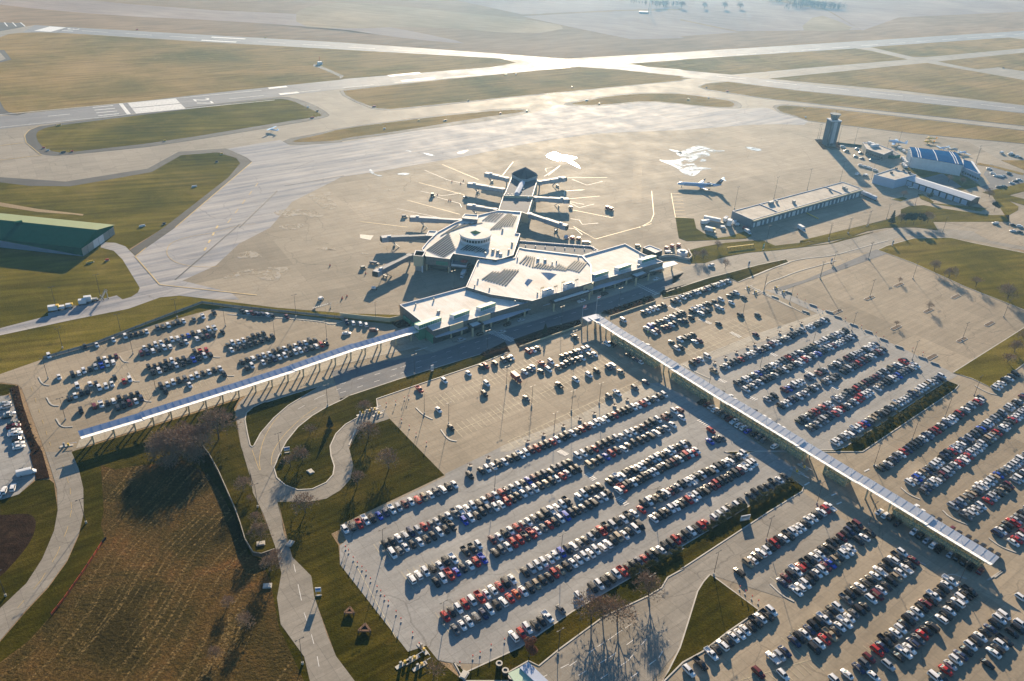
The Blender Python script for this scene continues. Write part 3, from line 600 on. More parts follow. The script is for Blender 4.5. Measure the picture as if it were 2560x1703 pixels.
# paved islands' kerb lines
kb = MB()
for s in ('n 2357,765 2000,860 1760,930 1500,950 1300,990 900,1160', 'n 1810,975 1700,1010 1400,1090 1230,1160 1100,1200 1060,1240 1050,1300', 'l 1880,570 2357,800', 'n 900,1240 1500,1545', 'i 1510,245 1560,290 1640,325', 'i 1795,400 1850,455 1970,500', 'i 2110,590 2190,650 2300,690', 'i 615,905 700,985 780,1025', 'i 1600,740 1680,775', 'f 20,965 110,1020 210,1062', 'f 2020,1110 2110,1160 2170,1172',
          'e 520,1260 570,1310 635,1340', 'e 690,1410 740,1480 800,1490', 'd 820,905 845,945 885,950', 'd 880,1020 910,1080 960,1080', 'd 960,1170 990,1215 1040,1218', 'd 1440,900 1470,915 1510,915', 'd 1530,1030 1560,1042 1605,1042', 'd 265,1050 290,1100 340,1108', 'd 320,1190 350,1245 405,1248', 'd 385,1335 420,1395 500,1390', 'i 1780,880 1850,830 1960,870', 'i 2100,880 2240,790 2150,860', 'o 260,170 300,180 350,180', 'q 2070,500 1990,690', 'd 1560,620 2200,665 2270,695 2357,665'):
    ribbon(kb, chaikin(GS(s), 2, False), .55, .06, 0, .16)
tag(kb.build('kerb', M['kerb']), kind='structure')

# ------------------------------------------------------------------ buildings
def lat(P, z): return [Vector((p[0], p[1], z)) for p in P]
def shell(parent, P, zt, par=.8, wall='greywall', roof='whiteroof', z0=0.0, wname='wall', rname='roof', cap='parapet', th=.5):
    """walls with a real parapet and a roof deck below it; P is the outline of the wall top"""
    P = ccw([Vector((p[0], p[1])) for p in P]); Q = inset(P, th); n = len(P)
    w = MB(); z1 = zt + par
    for i in range(n):
        j = (i + 1) % n
        w.quad((*P[i], z0), (*P[j], z0), (*P[j], z1), (*P[i], z1), 0)
        w.quad((*Q[j], zt), (*Q[i], zt), (*Q[i], z1), (*Q[j], z1), 1)
        w.quad((*P[i], z1), (*P[j], z1), (*Q[j], z1), (*Q[i], z1), 1)
    if z0 > .1: w.poly(P[::-1], z0, 0)
    wo = w.build(wname, [M[wall], M[cap]], parent)
    ro = MB().poly(Q, zt).build(rname, M[roof], parent)
    return wo, ro
def hinge(*s): return GS(*s)
def window_band(parent, a, b, z0, z1, n, mat='glassdark', name='window', out=.06, frac=.8, sub=None):
    a = Vector(a[:2]); b = Vector(b[:2]); d = (b - a); L = d.length; d /= L; nn = Vector((d.y, -d.x))
    if nn.y > 0 and abs(nn.y) > .2: nn = -nn
    ang = math.atan2(d.y, d.x)
    for i in range(n):
        c = a + d * L * (i + .5) / n + nn * out
        MB().box((c.x, c.y, (z0 + z1) / 2), (L / n * frac, .1, z1 - z0), ang).build(name, M[mat], parent)

# --- terminal: three wings, each roof traced at its own height
term = empty('terminal_building', G1('k 1000,560')); tag(term, 'long white roofed airport terminal with kerbside canopies and roof lanterns', 'airport terminal')
ZA = 7.0
wingL = GS('k 80,680 430,957 600,905 1035,772 1478,640 1040,572 778,492', ZA + .8)
mid = GS('k 905,203 1110,215 1290,185 1335,75 1400,92 2005,165 2092,262 2105,445 1478,640 1040,572 778,492', 9.0)
wingR = GS('k 2005,165 l 600,122 800,232 1003,312 260,530 243,540 k 2092,262', ZA + .8)
shell(term, wingL, ZA, .8, 'stone'); shell(term, mid, 8.4, .6, 'stone'); shell(term, wingR, ZA, .8, 'stone')
low = GS('k 1335,5 2095,62 2175,108 2005,165 1400,92 1325,75', 5.2); shell(term, low, 4.4, .8, 'greywall', 'grayroof')
# cream wall panels along the front, glazed lower storey
front = GS('k 430,957 600,905', 0)
def front_strip(s, z0, z1, mat, name, zt=7.8, out=.35):
    a, b = GS(s, zt); a = Vector(a[:2]); b = Vector(b[:2]); d = (b - a).normalized(); nn = Vector((d.y, -d.x)); c = (a + b) / 2 + nn * out / 2
    return MB().box((c.x, c.y, (z0 + z1) / 2), ((b - a).length, out, z1 - z0), math.atan2(d.y, d.x)).build(name, M[mat], term)
for s, zt in (('k 605,905 745,858', 7.8), ('k 900,815 1030,773', 7.8), ('k 1478,642 1602,600', 8.0), ('k 2010,475 2115,445', 8.6), ('l 150,565 265,530', 8)): front_strip(s, 4.6, 8.1, 'cream', 'wall_panel', zt, .6)
front_strip('k 430,957 1478,640', .1, 3.6, 'glassdark', 'window', 7.8, .12); front_strip('k 1600,602 2100,447', .1, 3.6, 'glassdark', 'window', 8.6, .12); front_strip('l 270,528 1000,312', .1, 3.6, 'glassdark', 'window', 7.8, .12)
# end glazing by the west walkway
ge = GS('k 350,893 432,957', 7.8); e0, e1 = Vector(ge[0][:2]), Vector(ge[1][:2])
MB().beam((*e0, 2.6), (*e1, 2.6), .5, 5.0).build('window', M['glassgreen'], term)
for s in ('k 120,720 200,780', 'k 210,790 290,850'):
    a, b = GS(s, 7.8); MB().beam((a.x, a.y, 2.4), (b.x, b.y, 2.4), .7, 2.2).build('window', M['glassgreen'], term)
# roof lanterns (clerestories): pitched pale green roof over green glass
def lantern(s, z=ZA, h=2.6, dep=4.5, ns=8):
    a, b = GS(s, z + h); a = Vector(a[:2]); b = Vector(b[:2]); d = (b - a).normalized(); nn = Vector((-d.y, d.x)); L = (b - a).length
    root = MB()
    A0, B0, C0, D0 = a, b, b + nn * dep, a + nn * dep
    root.quad((*A0, z + h + .25), (*B0, z + h + .25), (*C0, z + h - .9), (*D0, z + h - .9))
    root.quad((*D0, z + h - 1.1), (*C0, z + h - 1.1), (*B0, z + h + .05), (*A0, z + h + .05))
    for p, q in ((A0, B0), (B0, C0), (C0, D0), (D0, A0)):
        z0a = z + h + .05 if p in (A0, B0) else z + h - 1.1; z0b = z + h + .05 if q in (A0, B0) else z + h - 1.1
        root.quad((*p, z0a), (*q, z0b), (*q, z0b + .2), (*p, z0a + .2))
    r = root.build('roof_lantern', M['greenroof'], term)
    w = MB(); i = .25
    a2, b2 = a + nn * i, b + nn * i; c2, d2 = b + nn * (dep - i), a + nn * (dep - i)
    w.quad((*a2, z), (*b2, z), (*b2, z + h), (*a2, z + h)); w.quad((*b2, z), (*c2, z), (*c2, z + h - 1.1), (*b2, z + h)); w.quad((*d2, z), (*a2, z), (*a2, z + h), (*d2, z + h - 1.1)); w.quad((*c2, z), (*d2, z), (*d2, z + h - 1.1), (*c2, z + h - 1.1))
    w.build('lantern_wall', M['whitemetal'], r)
    for k in range(ns):
        c = a2 + d * L * (k + .5) / ns - nn * .05
        MB().box((c.x, c.y, z + h * .6), (L / ns * .86, .08, h * .66), math.atan2(d.y, d.x)).build('pane', M['glassgreen'], r)
lantern('k 285,905 525,820', ns=10); lantern('k 655,800 820,742'); lantern('k 935,720 1095,665'); lantern('l 290,455 432,412'); lantern('l 540,385 672,340'); lantern('l 785,300 935,255', ns=9)
# glazed entrance block below the first lantern
P = GS('k 235,870 285,925 350,900 300,850', 7.8); MB().prism(P, 0, 7.6).build('entrance', M['glassgreen'], term)
# curved kerbside canopies with posts
def canopy(s0, s1, waves, zc=4.0, dep=4.2, mat='parapet', npost=4):
    a = G1(s0, zc); b = G1(s1, zc); d = Vector((b - a)[:2]); L = d.length; d /= L; nn = Vector((-d.y, d.x))
    m = MB(); N = 24
    def pt(i, k):
        t = i / N; bulge = 1.2 * math.sin(t * math.pi * waves)
        p = Vector(a[:2]) + d * L * t + nn * (dep * k) - nn * bulge * (1 - k)
        return (*p, zc + .5 * math.sin(t * math.pi * waves) + k * .3)
    for i in range(N):
        p, q, r_, s_ = pt(i, 0), pt(i + 1, 0), pt(i + 1, 1), pt(i, 1)
        m.quad(p, q, r_, s_); dn_ = lambda v: (v[0], v[1], v[2] - .3)
        m.quad(dn_(s_), dn_(r_), dn_(q), dn_(p)); m.quad(dn_(p), dn_(q), q, p)
    o = m.build('canopy', M[mat], term)
    for k in range(npost):
        t = (k + .5) / npost; p = Vector(a[:2]) + d * L * t + nn * 1.2
        MB().boxb(p.x, p.y, 0, .9, .6, zc - .1, math.atan2(d.y, d.x)).build('post', M['cream'], o)
canopy('k 460,1025 ', 'k 800,925', 1, npost=3); canopy('k 965,890', 'k 1665,670', 2, npost=4); canopy('k 2060,540', 'l 690,485', 1.4, npost=4); canopy('l 860,415', 'l 1160,335', 1, mat='brightroof', npost=3)
def frame_canopy(s, zc=5.4, solid=True):
    P = GS(s, zc); m = MB()
    for a, b in zip(P, P[1:] + P[:1]): m.beam((*a[:2], zc), (*b[:2], zc), .7, .8)
    o = m.build('entrance_canopy', M['darksteel'], term)
    Q = [P[0].lerp(P[2], .1), P[1].lerp(P[3], .1), P[2].lerp(P[0], .1), P[3].lerp(P[1], .1)]
    MB().prism(Q, zc - .3, zc - .1).build('canopy_roof', M['brightroof'], o)
    for p in P[:2] + P[2:4]: MB().boxb(p.x, p.y, 0, .8, .8, zc - .2, ROW).build('post', M['cream'], o)
frame_canopy('k 765,865 850,925 960,885 870,830'); frame_canopy('k 1610,605 1705,665 2080,545 1990,490'); frame_canopy('l 640,440 720,480 850,430 775,395')
o = MB().beam(G1('k 1710,645', 5.9), G1('k 2070,535', 5.9), 1.6, .3).build('canopy_edge', M['brightroof'], term)
# rooftop plant and folded skylights
def hvac(s, z=8.4, w=6, d=3.4, h=2.6, par=term):
    p = G1(s, z); o = MB().boxb(p.x, p.y, z, w, d, h, ROW).build('rooftop_unit', M['whitemetal'], par)
    for i in range(4):
        q = p + Vector((math.cos(ROW), math.sin(ROW), 0)) * (i - 1.5) * w / 4.4
        MB().tube((q.x, q.y, z + h), (q.x, q.y, z + h + .5), .55, n=12).build('fan', M['darksteel'], o)
    return o
hvac('k 1640,565'); hvac('k 1860,500')
for s in ('k 1580,540', 'k 1720,525', 'k 1800,480', 'k 1940,455'):
    p = G1(s, 8.4); m = MB()
    for k in range(3): m.boxb(p.x + (k - 1) * .9, p.y + (k - 1) * .7, 8.4, .12, .12, 2.6, ROW)
    m.boxb(p.x, p.y, 10.2, 2.6, .1, .9, ROW); m.build('screen', M['cream'], term)
for s in ('k 1395,445 1410,405 1440,398 1485,410 1430,465', 'k 1565,330 1660,345 1735,350 1690,375 1640,402'):
    P = GS(s, 9.2); c = sum(P, Vector()) / len(P); m = MB(); n = len(P)
    for i in range(n): m.add([(*P[i][:2], 8.4), (*P[(i + 1) % n][:2], 8.4), (c.x, c.y, 10.2)], [(0, 1, 2)] if area(P) > 0 else [(1, 0, 2)])
    m.build('skylight', M['parapet'], term)
for s in ('k 1535,215', 'k 1610,225', 'k 1685,255', 'k 1730,240', 'k 870,495', 'k 1025,525', 'k 905,430', 'k 1530,575', 'k 490,765', 'k 440,640', 'k 250,695', 'k 1295,665', 'k 1320,205', 'k 910,240', 'k 1960,190', 'l 740,365', 'l 755,240'):
    z = ZA if s in ('k 490,765', 'k 440,640', 'k 250,695', 'k 1295,665', 'l 740,365', 'l 755,240') else 8.4
    p = G1(s, z); big = s in ('k 490,765', 'k 1610,225', 'k 1535,215', 'l 740,365'); MB().boxb(p.x, p.y, z, 1.6 if big else .6, 1.2 if big else .6, 1.4 if big else 1.6, ROW).build('roof_vent', M['steel'], term)
for i in range(8):
    for u in (0, 1):
        p = G1('k %f,%f' % (1400 + 103 * i + 6 * u, (65 + 7 * i) if u else (20 + 9 * i)), 4.4); MB().tube((p.x, p.y, 4.4), (p.x, p.y, 5.3), .35, n=8).build('roof_vent', M['whitemetal'], term)

# --- solar arrays (things standing on the roofs)
def solar(s, nrow, z, lab, skip=None, w=.95):
    A, B, C_, D_ = GS(s, z + .4)      # A->B is the direction of a strip, A->D the direction across the strips
    root = empty('solar_array', (A.x, A.y, z)); tag(root, lab, 'solar panels', 'solar arrays on the terminal roofs')
    for i in range(nrow):
        t = i / (nrow - 1); a = A.lerp(D_, t); b = B.lerp(C_, t)
        f0, f1 = (0, 1) if skip is None else skip(i)
        p = a.lerp(b, f0); q = a.lerp(b, f1); d = Vector((q - p)[:2]).normalized(); nn = Vector((d.y, -d.x))
        if nn.y < 0: nn = -nn
        m = MB(); h0, h1 = z + .50, z + .28
        u = nn * w / 2
        vs = [(p.x - u.x, p.y - u.y, h0), (q.x - u.x, q.y - u.y, h0), (q.x + u.x, q.y + u.y, h1), (p.x + u.x, p.y + u.y, h1)]
        if (Vector(vs[1]) - Vector(vs[0])).cross(Vector(vs[2]) - Vector(vs[1])).z < 0: vs = vs[::-1]
        vs += [(v[0], v[1], v[2] - .12) for v in vs]
        m.add(vs, [(0, 1, 2, 3), (7, 6, 5, 4), (0, 4, 5, 1), (1, 5, 6, 2), (2, 6, 7, 3), (3, 7, 4, 0)])
        m.build('panel_row', M['solar'], root)
solar('k 950,410 1105,300 1330,310 1190,475', 9, 8.4, 'solar panel array on the middle roof near the left edge of the white terminal', lambda i: ((.0, .75) if i < 3 else (0, 1)))
solar('k 1345,240 1420,160 1500,180 1480,285', 5, 8.4, 'small solar panel array on the terminal roof by the dark baggage hall roof')
solar('k 1500,285 1545,235 1700,270 1665,310', 7, 8.4, 'low solar panel strips between two taller arrays on the terminal roof')
solar('k 1700,305 1765,245 1870,270 1815,320', 5, 8.4, 'solar panel array left of the tallest strips on the terminal roof', lambda i: (0, 1 - .1 * i))
solar('k 1830,300 1930,210 2045,235 1960,335', 6, 8.4, 'solar panel array with tall strips at the right end of the middle roof')
ZC = 9.0
solar('j 1290,635 1395,555 1510,555 1415,650', 5, ZC, 'solar panel array at the far left corner of the concourse roof')
solar('j 1375,730 1560,560 1655,575 1590,715', 8, ZC, 'solar panel array at the far right corner of the concourse roof', lambda i: ((0, 1) if i < 4 else (.15, .9)))
solar('j 850,795 1040,670 1290,655 1080,690', 5, ZC, 'solar panel strips behind the round roof drum', lambda i: (0, 1))
solar('j 705,945 940,770 1050,900 870,1020', 9, ZC, 'largest solar panel array, left of the round roof drum', lambda i: (0, 1 - .03 * i))
solar('j 1060,945 1140,890 1330,940 1290,970', 9, ZC, 'solar panel array in front of the round roof drum')

# --- concourse
conc = empty('concourse_building', G1('j 1200,900')); tag(conc, 'airside concourse with round glazed roof drum and solar panels', 'airport concourse')
CO = GS('j 1455,528 1700,547 1640,768 1687,775 1612,1000 1500,1035 1430,1050 980,985 945,1042 690,1012 650,930 715,850 815,755 1000,655 1240,580', 9.8)
shell(conc, CO, 9.0, .8, 'stone', z0=4.3)
Q = inset(CO, 2.2); MB().prism(Q, 0, 4.25).build('ground_floor', M['glassdark'], conc)
for p in inset(CO, .7)[::1]: MB().tube((p.x, p.y, 0), (p.x, p.y, 4.3), .5, n=10).build('column', M['cream'], conc)
for s in ('j 785,1150', 'j 945,1175', 'j 655,1190'):
    p = G1(s); MB().tube((p.x, p.y + 1, 0), (p.x, p.y + 1, 4.3), .5, n=10).build('column', M['whitemetal'], conc)
a, b = GS('j 800,1028 925,1040', 9.8); window_band(conc, a, b, 5.2, 7.6, 6, 'glassgreen')
# stair tower and terrace with red umbrella
P = GS('j 562,1003 585,950 692,960 662,1015', 10.6); MB().prism(P, 3.6, 10.2).build('stair_tower', M['cream'], conc); shell(conc, P, 10.2, .4, 'cream', z0=10.2)
P2 = inset(P, .8); MB().prism(P2, 0, 3.6).build('tower_base', M['steel'], conc)
P = GS('j 695,793 722,740 812,745 780,800', 10.0); shell(conc, P, 9.4, .5, 'greywall')
P = GS('j 1075,600 1100,565 1245,575 1235,625 1080,610', 11.2); shell(conc, P, 10.6, .5, 'greywall')
P = GS('j 958,1095 1118,1110 1140,1050 980,1040', 6.2); m = MB(); m.prism(P, 4.3, 5.0); m.build('terrace', M['greywall'], conc)
m = MB()
for a, b in zip(P, P[1:] + P[:1]): m.beam((*a[:2], 5.6), (*b[:2], 5.6), .12, 1.2)
m.build('terrace_railing', M['whitemetal'], conc)
p = G1('j 1095,1075', 6.5); um = empty('patio_umbrella', (p.x, p.y, 5.0)); tag(um, 'red umbrella on the concourse terrace', 'umbrella')
MB().tube((p.x, p.y, 5), (p.x, p.y, 8), .06).build('pole', M['steel'], um)
m = MB(); n = 8; vs = [(p.x + 2.4 * math.cos(i * math.pi / 4), p.y + 2.4 * math.sin(i * math.pi / 4), 7.1) for i in range(n)] + [(p.x, p.y, 8.1)]
m.add(vs, [(i, (i + 1) % n, n) for i in range(n)]); m.add(vs, [((i + 1) % n, i, n) for i in range(n)]); m.build('canopy', M['red'], um)
# drum
c0 = G1('j 1215,765', 14.0); r0 = (G1('j 1385,765', 14.0) - G1('j 1045,765', 14.0)).length / 2
def ring(mb, c, r, z0, z1, n=48, m=0, r1=None): mb.tube((c.x, c.y, z0), (c.x, c.y, z1), r, r1, n, m, False)
dr = MB(); ring(dr, c0, r0 * .94, 9.0, 10.6); ring(dr, c0, r0 * .94, 12.4, 13.2); ring(dr, c0, r0, 13.2, 14.0); 
n = 48
vs = [(c0.x + r0 * .94 * math.cos(2 * math.pi * i / n), c0.y + r0 * .94 * math.sin(2 * math.pi * i / n), 13.2) for i in range(n)]
d_o = dr.build('roof_drum', M['whitemetal'], conc)
m = MB(); ring(m, c0, r0 * .91, 10.6, 12.4); m.build('window', M['glassdark'], d_o)
for i in range(32): an = 2 * math.pi * i / 32; MB().boxb(c0.x + r0 * .93 * math.cos(an), c0.y + r0 * .93 * math.sin(an), 10.6, .25, .35, 1.8, an).build('window_frame', M['whitemetal'], d_o)
m = MB(); vs = [(c0.x + r0 * math.cos(2 * math.pi * i / n), c0.y + r0 * math.sin(2 * math.pi * i / n), 14.0) for i in range(n)]; m.add(vs, [tuple(range(n))]); m.build('drum_roof', M['whiteroof'], d_o)
m = MB(); sk = 3.6; m.add([(c0.x + sk, c0.y + .5, 14.05), (c0.x, c0.y + sk, 14.05), (c0.x - sk, c0.y + .5, 14.05), (c0.x, c0.y - sk, 14.05), (c0.x, c0.y, 15.6)], [(0, 1, 4), (1, 2, 4), (2, 3, 4), (3, 0, 4)]); m.build('skylight', flat('lantern glass', (.28, .32, .08), .3), d_o)
for s in ('j 1400,965', 'j 1450,975', 'j 1600,890', 'j 1565,965', 'j 1500,745', 'j 1320,1000', 'j 1215,975', 'j 1480,1010'):
    p = G1(s, 9.0); MB().boxb(p.x, p.y, 9.0, 1.8 if '14' in s else .8, 1.1, 1.8, ROW).build('roof_vent', M['steel'], conc)
# north pier
pier = empty('concourse_pier', G1('j 1650,420')); tag(pier, 'dark roofed boarding pier with a navy pyramid pavilion at its end', 'boarding pier')
shell(pier, GS('j 1508,372 1822,388 1768,572 1698,547 1455,528', 7.2), 6.6, .6, 'cream', 'grayroof')
shell(pier, GS('j 1528,342 1600,165 1870,205 1815,382 1508,372', 8.4), 7.8, .6, 'cream', 'darkroof')
a, b = GS('j 1650,350 1712,228', 9.6); m = MB(); m.beam((*a[:2], 8.6), (*b[:2], 8.6), 3.6, 1.4); 
d = (b - a).normalized(); nn = Vector((-d.y, d.x, 0)) * 1.8
m.add([a + nn, a - nn, b - nn, b + nn, (a.x, a.y, 10.6), (b.x, b.y, 10.6)], [(1, 2, 5, 4), (3, 0, 4, 5), (0, 1, 4), (2, 3, 5)]); m.build('ridge_skylight', M['bluewhite'], pier)
pc = G1('j 1737,175', 11.2); pr = 12.5
oc = [Vector((pc.x + pr * math.cos(R(22.5 + 45 * i + 10)), pc.y + pr * math.sin(R(22.5 + 45 * i + 10)))) for i in range(8)]
sq = GS('j 1598,150 1690,200 1760,200 1868,165 1850,140 1740,78 1625,125', 10.6)
MB().prism(inset(sq, .8), 0, 8.2).build('pavilion_wall', M['glassdark'], pier)
MB().prism(sq, 8.2, 10.6).build('fascia', M['bridge'], pier)
ap = G1('j 1738,150', 15.0); ap.z = 15.0; m = MB(); S = ccw(sq); 
S = inset(sq, -.4); cc = sum((Vector((p.x, p.y)) for p in S), Vector((0, 0))) / len(S)
for i in range(len(S)): m.add([(*S[i], 10.65), (*S[(i + 1) % len(S)], 10.65), (cc.x, cc.y, 15.5)], [(0, 1, 2)])
m.build('pyramid_roof', M['navyroof'], pier)
for s in ('j 1560,375', 'j 1770,400', 'j 1600,378', 'j 1700,345', 'j 1720,320'):
    p = G1(s, 7); MB().boxb(p.x, p.y, 6.6, .8, .8, 1.8, ROW).build('roof_vent', M['whitemetal'], pier)

# --- jet bridges
def jetbridge(s, lab, mat='bridge', dark=False):
    cabp, endp = GS(s, 5.4)
    root = empty('jet_bridge', (endp.x, endp.y, 0)); tag(root, lab, 'jet bridge', 'jet bridges round the concourse')
    a = Vector((endp.x, endp.y, 5.6)); b = Vector((cabp.x, cabp.y, 5.2)); d = (b - a).normalized(); L = (b - a).length; ang = math.atan2(d.y, d.x)
    MB().tube((a.x, a.y, 3.8), (a.x, a.y, 7.0), 2.0, n=16).build('rotunda', M[mat], root); MB().tube((a.x, a.y, 0), (a.x, a.y, 3.8), .55, n=10).build('column', M['steel'], root)
    m1 = a + d * L * .48
    for nm, p, q, w, h in (('tunnel', a + d * 1.0, m1, 2.6, 2.7), ('tunnel', m1 - d * 1.0, b - d * 2.2, 3.1, 3.2)):
        t = MB().beam(p, q, w, h).build(nm, M[mat], root)
        MB().beam(p + Vector((0, 0, -h / 2 - .2)), q + Vector((0, 0, -h / 2 - .2)), w * .8, .3).build('underframe', M['darksteel'], t)
    cb = MB().box((b.x, b.y, 5.2), (4.2, 4.0, 3.4), ang + R(12)).build('cab', M['bridge'], root)
    f = b + d * 2.2; MB().box((f.x, f.y, 5.1), (1.0, 3.4, 3.1), ang + R(12)).build('canopy', M['rubber'], cb)
    w0 = a + d * L * .78; nn = Vector((-d.y, d.x, 0))
    lg = MB(); lg.beam(w0 + nn * 1.7 + Vector((0, 0, -.5)), Vector((w0.x + nn.x * 1.7, w0.y + nn.y * 1.7, 1.0)), .4, .4); lg.beam(w0 - nn * 1.7 + Vector((0, 0, -.5)), Vector((w0.x - nn.x * 1.7, w0.y - nn.y * 1.7, 1.0)), .4, .4)
    lg.beam((w0.x + nn.x * 2, w0.y + nn.y * 2, 1.0), (w0.x - nn.x * 2, w0.y - nn.y * 2, 1.0), .8, .6); lo = lg.build('drive_column', M['steel'], root)
    for sg in (-1.1, 1.1): MB().tube((w0.x + nn.x * (sg - .25), w0.y + nn.y * (sg - .25), .55), (w0.x + nn.x * (sg + .25), w0.y + nn.y * (sg + .25), .55), .55, n=12).build('wheel', M['rubber'], lo)
    st = w0 + d * 1.5 + nn * 2.4; MB().beam((st.x, st.y, 3.8), (st.x - d.x * 4.5, st.y - d.y * 4.5, .2), 1.0, .3).build('service_stair', M['steel'], root)
    MB().boxb(b.x - d.x * 3, b.y - d.y * 3, 6.9, 2.2, 1.4, .7, ang).build('air_conditioner', M['whitemetal'], root)
jetbridge('j 1345,155 1545,205', 'short pale jet bridge farthest left, beside the navy pyramid pavilion')
jetbridge('j 1165,262 1500,320', 'long pale jet bridge reaching left from the dark roofed pier')
jetbridge('j 1160,490 1420,535', 'pale jet bridge partly behind the concourse roof corner')
jetbridge('j 560,615 1050,650', 'jet bridge with a dark fixed walkway, left of the solar roof')
jetbridge('j 260,828 715,812', 'long dark sided jet bridge level with the round drum', 'greywall')
jetbridge('j 185,1185 520,1022', 'dark sided jet bridge nearest the terminal, bent towards the apron', 'greywall')
jetbridge('j 2135,200 1890,240', 'jet bridge farthest right beside the pyramid pavilion')
jetbridge('j 2165,425 1850,408', 'pale jet bridge reaching right from the middle of the pier')
jetbridge('j 2150,700 1785,582', 'long pale jet bridge slanting right from the pier root')

# --- rail of small annex buildings east of the terminal
ax = empty('baggage_shed', G1('l 900,200')); tag(ax, 'small white roofed shed beside the east end of the terminal', 'shed')
shell(ax, GS('l 790,160 860,135 995,190 920,220', 5.4), 4.9, .4, 'darksteel')

# --- control tower
tp = G1('m 300,405'); tw = empty('control_tower', tp); tag(tw, 'tall grey airport control tower with a dark glass cab', 'control tower')
def rot(p, a): return Vector((p[0] * math.cos(a) - p[1] * math.sin(a), p[0] * math.sin(a) + p[1] * math.cos(a)))
ta = R(14); hw = 4.6
cx_, cy_ = tp.x + 1.2, tp.y + 4.5
def tb(x, y, z0, w, d, h, mat, nm, par=tw):
    q = rot((x, y), ta); return MB().boxb(cx_ + q.x, cy_ + q.y, z0, w, d, h, ta).build(nm, M[mat], par)
sh = tb(0, 0, 0, 2 * hw, 2 * hw, 23.5, 'towerwall', 'shaft')
tb(0, 0, 23.5, 2 * hw + .8, 2 * hw + .8, .9, 'parapet', 'ledge')
for sx in (-1, 1): tb(sx * (hw - .7), -hw - .04, 1, 1.0, .1, 22.5, 'darksteel', 'dark_panel', sh)
for sy in (-1, 1): tb(-hw - .04, sy * (hw - .7), 1, .1, 1.0, 22.5, 'darksteel', 'dark_panel', sh)
tb(0, -hw - .06, 0, 2.2, .12, 3, 'glassdark', 'door', sh)
tb(-.3, -hw - .05, 3, 3.6, .1, 20, 'bridge', 'light_panel', sh)
m = MB(); m.tube((cx_, cy_, 24.4), (cx_, cy_, 25.6), 3.4, 3.4, 8); m.build('cab_base', M['darksteel'], tw)
m = MB(); m.tube((cx_, cy_, 25.6), (cx_, cy_, 28.8), 3.5, 4.6, 8); cab = m.build('cab', M['glassdark'], tw)
m = MB()
for i in range(8):
    an = 2 * math.pi * i / 8 + .3; x1 = Vector((math.cos(an), math.sin(an)))
m.tube((cx_, cy_, 28.8), (cx_, cy_, 29.6), 5.0, 5.0, 16); m.build('cab_roof', M['darksteel'], tw)
m = MB()
for i in range(10): an = i * .628; m.tube((cx_ + 4.6 * math.cos(an), cy_ + 4.6 * math.sin(an), 29.6), (cx_ + 4.6 * math.cos(an), cy_ + 4.6 * math.sin(an), 30.9), .06, n=5)
m.tube((cx_, cy_, 29.6), (cx_, cy_, 33), .08, n=5); m.build('railing', M['darksteel'], tw)
wl = empty('tower_wall', G1('m 200,400')); tag(wl, 'low dark planted wall at the foot of the control tower', 'wall')
m = MB(); m.prism(GS('m 155,335 230,335 250,400 410,360 420,440 240,435'), 0, .5); m.build('planter', M['mulch'], wl)
m = MB(); m.beam(G1('m 400,372', .9), G1('m 660,400', .9), .6, 1.8)
hd = m.build('hedge', M['conifer']); tag(hd, 'clipped hedge running right from the control tower', 'hedge')

# --- other airport buildings
def bld(name, lab, cat, s, z, par=.5, wall='greywall', roof='gravelroof'):
    P = GS(s, z + par); r = empty(name, (P[0].x, P[0].y, 0)); tag(r, lab, cat); shell(r, P, z, par, wall, roof); return r, P
ob, P = bld('office_building', 'low tan office block with rooftop plant beside the control tower', 'office building', 'm 660,360 790,370 985,445 880,490 700,430', 5.5, .5, 'stone', 'gravelroof')
for s in ('m 730,375', 'm 760,385', 'm 780,400', 'm 810,400', 'm 760,405'):
    p = G1(s, 6); MB().boxb(p.x, p.y, 5.5, 3, 2.4, 2.2, .3).build('rooftop_unit', M['whitemetal'], ob)
window_band(ob, P[3], P[4], 1.5, 3.2, 8); 
ob2, P = bld('office_annex', 'low green walled annex right of the office block', 'annex', 'm 975,445 1060,490 1000,500 885,490', 3.0, .3, 'hangargreen', 'grayroof')
# blue roofed hangar
def gable(root, P, ze, zr, roofm, wallm, over=.5, names=('roof', 'roof')):
    """P: four ground corners, ridge runs P0P1 / P3P2 direction"""
    P = [Vector((p[0], p[1])) for p in P]; r0 = (P[0] + P[3]) / 2; r1 = (P[1] + P[2]) / 2
    w = MB()
    for a, b in ((P[0], P[1]), (P[3], P[2])): w.quad((*a, 0), (*b, 0), (*b, ze), (*a, ze))
    for a, b, r_ in ((P[0], P[3], r0), (P[1], P[2], r1)): w.add([(*a, 0), (*b, 0), (*b, ze), (*r_, zr), (*a, ze)], [(0, 1, 2, 3, 4)])
    wo = w.build('wall', M[wallm], root); d = (P[1] - P[0]).normalized() * over; q = (P[3] - P[0]).normalized() * over
    sl = (zr - ze) / (r0 - P[0]).length * over
    outs = []
    for (a, b, c, e, mt, sg) in ((P[0] - d - q, P[1] + d - q, r1 + d, r0 - d, roofm[0], 1), (P[3] - d + q, P[2] + d + q, r1 + d, r0 - d, roofm[1], -1)):
        v = [(*a, ze - sl + .05), (*b, ze - sl + .05), (*c, zr + .05), (*e, zr + .05)]
        v += [(x, y, z + .25) for x, y, z in v]
        m = MB(); m.add(v, [(0, 1, 2, 3), (7, 6, 5, 4), (0, 4, 5, 1), (1, 5, 6, 2), (2, 6, 7, 3), (3, 7, 4, 0)]); outs.append(m.build('roof', M[mt], root))
    return wo, outs, (P, r0, r1)
bh = empty('blue_roofed_hangar', G1('m 1400,600')); tag(bh, 'big white hangar with a bright blue metal roof', 'hangar')
A_ = GS('m 1187,512 1715,600', 10); B_ = GS('m 1640,468 1158,412', 10)
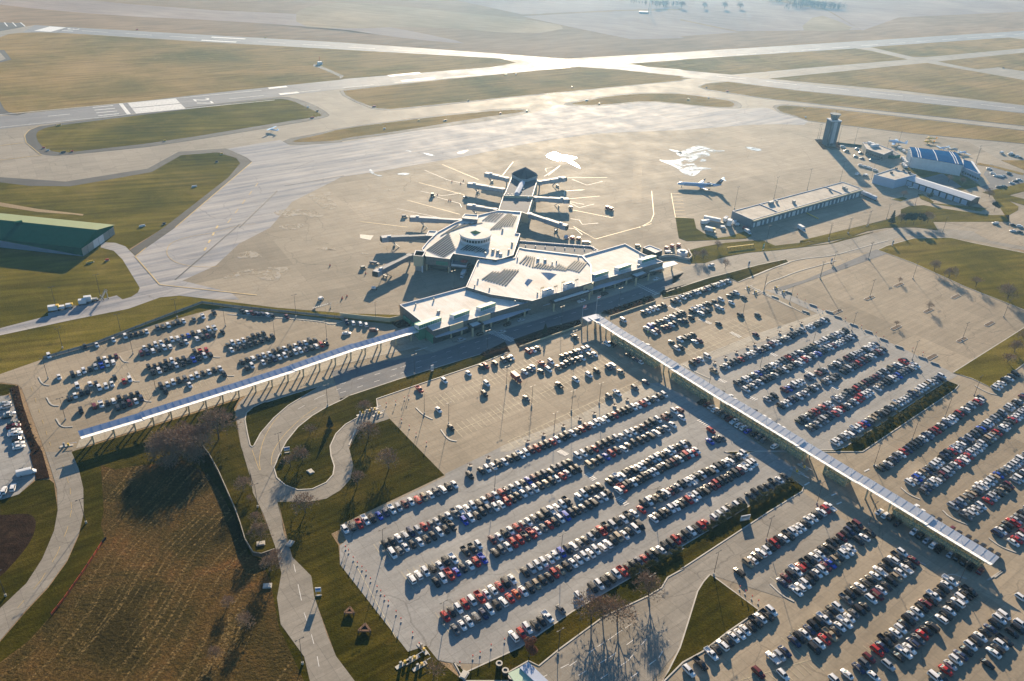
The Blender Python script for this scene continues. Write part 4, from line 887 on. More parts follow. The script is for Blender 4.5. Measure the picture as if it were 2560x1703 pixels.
wo, rf, _ = gable(bh, [A_[0], A_[1], B_[0], B_[1]], 9.8, 10.7, ('blueroof', 'blueroof'), 'whitemetal', .4)
for k in (.12, .17, .5, .86, .91):
    a = Vector(A_[0][:2]).lerp(Vector(A_[1][:2]), k); b = Vector(B_[1][:2]).lerp(Vector(B_[0][:2]), k); c = (a + b) / 2
    MB().beam((*a, 10.15), (*c, 11.05), .6, .12).build('roof_strip', M['whitemetal'], rf[0]); MB().beam((*c, 11.05), (*b, 10.15), .6, .12).build('roof_strip', M['whitemetal'], rf[1])
for s in ('m 1295,600', 'm 1580,645'):
    a = G1(s, 2.5); MB().box((a.x, a.y - .9, 2.6), (1.6, .3, 1.4), ROW).build('window', M['glassdark'], wo)
for k in range(5):
    q = Vector(A_[0][:2]).lerp(Vector(B_[1][:2]), (k + .5) / 5); MB().boxb(q.x - .6, q.y, 0, 1.2, 1.2, 9.4, .2).build('door_pier', M['whitemetal'], wo)
bx = empty('blue_roofed_annex', G1('m 1800,700')); tag(bx, 'lower annex with blue roof beside the blue roofed hangar', 'annex')
P = GS('m 1720,625 1900,700 1828,568 1712,538', 6.5); shell(bx, P, 6.2, .3, 'bluewhite', 'blueroof'); window_band(bx, P[0], P[1], 1.5, 3.2, 7)
a, b = GS('m 1895,690 1805,560', 6.9); MB().beam(a, b, 1.5, .3).build('roof_strip', M['whitemetal'], bx)
fs, P = bld('fire_station', 'pale flat roofed fire station in front of the blue roofed hangar', 'fire station', 'm 780,700 1000,758 1225,700 975,640', 7.0, .5, 'bluewhite', 'gravelroof')
for s in ('m 960,690', 'm 1090,668', 'm 1150,690', 'm 1010,648'): p = G1(s, 7); MB().boxb(p.x, p.y, 7, 1.8, 1.5, 1.6, .4).build('rooftop_unit', M['darksteel'], fs)
th = empty('maintenance_shed', G1('m 1500,880')); tag(th, 'long low shed with white gable roof and a row of white doors', 'maintenance shed')
A_ = GS('m 1105,745 1800,975', 5); B_ = GS('m 1895,940 1190,718', 5)
wo, rf, _ = gable(th, [A_[0], A_[1], B_[0], B_[1]], 4.8, 6.4, ('whitemetal', 'whitemetal'), 'darksteel', .4)
a, b = Vector(A_[0][:2]), Vector(A_[1][:2]); dd = (b - a).normalized(); nn = Vector((dd.y, -dd.x)); L = (b - a).length
for i in range(9):
    c = a + dd * L * (i + .8) / 9.6 + nn * .12; dr_ = MB().box((c.x, c.y, 2.0), (L / 12.5, .16, 3.9), math.atan2(dd.y, dd.x)).build('door', M['bluewhite'], wo)
# cargo building
cg, P = bld('cargo_building', 'long flat roofed cargo building with loading doors along the front', 'cargo building', 'n 718,452 1880,145 2085,217 930,545', 6.2, .4, 'greywall', 'gravelroof')
ra = Vector((P[3].x, P[3].y)); rb = Vector((P[2].x, P[2].y)); dd = (rb - ra).normalized(); nn = Vector((dd.y, -dd.x)); L = (rb - ra).length; an = math.atan2(dd.y, dd.x)
MB().beam((*(ra + nn * .8), 5.9), (*(rb + nn * .8), 5.9), 1.6, .9).build('fascia', M['cream'], cg)
for i in range(26):
    c = ra + dd * L * (i + .6) / 26.5 + nn * .1; w = 3.6 if i % 4 == 1 else 1.6
    MB().box((c.x, c.y, 1.9), (w, .14, 3.4), an).build('loading_door', M['whitemetal'], cg)
for s in ('n 1000,378 1190,462', 'n 1690,198 1870,270'):
    a, b = GS(s, 6.4); MB().beam((*a[:2], 6.5), (*b[:2], 6.5), .5, .5).build('roof_upstand', M['parapet'], cg)
for s, w in (('n 1125,375', 5), ('n 1365,365', 2), ('n 1895,215', 3), ('n 1915,232', 2), ('n 1185,365', 1), ('n 1745,235', 1)): p = G1(s, 6.5); MB().boxb(p.x, p.y, 6.2, w, 1.8, 2, an).build('rooftop_unit', M['steel'], cg)
# green roofed hangar, left
gh = empty('green_roofed_hangar', G1('p 400,600')); tag(gh, 'large hangar with green gable roof and white sliding doors', 'hangar')
ze = 6.2; zr = 10.2
FR = G1('p 850,583', ze); BR = G1('p 1190,352', ze); rr = G1('p 1012,432', zr)
FRv = Vector(FR[:2]); BRv = Vector(BR[:2]); FL = G1('p 0,493', ze); 
dl_ = (Vector(FL[:2]) - FRv).normalized(); L = 120
P0, P1, P2, P3 = FRv, FRv + dl_ * L, BRv + dl_ * L, BRv
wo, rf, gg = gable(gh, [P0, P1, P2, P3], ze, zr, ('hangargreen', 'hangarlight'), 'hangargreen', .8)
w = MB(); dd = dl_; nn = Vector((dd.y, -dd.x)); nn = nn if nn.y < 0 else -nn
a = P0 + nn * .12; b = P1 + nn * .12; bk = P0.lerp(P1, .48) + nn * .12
w.add([(*a, .3), (*b, .3), (*b, ze - .8), (*bk, ze - .8), (*a, .7)], [(0, 1, 2, 3, 4), (4, 3, 2, 1, 0)]); w.build('wall_panel', M['bluewhite'], wo)  # pale sky-lit area as a tapered panel; dark wedge above paints the shadow
ed = (P3 - P0); Le = ed.length; ed.normalize(); en = Vector((ed.y, -ed.x)); en = en if en.x > 0 else -en
for i in range(6):
    c = P0 + ed * Le * (i + .5) / 6 + en * .12; MB().box((c.x, c.y, 2.7), (Le / 6.4, .16, 5.0), math.atan2(ed.y, ed.x)).build('door', M['whitemetal' if i in (2, 3) else 'steel'], wo)
p = G1('p 195,310', 11.5); MB().boxb(p.x, p.y, 9.6, 4, 2, 2, ROW).build('roof_vent', M['hangargreen'], rf[0])

# --- covered walkways
def seg_walk(root, A, B, za, wn, wf, bright='brightroof', dull='bluewhite', bay=8.5, post='cream', dz=1.0, reach=1.0):
    """V shaped roof: near panel and far panel falling to a middle valley, on T columns; A->B along, near side = right hand"""
    A = Vector(A[:2]); B = Vector(B[:2]); d = (B - A).normalized(); nn = Vector((d.y, -d.x)); L = (B - A).length
    m = MB(); f = MB()
    def slab_(mb, p0, p1, z0, q0, q1, z1):
        v = [(*p0, z0), (*p1, z0), (*q1, z1), (*q0, z1)]; v += [(x, y, z + .18) for x, y, z in v]
        if (Vector(v[1]) - Vector(v[0])).cross(Vector(v[2]) - Vector(v[1])).z < 0: fs = [(0, 1, 2, 3), (7, 6, 5, 4), (0, 4, 5, 1), (1, 5, 6, 2), (2, 6, 7, 3), (3, 7, 4, 0)]
        else: fs = [(3, 2, 1, 0), (4, 5, 6, 7), (1, 5, 4, 0), (2, 6, 5, 1), (3, 7, 6, 2), (0, 4, 7, 3)]
        mb.add(v, fs)
    slab_(m, A, B, za, A + nn * wn, B + nn * wn, za + dz); slab_(f, A, B, za + .004, A - nn * wf, B - nn * wf, za + dz)
    m.build('roof_panel', M[bright], root); f.build('roof_panel', M[dull], root)
    q = max(2, int(L / 3.2))
    for i in range(q):
        p = A + d * L * (i + .5) / q
        MB().beam((*(p - nn * .2), za + .2 + dz * .2 / wf), (*(p - nn * wf), za + dz + .2), .10, .07).build('roof_rib', M['greywall' if bright == dull else 'parapet'], root)
        MB().beam((*(p + nn * .2), za + .2 + dz * .2 / wn), (*(p + nn * wn), za + dz + .2), .10, .07).build('roof_rib', M['parapet'], root)
    k = max(1, round(L / bay)); cm = MB()
    for i in range(k):
        p = A + d * L * (i + .5) / k
        pm = MB(); c0 = p + nn * (wn * .55); c1 = p - nn * (wf * .55)
        for c in (c0, c1): pm.boxb(c.x, c.y, 0, .55, .55, za + .2, math.atan2(d.y, d.x))
        pm.beam((*(p + nn * wn * .9), za - .1), (*(p - nn * wf * .9), za - .1), .3, .4)
        pm.build('post', M[post], root)
w1 = empty('covered_walkway', G1('d 1580,1160')); tag(w1, 'long white covered walkway running left from the terminal entrance', 'covered walkway')
zz = 4.0
nodes = [('d 535,1420', 'd 552,1478'), ('d 955,1296', 'd 980,1350'), ('d 1545,1110', 'd 1572,1162'), ('d 1990,968', 'd 2016,1018'), ('e 90,822', 'e 115,868'), ('e 500,700', 'e 548,742')]
for i in range(5):
    fa = Vector(G1(nodes[i][0], zz + 1)[:2]); na = Vector(G1(nodes[i][1], zz + 1)[:2]); fb = Vector(G1(nodes[i + 1][0], zz + 1)[:2]); nb = Vector(G1(nodes[i + 1][1], zz + 1)[:2])
    wdt = ((fa - na).length + (fb - nb).length) / 2
    d = ((fb + nb) - (fa + na)).normalized(); nrm = Vector((d.y, -d.x))
    ca = (fa + na) / 2; cb = (fb + nb) / 2; off = (na - ca).dot(nrm); wdt = abs((fa - na).dot(nrm))
    seg_walk(w1, ca + d * .15, cb + d * (.6 if i < 4 else 0), zz + (.25 if i % 2 else 0), wdt / 2, wdt / 2)  # sunward panel brighter, shaded far panel bluer: light put into the panel colours
w2 = empty('covered_walkway', G1('o 1400,700')); tag(w2, 'longer covered walkway with glass shelters crossing between the big parking lots', 'covered walkway')
near = GS('e 1700,645 1885,765 o 960,425 1395,700 i 1250,250 1700,525 2112,777', 5.0); far = GS('e 1800,625 1960,745 o 1072,375 1495,632 i 1478,300 1850,525 2170,725', 5.0)
na = [Vector(p[:2]) for p in near]; 
d = (na[-1] - na[0]).normalized(); nrm = Vector((d.y, -d.x)); nrm = nrm if nrm.y < 0 else -nrm
base0 = na[0]; ts = [0, 28, 62, 100, 138, 168, 198, (na[-1] - na[0]).length]
def line_at(t):
    for a, b in zip(na, na[1:]):
        ta_, tb_ = (a - base0).dot(d), (b - base0).dot(d)
        if t <= tb_ + 1e-3: return a.lerp(b, (t - ta_) / (tb_ - ta_))
    return na[-1]
for i in range(len(ts) - 1):
    a, b = line_at(ts[i]), line_at(ts[i + 1]); dd = (b - a).normalized(); nq = Vector((dd.y, -dd.x)); nq = nq if nq.y < 0 else -nq
    seg_walk(w2, a - nq * 2.6, b - nq * 2.6 + dd * .4, 4.4 + (.3 if i % 2 else 0), 2.6, 4.4, 'brightroof', 'whitemetal', 9.5)
    for k in range(3):
        p = (a - nq * 4.4).lerp(b - nq * 4.4, (k + .5) / 3); MB().tube((*p, 4.2), (*p, 8.2), .09, n=6).build('mast', M['whitemetal'], w2)
P = GS('e 1660,640 1755,615 1790,640 1700,668', 5.4); MB().prism(P, 5.0, 5.3).build('roof_panel', M['bluewhite'], w2)
for p in P: MB().boxb(p.x, p.y, 0, .5, .5, 5.0, ROW).build('post', M['cream'], w2)
def shelter(t0, t1, lab):
    a, b = line_at(t0), line_at(t1); dd = (b - a).normalized(); nq = Vector((dd.y, -dd.x)); nq = nq if nq.y < 0 else -nq
    a = a - nq * .6; b = b - nq * .6; r = empty('glass_shelter', (a.x, a.y, 0)); tag(r, lab, 'glass shelter', 'glass shelters under the covered walkway')
    L = (b - a).length; n = max(2, int(L / 2.2)); Wd = 4.4
    fr = MB(); gl = MB()
    for off in (0, Wd):
        p, q = a - nq * off, b - nq * off
        gl.beam((*p, 1.9), (*q, 1.9), .06, 3.2)
        for z in (.15, 2.0, 3.6): fr.beam((*p, z), (*q, z), .18, .16)
        for i in range(n + 1): c = p.lerp(q, i / n); fr.boxb(c.x, c.y, 0, .18, .18, 3.7, math.atan2(dd.y, dd.x))
    for p in (a, b): gl.beam((*p, 1.9), (*(p - nq * Wd), 1.9), .06, 3.2)
    fr.build('frame', M['yellowframe'], r); gl.build('glazing', M['shelterglass'], r)
M['yellowframe'] = flat('tan shelter frame', (.40, .36, .20), .5)
m_, n_, b_ = newmat('shelter glazing'); b_.inputs['Base Color'].default_value = (.25, .34, .26, 1); b_.inputs['Roughness'].default_value = .15; b_.inputs['Alpha'].default_value = .55; M['shelterglass'] = m_
LT = ts[-1]
shelter(20, 52, 'glass shelter nearest the terminal drive'); shelter(64, 88, 'second glass shelter from the terminal, beside a bare paved crossing'); shelter(96, 142, 'longest glass shelter, with a row of cars parked against it'); shelter(153, 163, 'short glass shelter near the two curved kerbs'); shelter(LT - 38, LT - 3, 'glass shelter at the far end from the terminal')

# toll plaza canopy at the bottom edge
tc = empty('toll_canopy', G1('h 1290,1560')); tag(tc, 'pale metal canopy roof over the exit lanes at the bottom', 'canopy')
P = GS('h 1150,1512 1225,1476 1400,1640 1300,1720', 5.5); MB().prism(P, 5.0, 5.4).build('roof_panel', M['greenroof'], tc)
P = GS('h 1228,1474 1288,1436 1450,1590 1402,1638', 5.9); MB().prism(P, 5.5, 5.9).build('roof_panel', M['bluewhite'], tc)
for s in ('h 1190,1530', 'h 1300,1560', 'h 1270,1480'): p = G1(s, 4.8); MB().boxb(p.x, p.y, 0, .5, .5, 5.0, ROW).build('post', M['steel'], tc)

# ------------------------------------------------------------------ cars
PAL = {'w': ((.74, .74, .74), 'white'), 's': ((.42, .43, .45), 'silver'), 'g': ((.13, .135, .14), 'grey'), 'k': ((.012, .012, .014), 'black'), 'd': ((.02, .035, .09), 'dark blue'), 'b': ((.01, .06, .42), 'bright blue'),
       'r': ((.42, .015, .012), 'red'), 'm': ((.13, .012, .018), 'maroon'), 'o': ((.55, .10, .02), 'orange'), 't': ((.36, .28, .18), 'tan'), 'n': ((.03, .06, .045), 'dark green')}
CM = {k: flat('car paint ' + v[1], v[0], .38, .0, .35, .3) for k, v in PAL.items()}
M['carglass'] = flat('car glass', (.015, .018, .022), .06, 0, spec=.9)
def loft(mb, st, m=0):
    """stations (x, zb, zt, halfwidth): a rounded body shell"""
    rings = []
    for x, zb, zt, hw in st:
        rings.append([(x, -hw * .9, zb), (x, -hw, zb + (zt - zb) * .35), (x, -hw * .97, zb + (zt - zb) * .75), (x, -hw * .86, zt), (x, 0, zt + .035), (x, hw * .86, zt), (x, hw * .97, zb + (zt - zb) * .75), (x, hw, zb + (zt - zb) * .35), (x, hw * .9, zb)])
    n = len(rings[0]); b = len(mb.v)
    for r in rings: mb.v += r
    for i in range(len(rings) - 1):
        for j in range(n - 1):
            p = b + i * n + j; mb.f.append((p, p + 1, p + 1 + n, p + n)[::-1]); mb.m.append(m)
    mb.f.append(tuple(b + j for j in range(n))[::-1]); mb.m.append(m)
    mb.f.append(tuple(b + (len(rings) - 1) * n + j for j in range(n))); mb.m.append(m)
def cabin(b0, b1, r0, r1, zb, zr, hb, hr):
    """returns painted cabin shell builder + glass panes; x from rear b0 to front b1 at belt, r0..r1 at roof"""
    v = [(b0, -hb, zb), (b1, -hb, zb), (b1, hb, zb), (b0, hb, zb), (r0, -hr, zr), (r1, -hr, zr), (r1, hr, zr), (r0, hr, zr), ((r0 + r1) / 2, 0, zr + .05)]
    c = MB(); c.add(v, [(0, 1, 5, 4), (1, 2, 6, 5), (2, 3, 7, 6), (3, 0, 4, 7), (4, 5, 8), (5, 6, 8), (6, 7, 8), (7, 4, 8)])
    V = [Vector(p) for p in v]
    def pane(a, b_, c_, d, k=.10, o=.02):
        P = [V[a], V[b_], V[c_], V[d]]; n = (P[1] - P[0]).cross(P[3] - P[0]).normalized(); ce = sum(P, Vector()) / 4
        return [p.lerp(ce, k) + n * o for p in P]
    g = {}
    for nm, idx, k in (('windscreen', (1, 2, 6, 5), .10), ('rear_window', (3, 0, 4, 7), .14), ('side_window', (0, 1, 5, 4), .13), ('side_window', (2, 3, 7, 6), .13)):
        m = MB(); m.add(pane(*idx, k), [(0, 1, 2, 3)]); g.setdefault(nm, []).append(m)
    return c, g
def wheels(L, tr, r=.33):
    out = []
    for sx, sy in ((L * .31, -1), (L * .31, 1), (-L * .30, -1), (-L * .30, 1)):
        m = MB(); m.tube((sx, sy * (tr - .22), r), (sx, sy * (tr + .01), r), r, n=12); m.tube((sx, sy * (tr), r), (sx, sy * (tr + .02), r), r * .6, n=10, m=1); out.append(m)
    return out
def model(t):
    b = MB(); extra = []
    if t == 'S':
        loft(b, [(-2.36, .35, .74, .70), (-2.2, .25, .93, .84), (-1.7, .2, .97, .9), (1.0, .2, .95, .91), (1.85, .22, .84, .88), (2.28, .3, .68, .76), (2.38, .38, .58, .62)])
        c, g = cabin(-1.85, 1.15, -1.05, .30, .93, 1.44, .82, .63); w = wheels(4.7, .88); L = 4.75
    elif t == 'U':
        loft(b, [(-2.36, .4, .95, .76), (-2.25, .3, 1.08, .88), (-1.7, .25, 1.1, .94), (1.05, .25, 1.08, .95), (1.9, .27, 1.0, .92), (2.3, .35, .84, .80), (2.4, .42, .74, .68)])
        c, g = cabin(-2.28, 1.25, -1.95, .45, 1.05, 1.70, .86, .70); w = wheels(4.75, .92, .37); L = 4.8
        b.box((-.8, .6, 1.76), (1.9, .05, .05)); b.box((-.8, -.6, 1.76), (1.9, .05, .05))
    elif t == 'V':
        loft(b, [(-2.5, .4, 1.0, .8), (-2.4, .28, 1.08, .92), (1.4, .25, 1.06, .97), (2.15, .27, .95, .93), (2.5, .38, .76, .76)])
        c, g = cabin(-2.45, 1.75, -2.3, .75, 1.04, 1.75, .90, .76); w = wheels(5.0, .94, .35); L = 5.05
    else:
        loft(b, [(-.62, .4, 1.1, .96), (-.55, .38, 1.14, .97), (1.4, .38, 1.13, .98), (2.5, .42, 1.08, .95), (2.78, .5, .92, .86), (2.85, .58, .8, .76)])
        b.box((-1.7, 0, .62), (2.2, 1.86, .4)); b.box((-1.7, .9, .98), (2.25, .12, .42)); b.box((-1.7, -.9, .98), (2.25, .12, .42)); b.box((-2.78, 0, .9), (.1, 1.9, .6))
        c, g = cabin(-.62, 1.55, -.45, .8, 1.1, 1.82, .88, .72); w = wheels(5.7, .95, .40); L = 5.7
    b.add(c.v, c.f)
    return b, g, w, L
MODELS = {t: model(t) for t in 'SUVP'}
TN = {'S': 'sedan', 'U': 'SUV', 'V': 'minivan', 'P': 'pickup truck'}
def mesh_of(mb, name, mats):
    me = bpy.data.meshes.new(name); me.from_pydata(mb.v, [], mb.f)
    for m in mats: me.materials.append(m)
    me.polygons.foreach_set('material_index', mb.m); me.update(); return me
BODYM = {}; PARTM = {}
for t, (b, g, w, L) in MODELS.items():
    BODYM[t] = mesh_of(b, 'car', []); 
    PARTM[t] = [(nm, mesh_of(m, nm, [M['carglass']])) for nm, ms in g.items() for m in ms] + [('wheel', mesh_of(m, 'wheel', [M['rubber'], M['rim']])) for m in w]
CARS = []   # x, y, heading, type, colour, row phrase, index
rc = random.Random(11)
def rtype(c): 
    return rc.choices('SUVP', (46, 38, 8, 8))[0]
def addcar(p, hd, ch, row, idx, n):
    up = ch.isupper(); c = ch.lower()
    if c == '?': c = rc.choices('wskgdrmbt', (27, 15, 27, 12, 6, 5, 5, 2, 3))[0]
    t = 'P' if up else rtype(c)
    if t == 'P' and not up: t = 'U'
    if not up and rc.random() < .05: t = 'P'
    if rc.random() < .18: hd += math.pi
    CARS.append([p[0], p[1], hd + R(rc.uniform(-2, 2)), t, c, row, idx, n])
HC = ROW - R(94)
def row(s, st, phrase, hd=HC, fill=None, sp=2.85):
    a, b = GS(s, .6); a = Vector(a[:2]); b = Vector(b[:2])
    if fill is not None:
        n = int(round((b - a).length / sp)) + 1; st = ''.join('?' if rc.random() < fill else '.' for _ in range(n)) if not st else (st + ''.join('?' if rc.random() < fill else '.' for _ in range(200)))[:n]
    n = len(st); cnt = sum(1 for c in st if c != '.'); k = 0
    d = (b - a).normalized() if n > 1 else Vector((1, 0)); q = Vector((-d.y, d.x))
    for i, ch in enumerate(st):
        if ch == '.': continue
        p = a.lerp(b, i / max(1, n - 1)) + q * rc.uniform(-.35, .35) + d * rc.uniform(-.1, .1)
        addcar(p, hd, ch, phrase, k, cnt); k += 1
def spots(tile, lst, phrase, hd=HC):
    L = lst.split(); 
    for k, w in enumerate(L):
        xy, ch = w[:-1], w[-1]; p = G1(tile + ' ' + xy, .6); addcar(p, hd, ch, phrase, k, len(L))
# long term lot, bottom centre
row('h 35,530 780,222', 'wkRWkbdWsmwrtwgwkw', 'the row along the grass triangle')
row('h 890,165 e 2220,1172', 'k.kwwkwkkwwmrkkrwkkwkrmwwwwkrkkkwwrwk', 'the long row beside the planter walk', fill=.97)
row('h 310,632 1575,75', 'kkwsdsrgskwGwwwkwmwrgswkbmkdkgdkk', 'the back half of the first double row')
row('h 360,700 1625,115', 'wgwkwkkwkK.bwkkgwwrkkwswktkwrskk', 'the front half of the first double row')
row('h 1625,30 e 2180,1345', 'wwkrkkksswwkmkkw', 'the back half of the double row past the first crosswalk')
row('h 1700,90 e 2235,1400', 'tkkbrkwkkkkkwks', 'the front half of the double row past the first crosswalk')
spots('e', '2225,1330m 2252,1310k 2290,1285w 2328,1275m 2280,1378w 2342,1330w', 'the loose group by the walkway crossing')
row('h 490,870 950,640', 'wwwkwkW.kKw', 'the back half of the short block at lower left')
row('h 658,890 975,730', 'kwRbkwrB', 'the front half of the short block at lower left')
row('h 1045,605 1555,340', 'mwkwrgwgkkwwwK', 'the back half of the second double row'); row('h 1630,305 1775,235', 'wwkkk', 'the five cars ending the second double row')
row('h 1060,690 1840,290', 'kgwrrKRwgrkwbkkgkkswk', 'the front half of the second double row')
row('h 1840,205 o 1165,1212', 'kkwwkkkwwkkswkkwwkkwk', 'the back half of the second double row past the crosswalk')
row('h 1900,262 o 1268,1292', 'wrkkwkkkkswkkkkmkwkrwrw', 'the front half of the second double row past the crosswalk')
row('h 715,1125 2010,422', 'rkwrwRwwrkw.kswwwwbkwgkskrkskwkw', 'the back half of the third double row')
row('h 785,1215 2052,505', 'gwwgdwkwrowktkkrtkwwwwwwwktwkwk', 'the front half of the third double row')
row('h 2082,357 i 440,15', 'kwktkwmkskswskwkkwkkwwkkww', 'the back half of the third double row past the crosswalk')
spots('h', '2062,395r', 'the third double row, alone at the crosswalk')
row('h 2145,460 i 505,75', 'wkkkwwkkrwwkkkmrkkkkkmwwww', 'the front half of the third double row past the crosswalk')
row('h 1188,1265 1425,1132', 'wrwkkW', 'the six cars beside the round brown tree')
spots('h', '1510,1077g', 'the hedge row, alone beside an empty gap'); spots('h', '1635,990w', 'the hedge row, alone behind the bare trees')
row('h 1730,930 i 180,490', 'kwkkwRkkdrkkwkkrkkwkrr', 'the hedge row between trees and white sign')
row('i 235,455 425,345', 'wwwKwk', 'the six hedge row cars by the white hedge sign')
row('i 480,305 715,170', 'kkkkKwk', 'the hedge row cars at its upper end')
spots('e', '545,1135R 675,1275w 760,1395k 990,1165k 1005,1095w 1275,1195g 715,1075w 880,1025w', 'the half empty lot below the terminal, left part')
spots('e', '970,980k 1000,975r 1060,955k 1120,935g 1150,925k 1175,915w 1290,875r 1325,865w 1355,855k', 'the kerbside row below the shrub bed')
spots('e', '1500,1105K 1615,1070w 1705,1035w 1760,1010k 1840,985d 1865,970w 1925,1015t 2095,1085d 2020,1125g 1845,1185g 1900,1160W 1265,1015w 1300,1000d 1320,980w 1375,1010k 1385,960R 1430,1000w 1445,945w', 'the lot below the terminal, middle part')
row('e 1495,985 1590,940', 'tkkk', 'the four cars in the middle of the short term lot')
row('e 1525,910 1700,855', 'kkkkssw', 'the short term lot back row'); spots('e', '1630,930k 1660,920w 1710,905g 1745,895w 1610,775k 1940,660w 1830,825w 1860,825k 1975,900k 2025,930d 2055,945w', 'the short term lot near the walkway')
# right lower lots
spots('i', '405,825k', 'the empty bay left of the lower right lot')
row('i 462,760 1020,377', 'twkwwkrkwKwwwkwwkwrW', 'the single row above the lower right lot')
row('i 695,890 1215,500', 'dmkwrKkwwkkkkmkdkm', 'the back half of the first lower right block')
row('i 790,950 1165,655', 'Wwwkkwwmbtkwww', 'the front half of the first lower right block'); row('i 1225,615 1300,558', 'kwk', 'the three end cars of the first lower right block')
row('i 785,1300 1075,1062', 'dkwdkkWkkw', 'the back half of the lower left middle block'); row('i 915,1342 1258,1055', 'kwrtkwwwgkk', 'the front half of the lower left middle block')
row('i 1135,1010 1520,690', 'GkkwkkwwkkwKw', 'the back half of the second lower right block'); row('i 1310,1010 1605,745', 'wmwkktwwkm', 'the front half of the second lower right block')
spots('i', '60,1500w 140,1450K', 'the bottom edge beside the grass triangle'); row('i 215,1385 625,1090', 'WkwkwwwkkwKw', 'the row along the right side of the grass triangle')
spots('i', '635,1410W 680,1395s 717,1365d 535,1510m 705,1525w', 'the loose group at the bottom'); 
row('i 1345,1360 1850,885', 'rdKkwwkkswkmkWkkww', 'the back half of the third lower right block'); row('i 1500,1405 1985,955', 'kWwdgrkk.wkwkwwkK', 'the front half of the third lower right block')
row('i 1820,1495 2210,1115', 'rswdkwkwkdkww', 'the back half of the last block at the corner'); spots('i', '2105,1450k 2145,1375w 2172,1350k 2195,1320w 2222,1290K 2270,1240k 2312,1210k 2330,1180w', 'the front half of the last block at the corner')
spots('i', '1142,1520w 1222,1480d 1262,1450g 1292,1410m 1425,1460s 1325,1535w 1745,1545w 1795,1550k 1060,1560w 2335,1000w', 'the bottom edge of the lower right lot')
HW = ROW + R(2)
spots('i', '1365,410w 1405,435w 1445,450k 1490,490k', 'the four cars against the far walkway shelter', HW)
spots('i', '1605,545W 1645,575k 1690,605s 1732,640w 1777,665K', 'the five cars in the middle of the far shelter', HW)
spots('i', '1850,700s 1895,722k 1945,755k 1995,785k 2055,815m', 'the five cars at the walkway end', HW)
spots('i', '1610,380w 1650,415w 1715,450k 1760,480k 1855,530m 1900,560k 1965,590k 2015,620k 2065,650k 2115,680k 2165,712k', 'the row behind the far walkway shelter', HW)
spots('f', '150,1220k 185,1238m 215,1255s 240,1275w 275,1295g 310,1318g 342,1338m 372,1355W 402,1380w 437,1398w 465,1420b 510,1440k 545,1460g 577,1482g 650,1525w', 'the row in front of the long glass shelter', HW)
spots('f', '280,1155k 340,1185w 365,1210w 430,1250w 505,1285k 535,1310g 565,1325w 600,1347w 635,1367k 662,1387w 697,1407w', 'the row behind the long glass shelter', HW)
spots('o', '680,165w 740,190w', 'the pair behind the first shelter', HW)
spots('o', '1420,1080r 1410,1195b 1475,1175k 1535,1160g', 'the loose group beside the walkway shade'); 
spots('f', '235,1010t', 'the far lot, alone at the row end')
row('f 295,985 1005,655', '', 'the far planter row', fill=.96)
row('f 395,1095 1135,730', '', 'the far first double row, back', fill=.97); row('f 450,1135 1190,765', '', 'the far first double row, front', fill=.97)
row('f 570,1215 1345,825', '', 'the far second double row, back', fill=.93); row('f 670,1265 1395,862', '', 'the far second double row, front', fill=.93)
row('f 815,1355 1545,935', '', 'the far third double row, back', fill=.97); row('f 890,1400 1610,970', '', 'the far third double row, front', fill=.97)
row('f 1060,1500 1795,1045', '', 'the row above the far grass strip', fill=.98)
row('f 2160,1125 2300,1030', 'wwwkwkk', 'the white group by the far green')
row('i 1370,115 f 2070,1197', '', 'the right hand single row', fill=.98)
row('i 1575,215 f 2420,1140', '', 'the right hand first block, back', fill=.97); row('i 1665,270 f 2420,1235', '', 'the right hand first block, front', fill=.97)
row('i 1870,375 2500,-60', '', 'the right hand second block, back', fill=.97); row('i 1950,440 2500,60', '', 'the right hand second block, front', fill=.97)
row('i 2170,560 2600,240', '', 'the right hand third block, back', fill=.98); row('i 2280,620 2600,390', '', 'the right hand third block, front', fill=.98)
# short term lot right of the walkway
spots('l', '1110,735k 1155,720s', 'short stay'); row('l 1200,690 1690,520', '', 'short stay', fill=.95)
row('l 795,850 1010,775', 'kwwwkk', 'short stay'); row('l 825,1015 1035,925', 'wbkgkw', 'short stay'); spots('l', '905,1065w 940,1045m 1010,1010m 1050,1000m 1090,980w 1125,970k 1190,940d 1235,940k 1300,900k 1395,860w 1430,840k 1475,832k 1545,735k 1610,715w 1575,795w 1610,805w 1700,675k 1735,655k 1772,645w 1850,690k 1720,745w 1815,880k 1995,875k 1585,965k 1975,1080m 1090,1160k 1335,1155w 1385,1150m 1145,1230w 1190,1220k 1310,1385k 1350,1355m 1395,1342w 1465,1310w 580,930w', 'short stay')
row('l 1065,915 1215,850', 'kwkkk', 'short stay'); row('l 1300,835 1480,755', 'kwwwkk', 'short stay'); row('l 1175,1140 1320,1082', 'wkkkk', 'short stay')
# left lot
spots('d', '335,905w 580,840k 663,830w 778,795w 1330,655g 1390,635w 1467,610K', 'left')
row('d 858,770 1005,740', 'wkkkw', 'left'); row('d 1080,715 1258,668', 'gkwkkw', 'left'); row('d 1660,602 1862,628', 'Kwmddwk', 'left', ROW + R(95)); spots('d', '1965,635m', 'left')
row('d 680,935 795,905', 'kwkm', 'left'); row('d 497,1035 775,948', 'kwwksbww', 'left'); row('d 990,850 1467,713', 'wkwwkwwdbkwkww', 'left'); row('d 970,893 1460,760', 'mdwkww.kw.wkmk', 'left'); spots('d', '1525,740k 405,1050w 530,1112w 617,1097w 658,1092k 785,1050k 850,1080r 890,1067w', 'left')
row('d 475,1195 600,1148', 'kwkk', 'left'); row('d 683,1125 768,1100', 'www', 'left'); row('d 1020,985 1258,920', 'kkkkwkk', 'left'); row('d 1335,880 1415,870', 'krr', 'left'); row('d 1048,1020 1440,895', 'kwkkwkkbkwk', 'left')
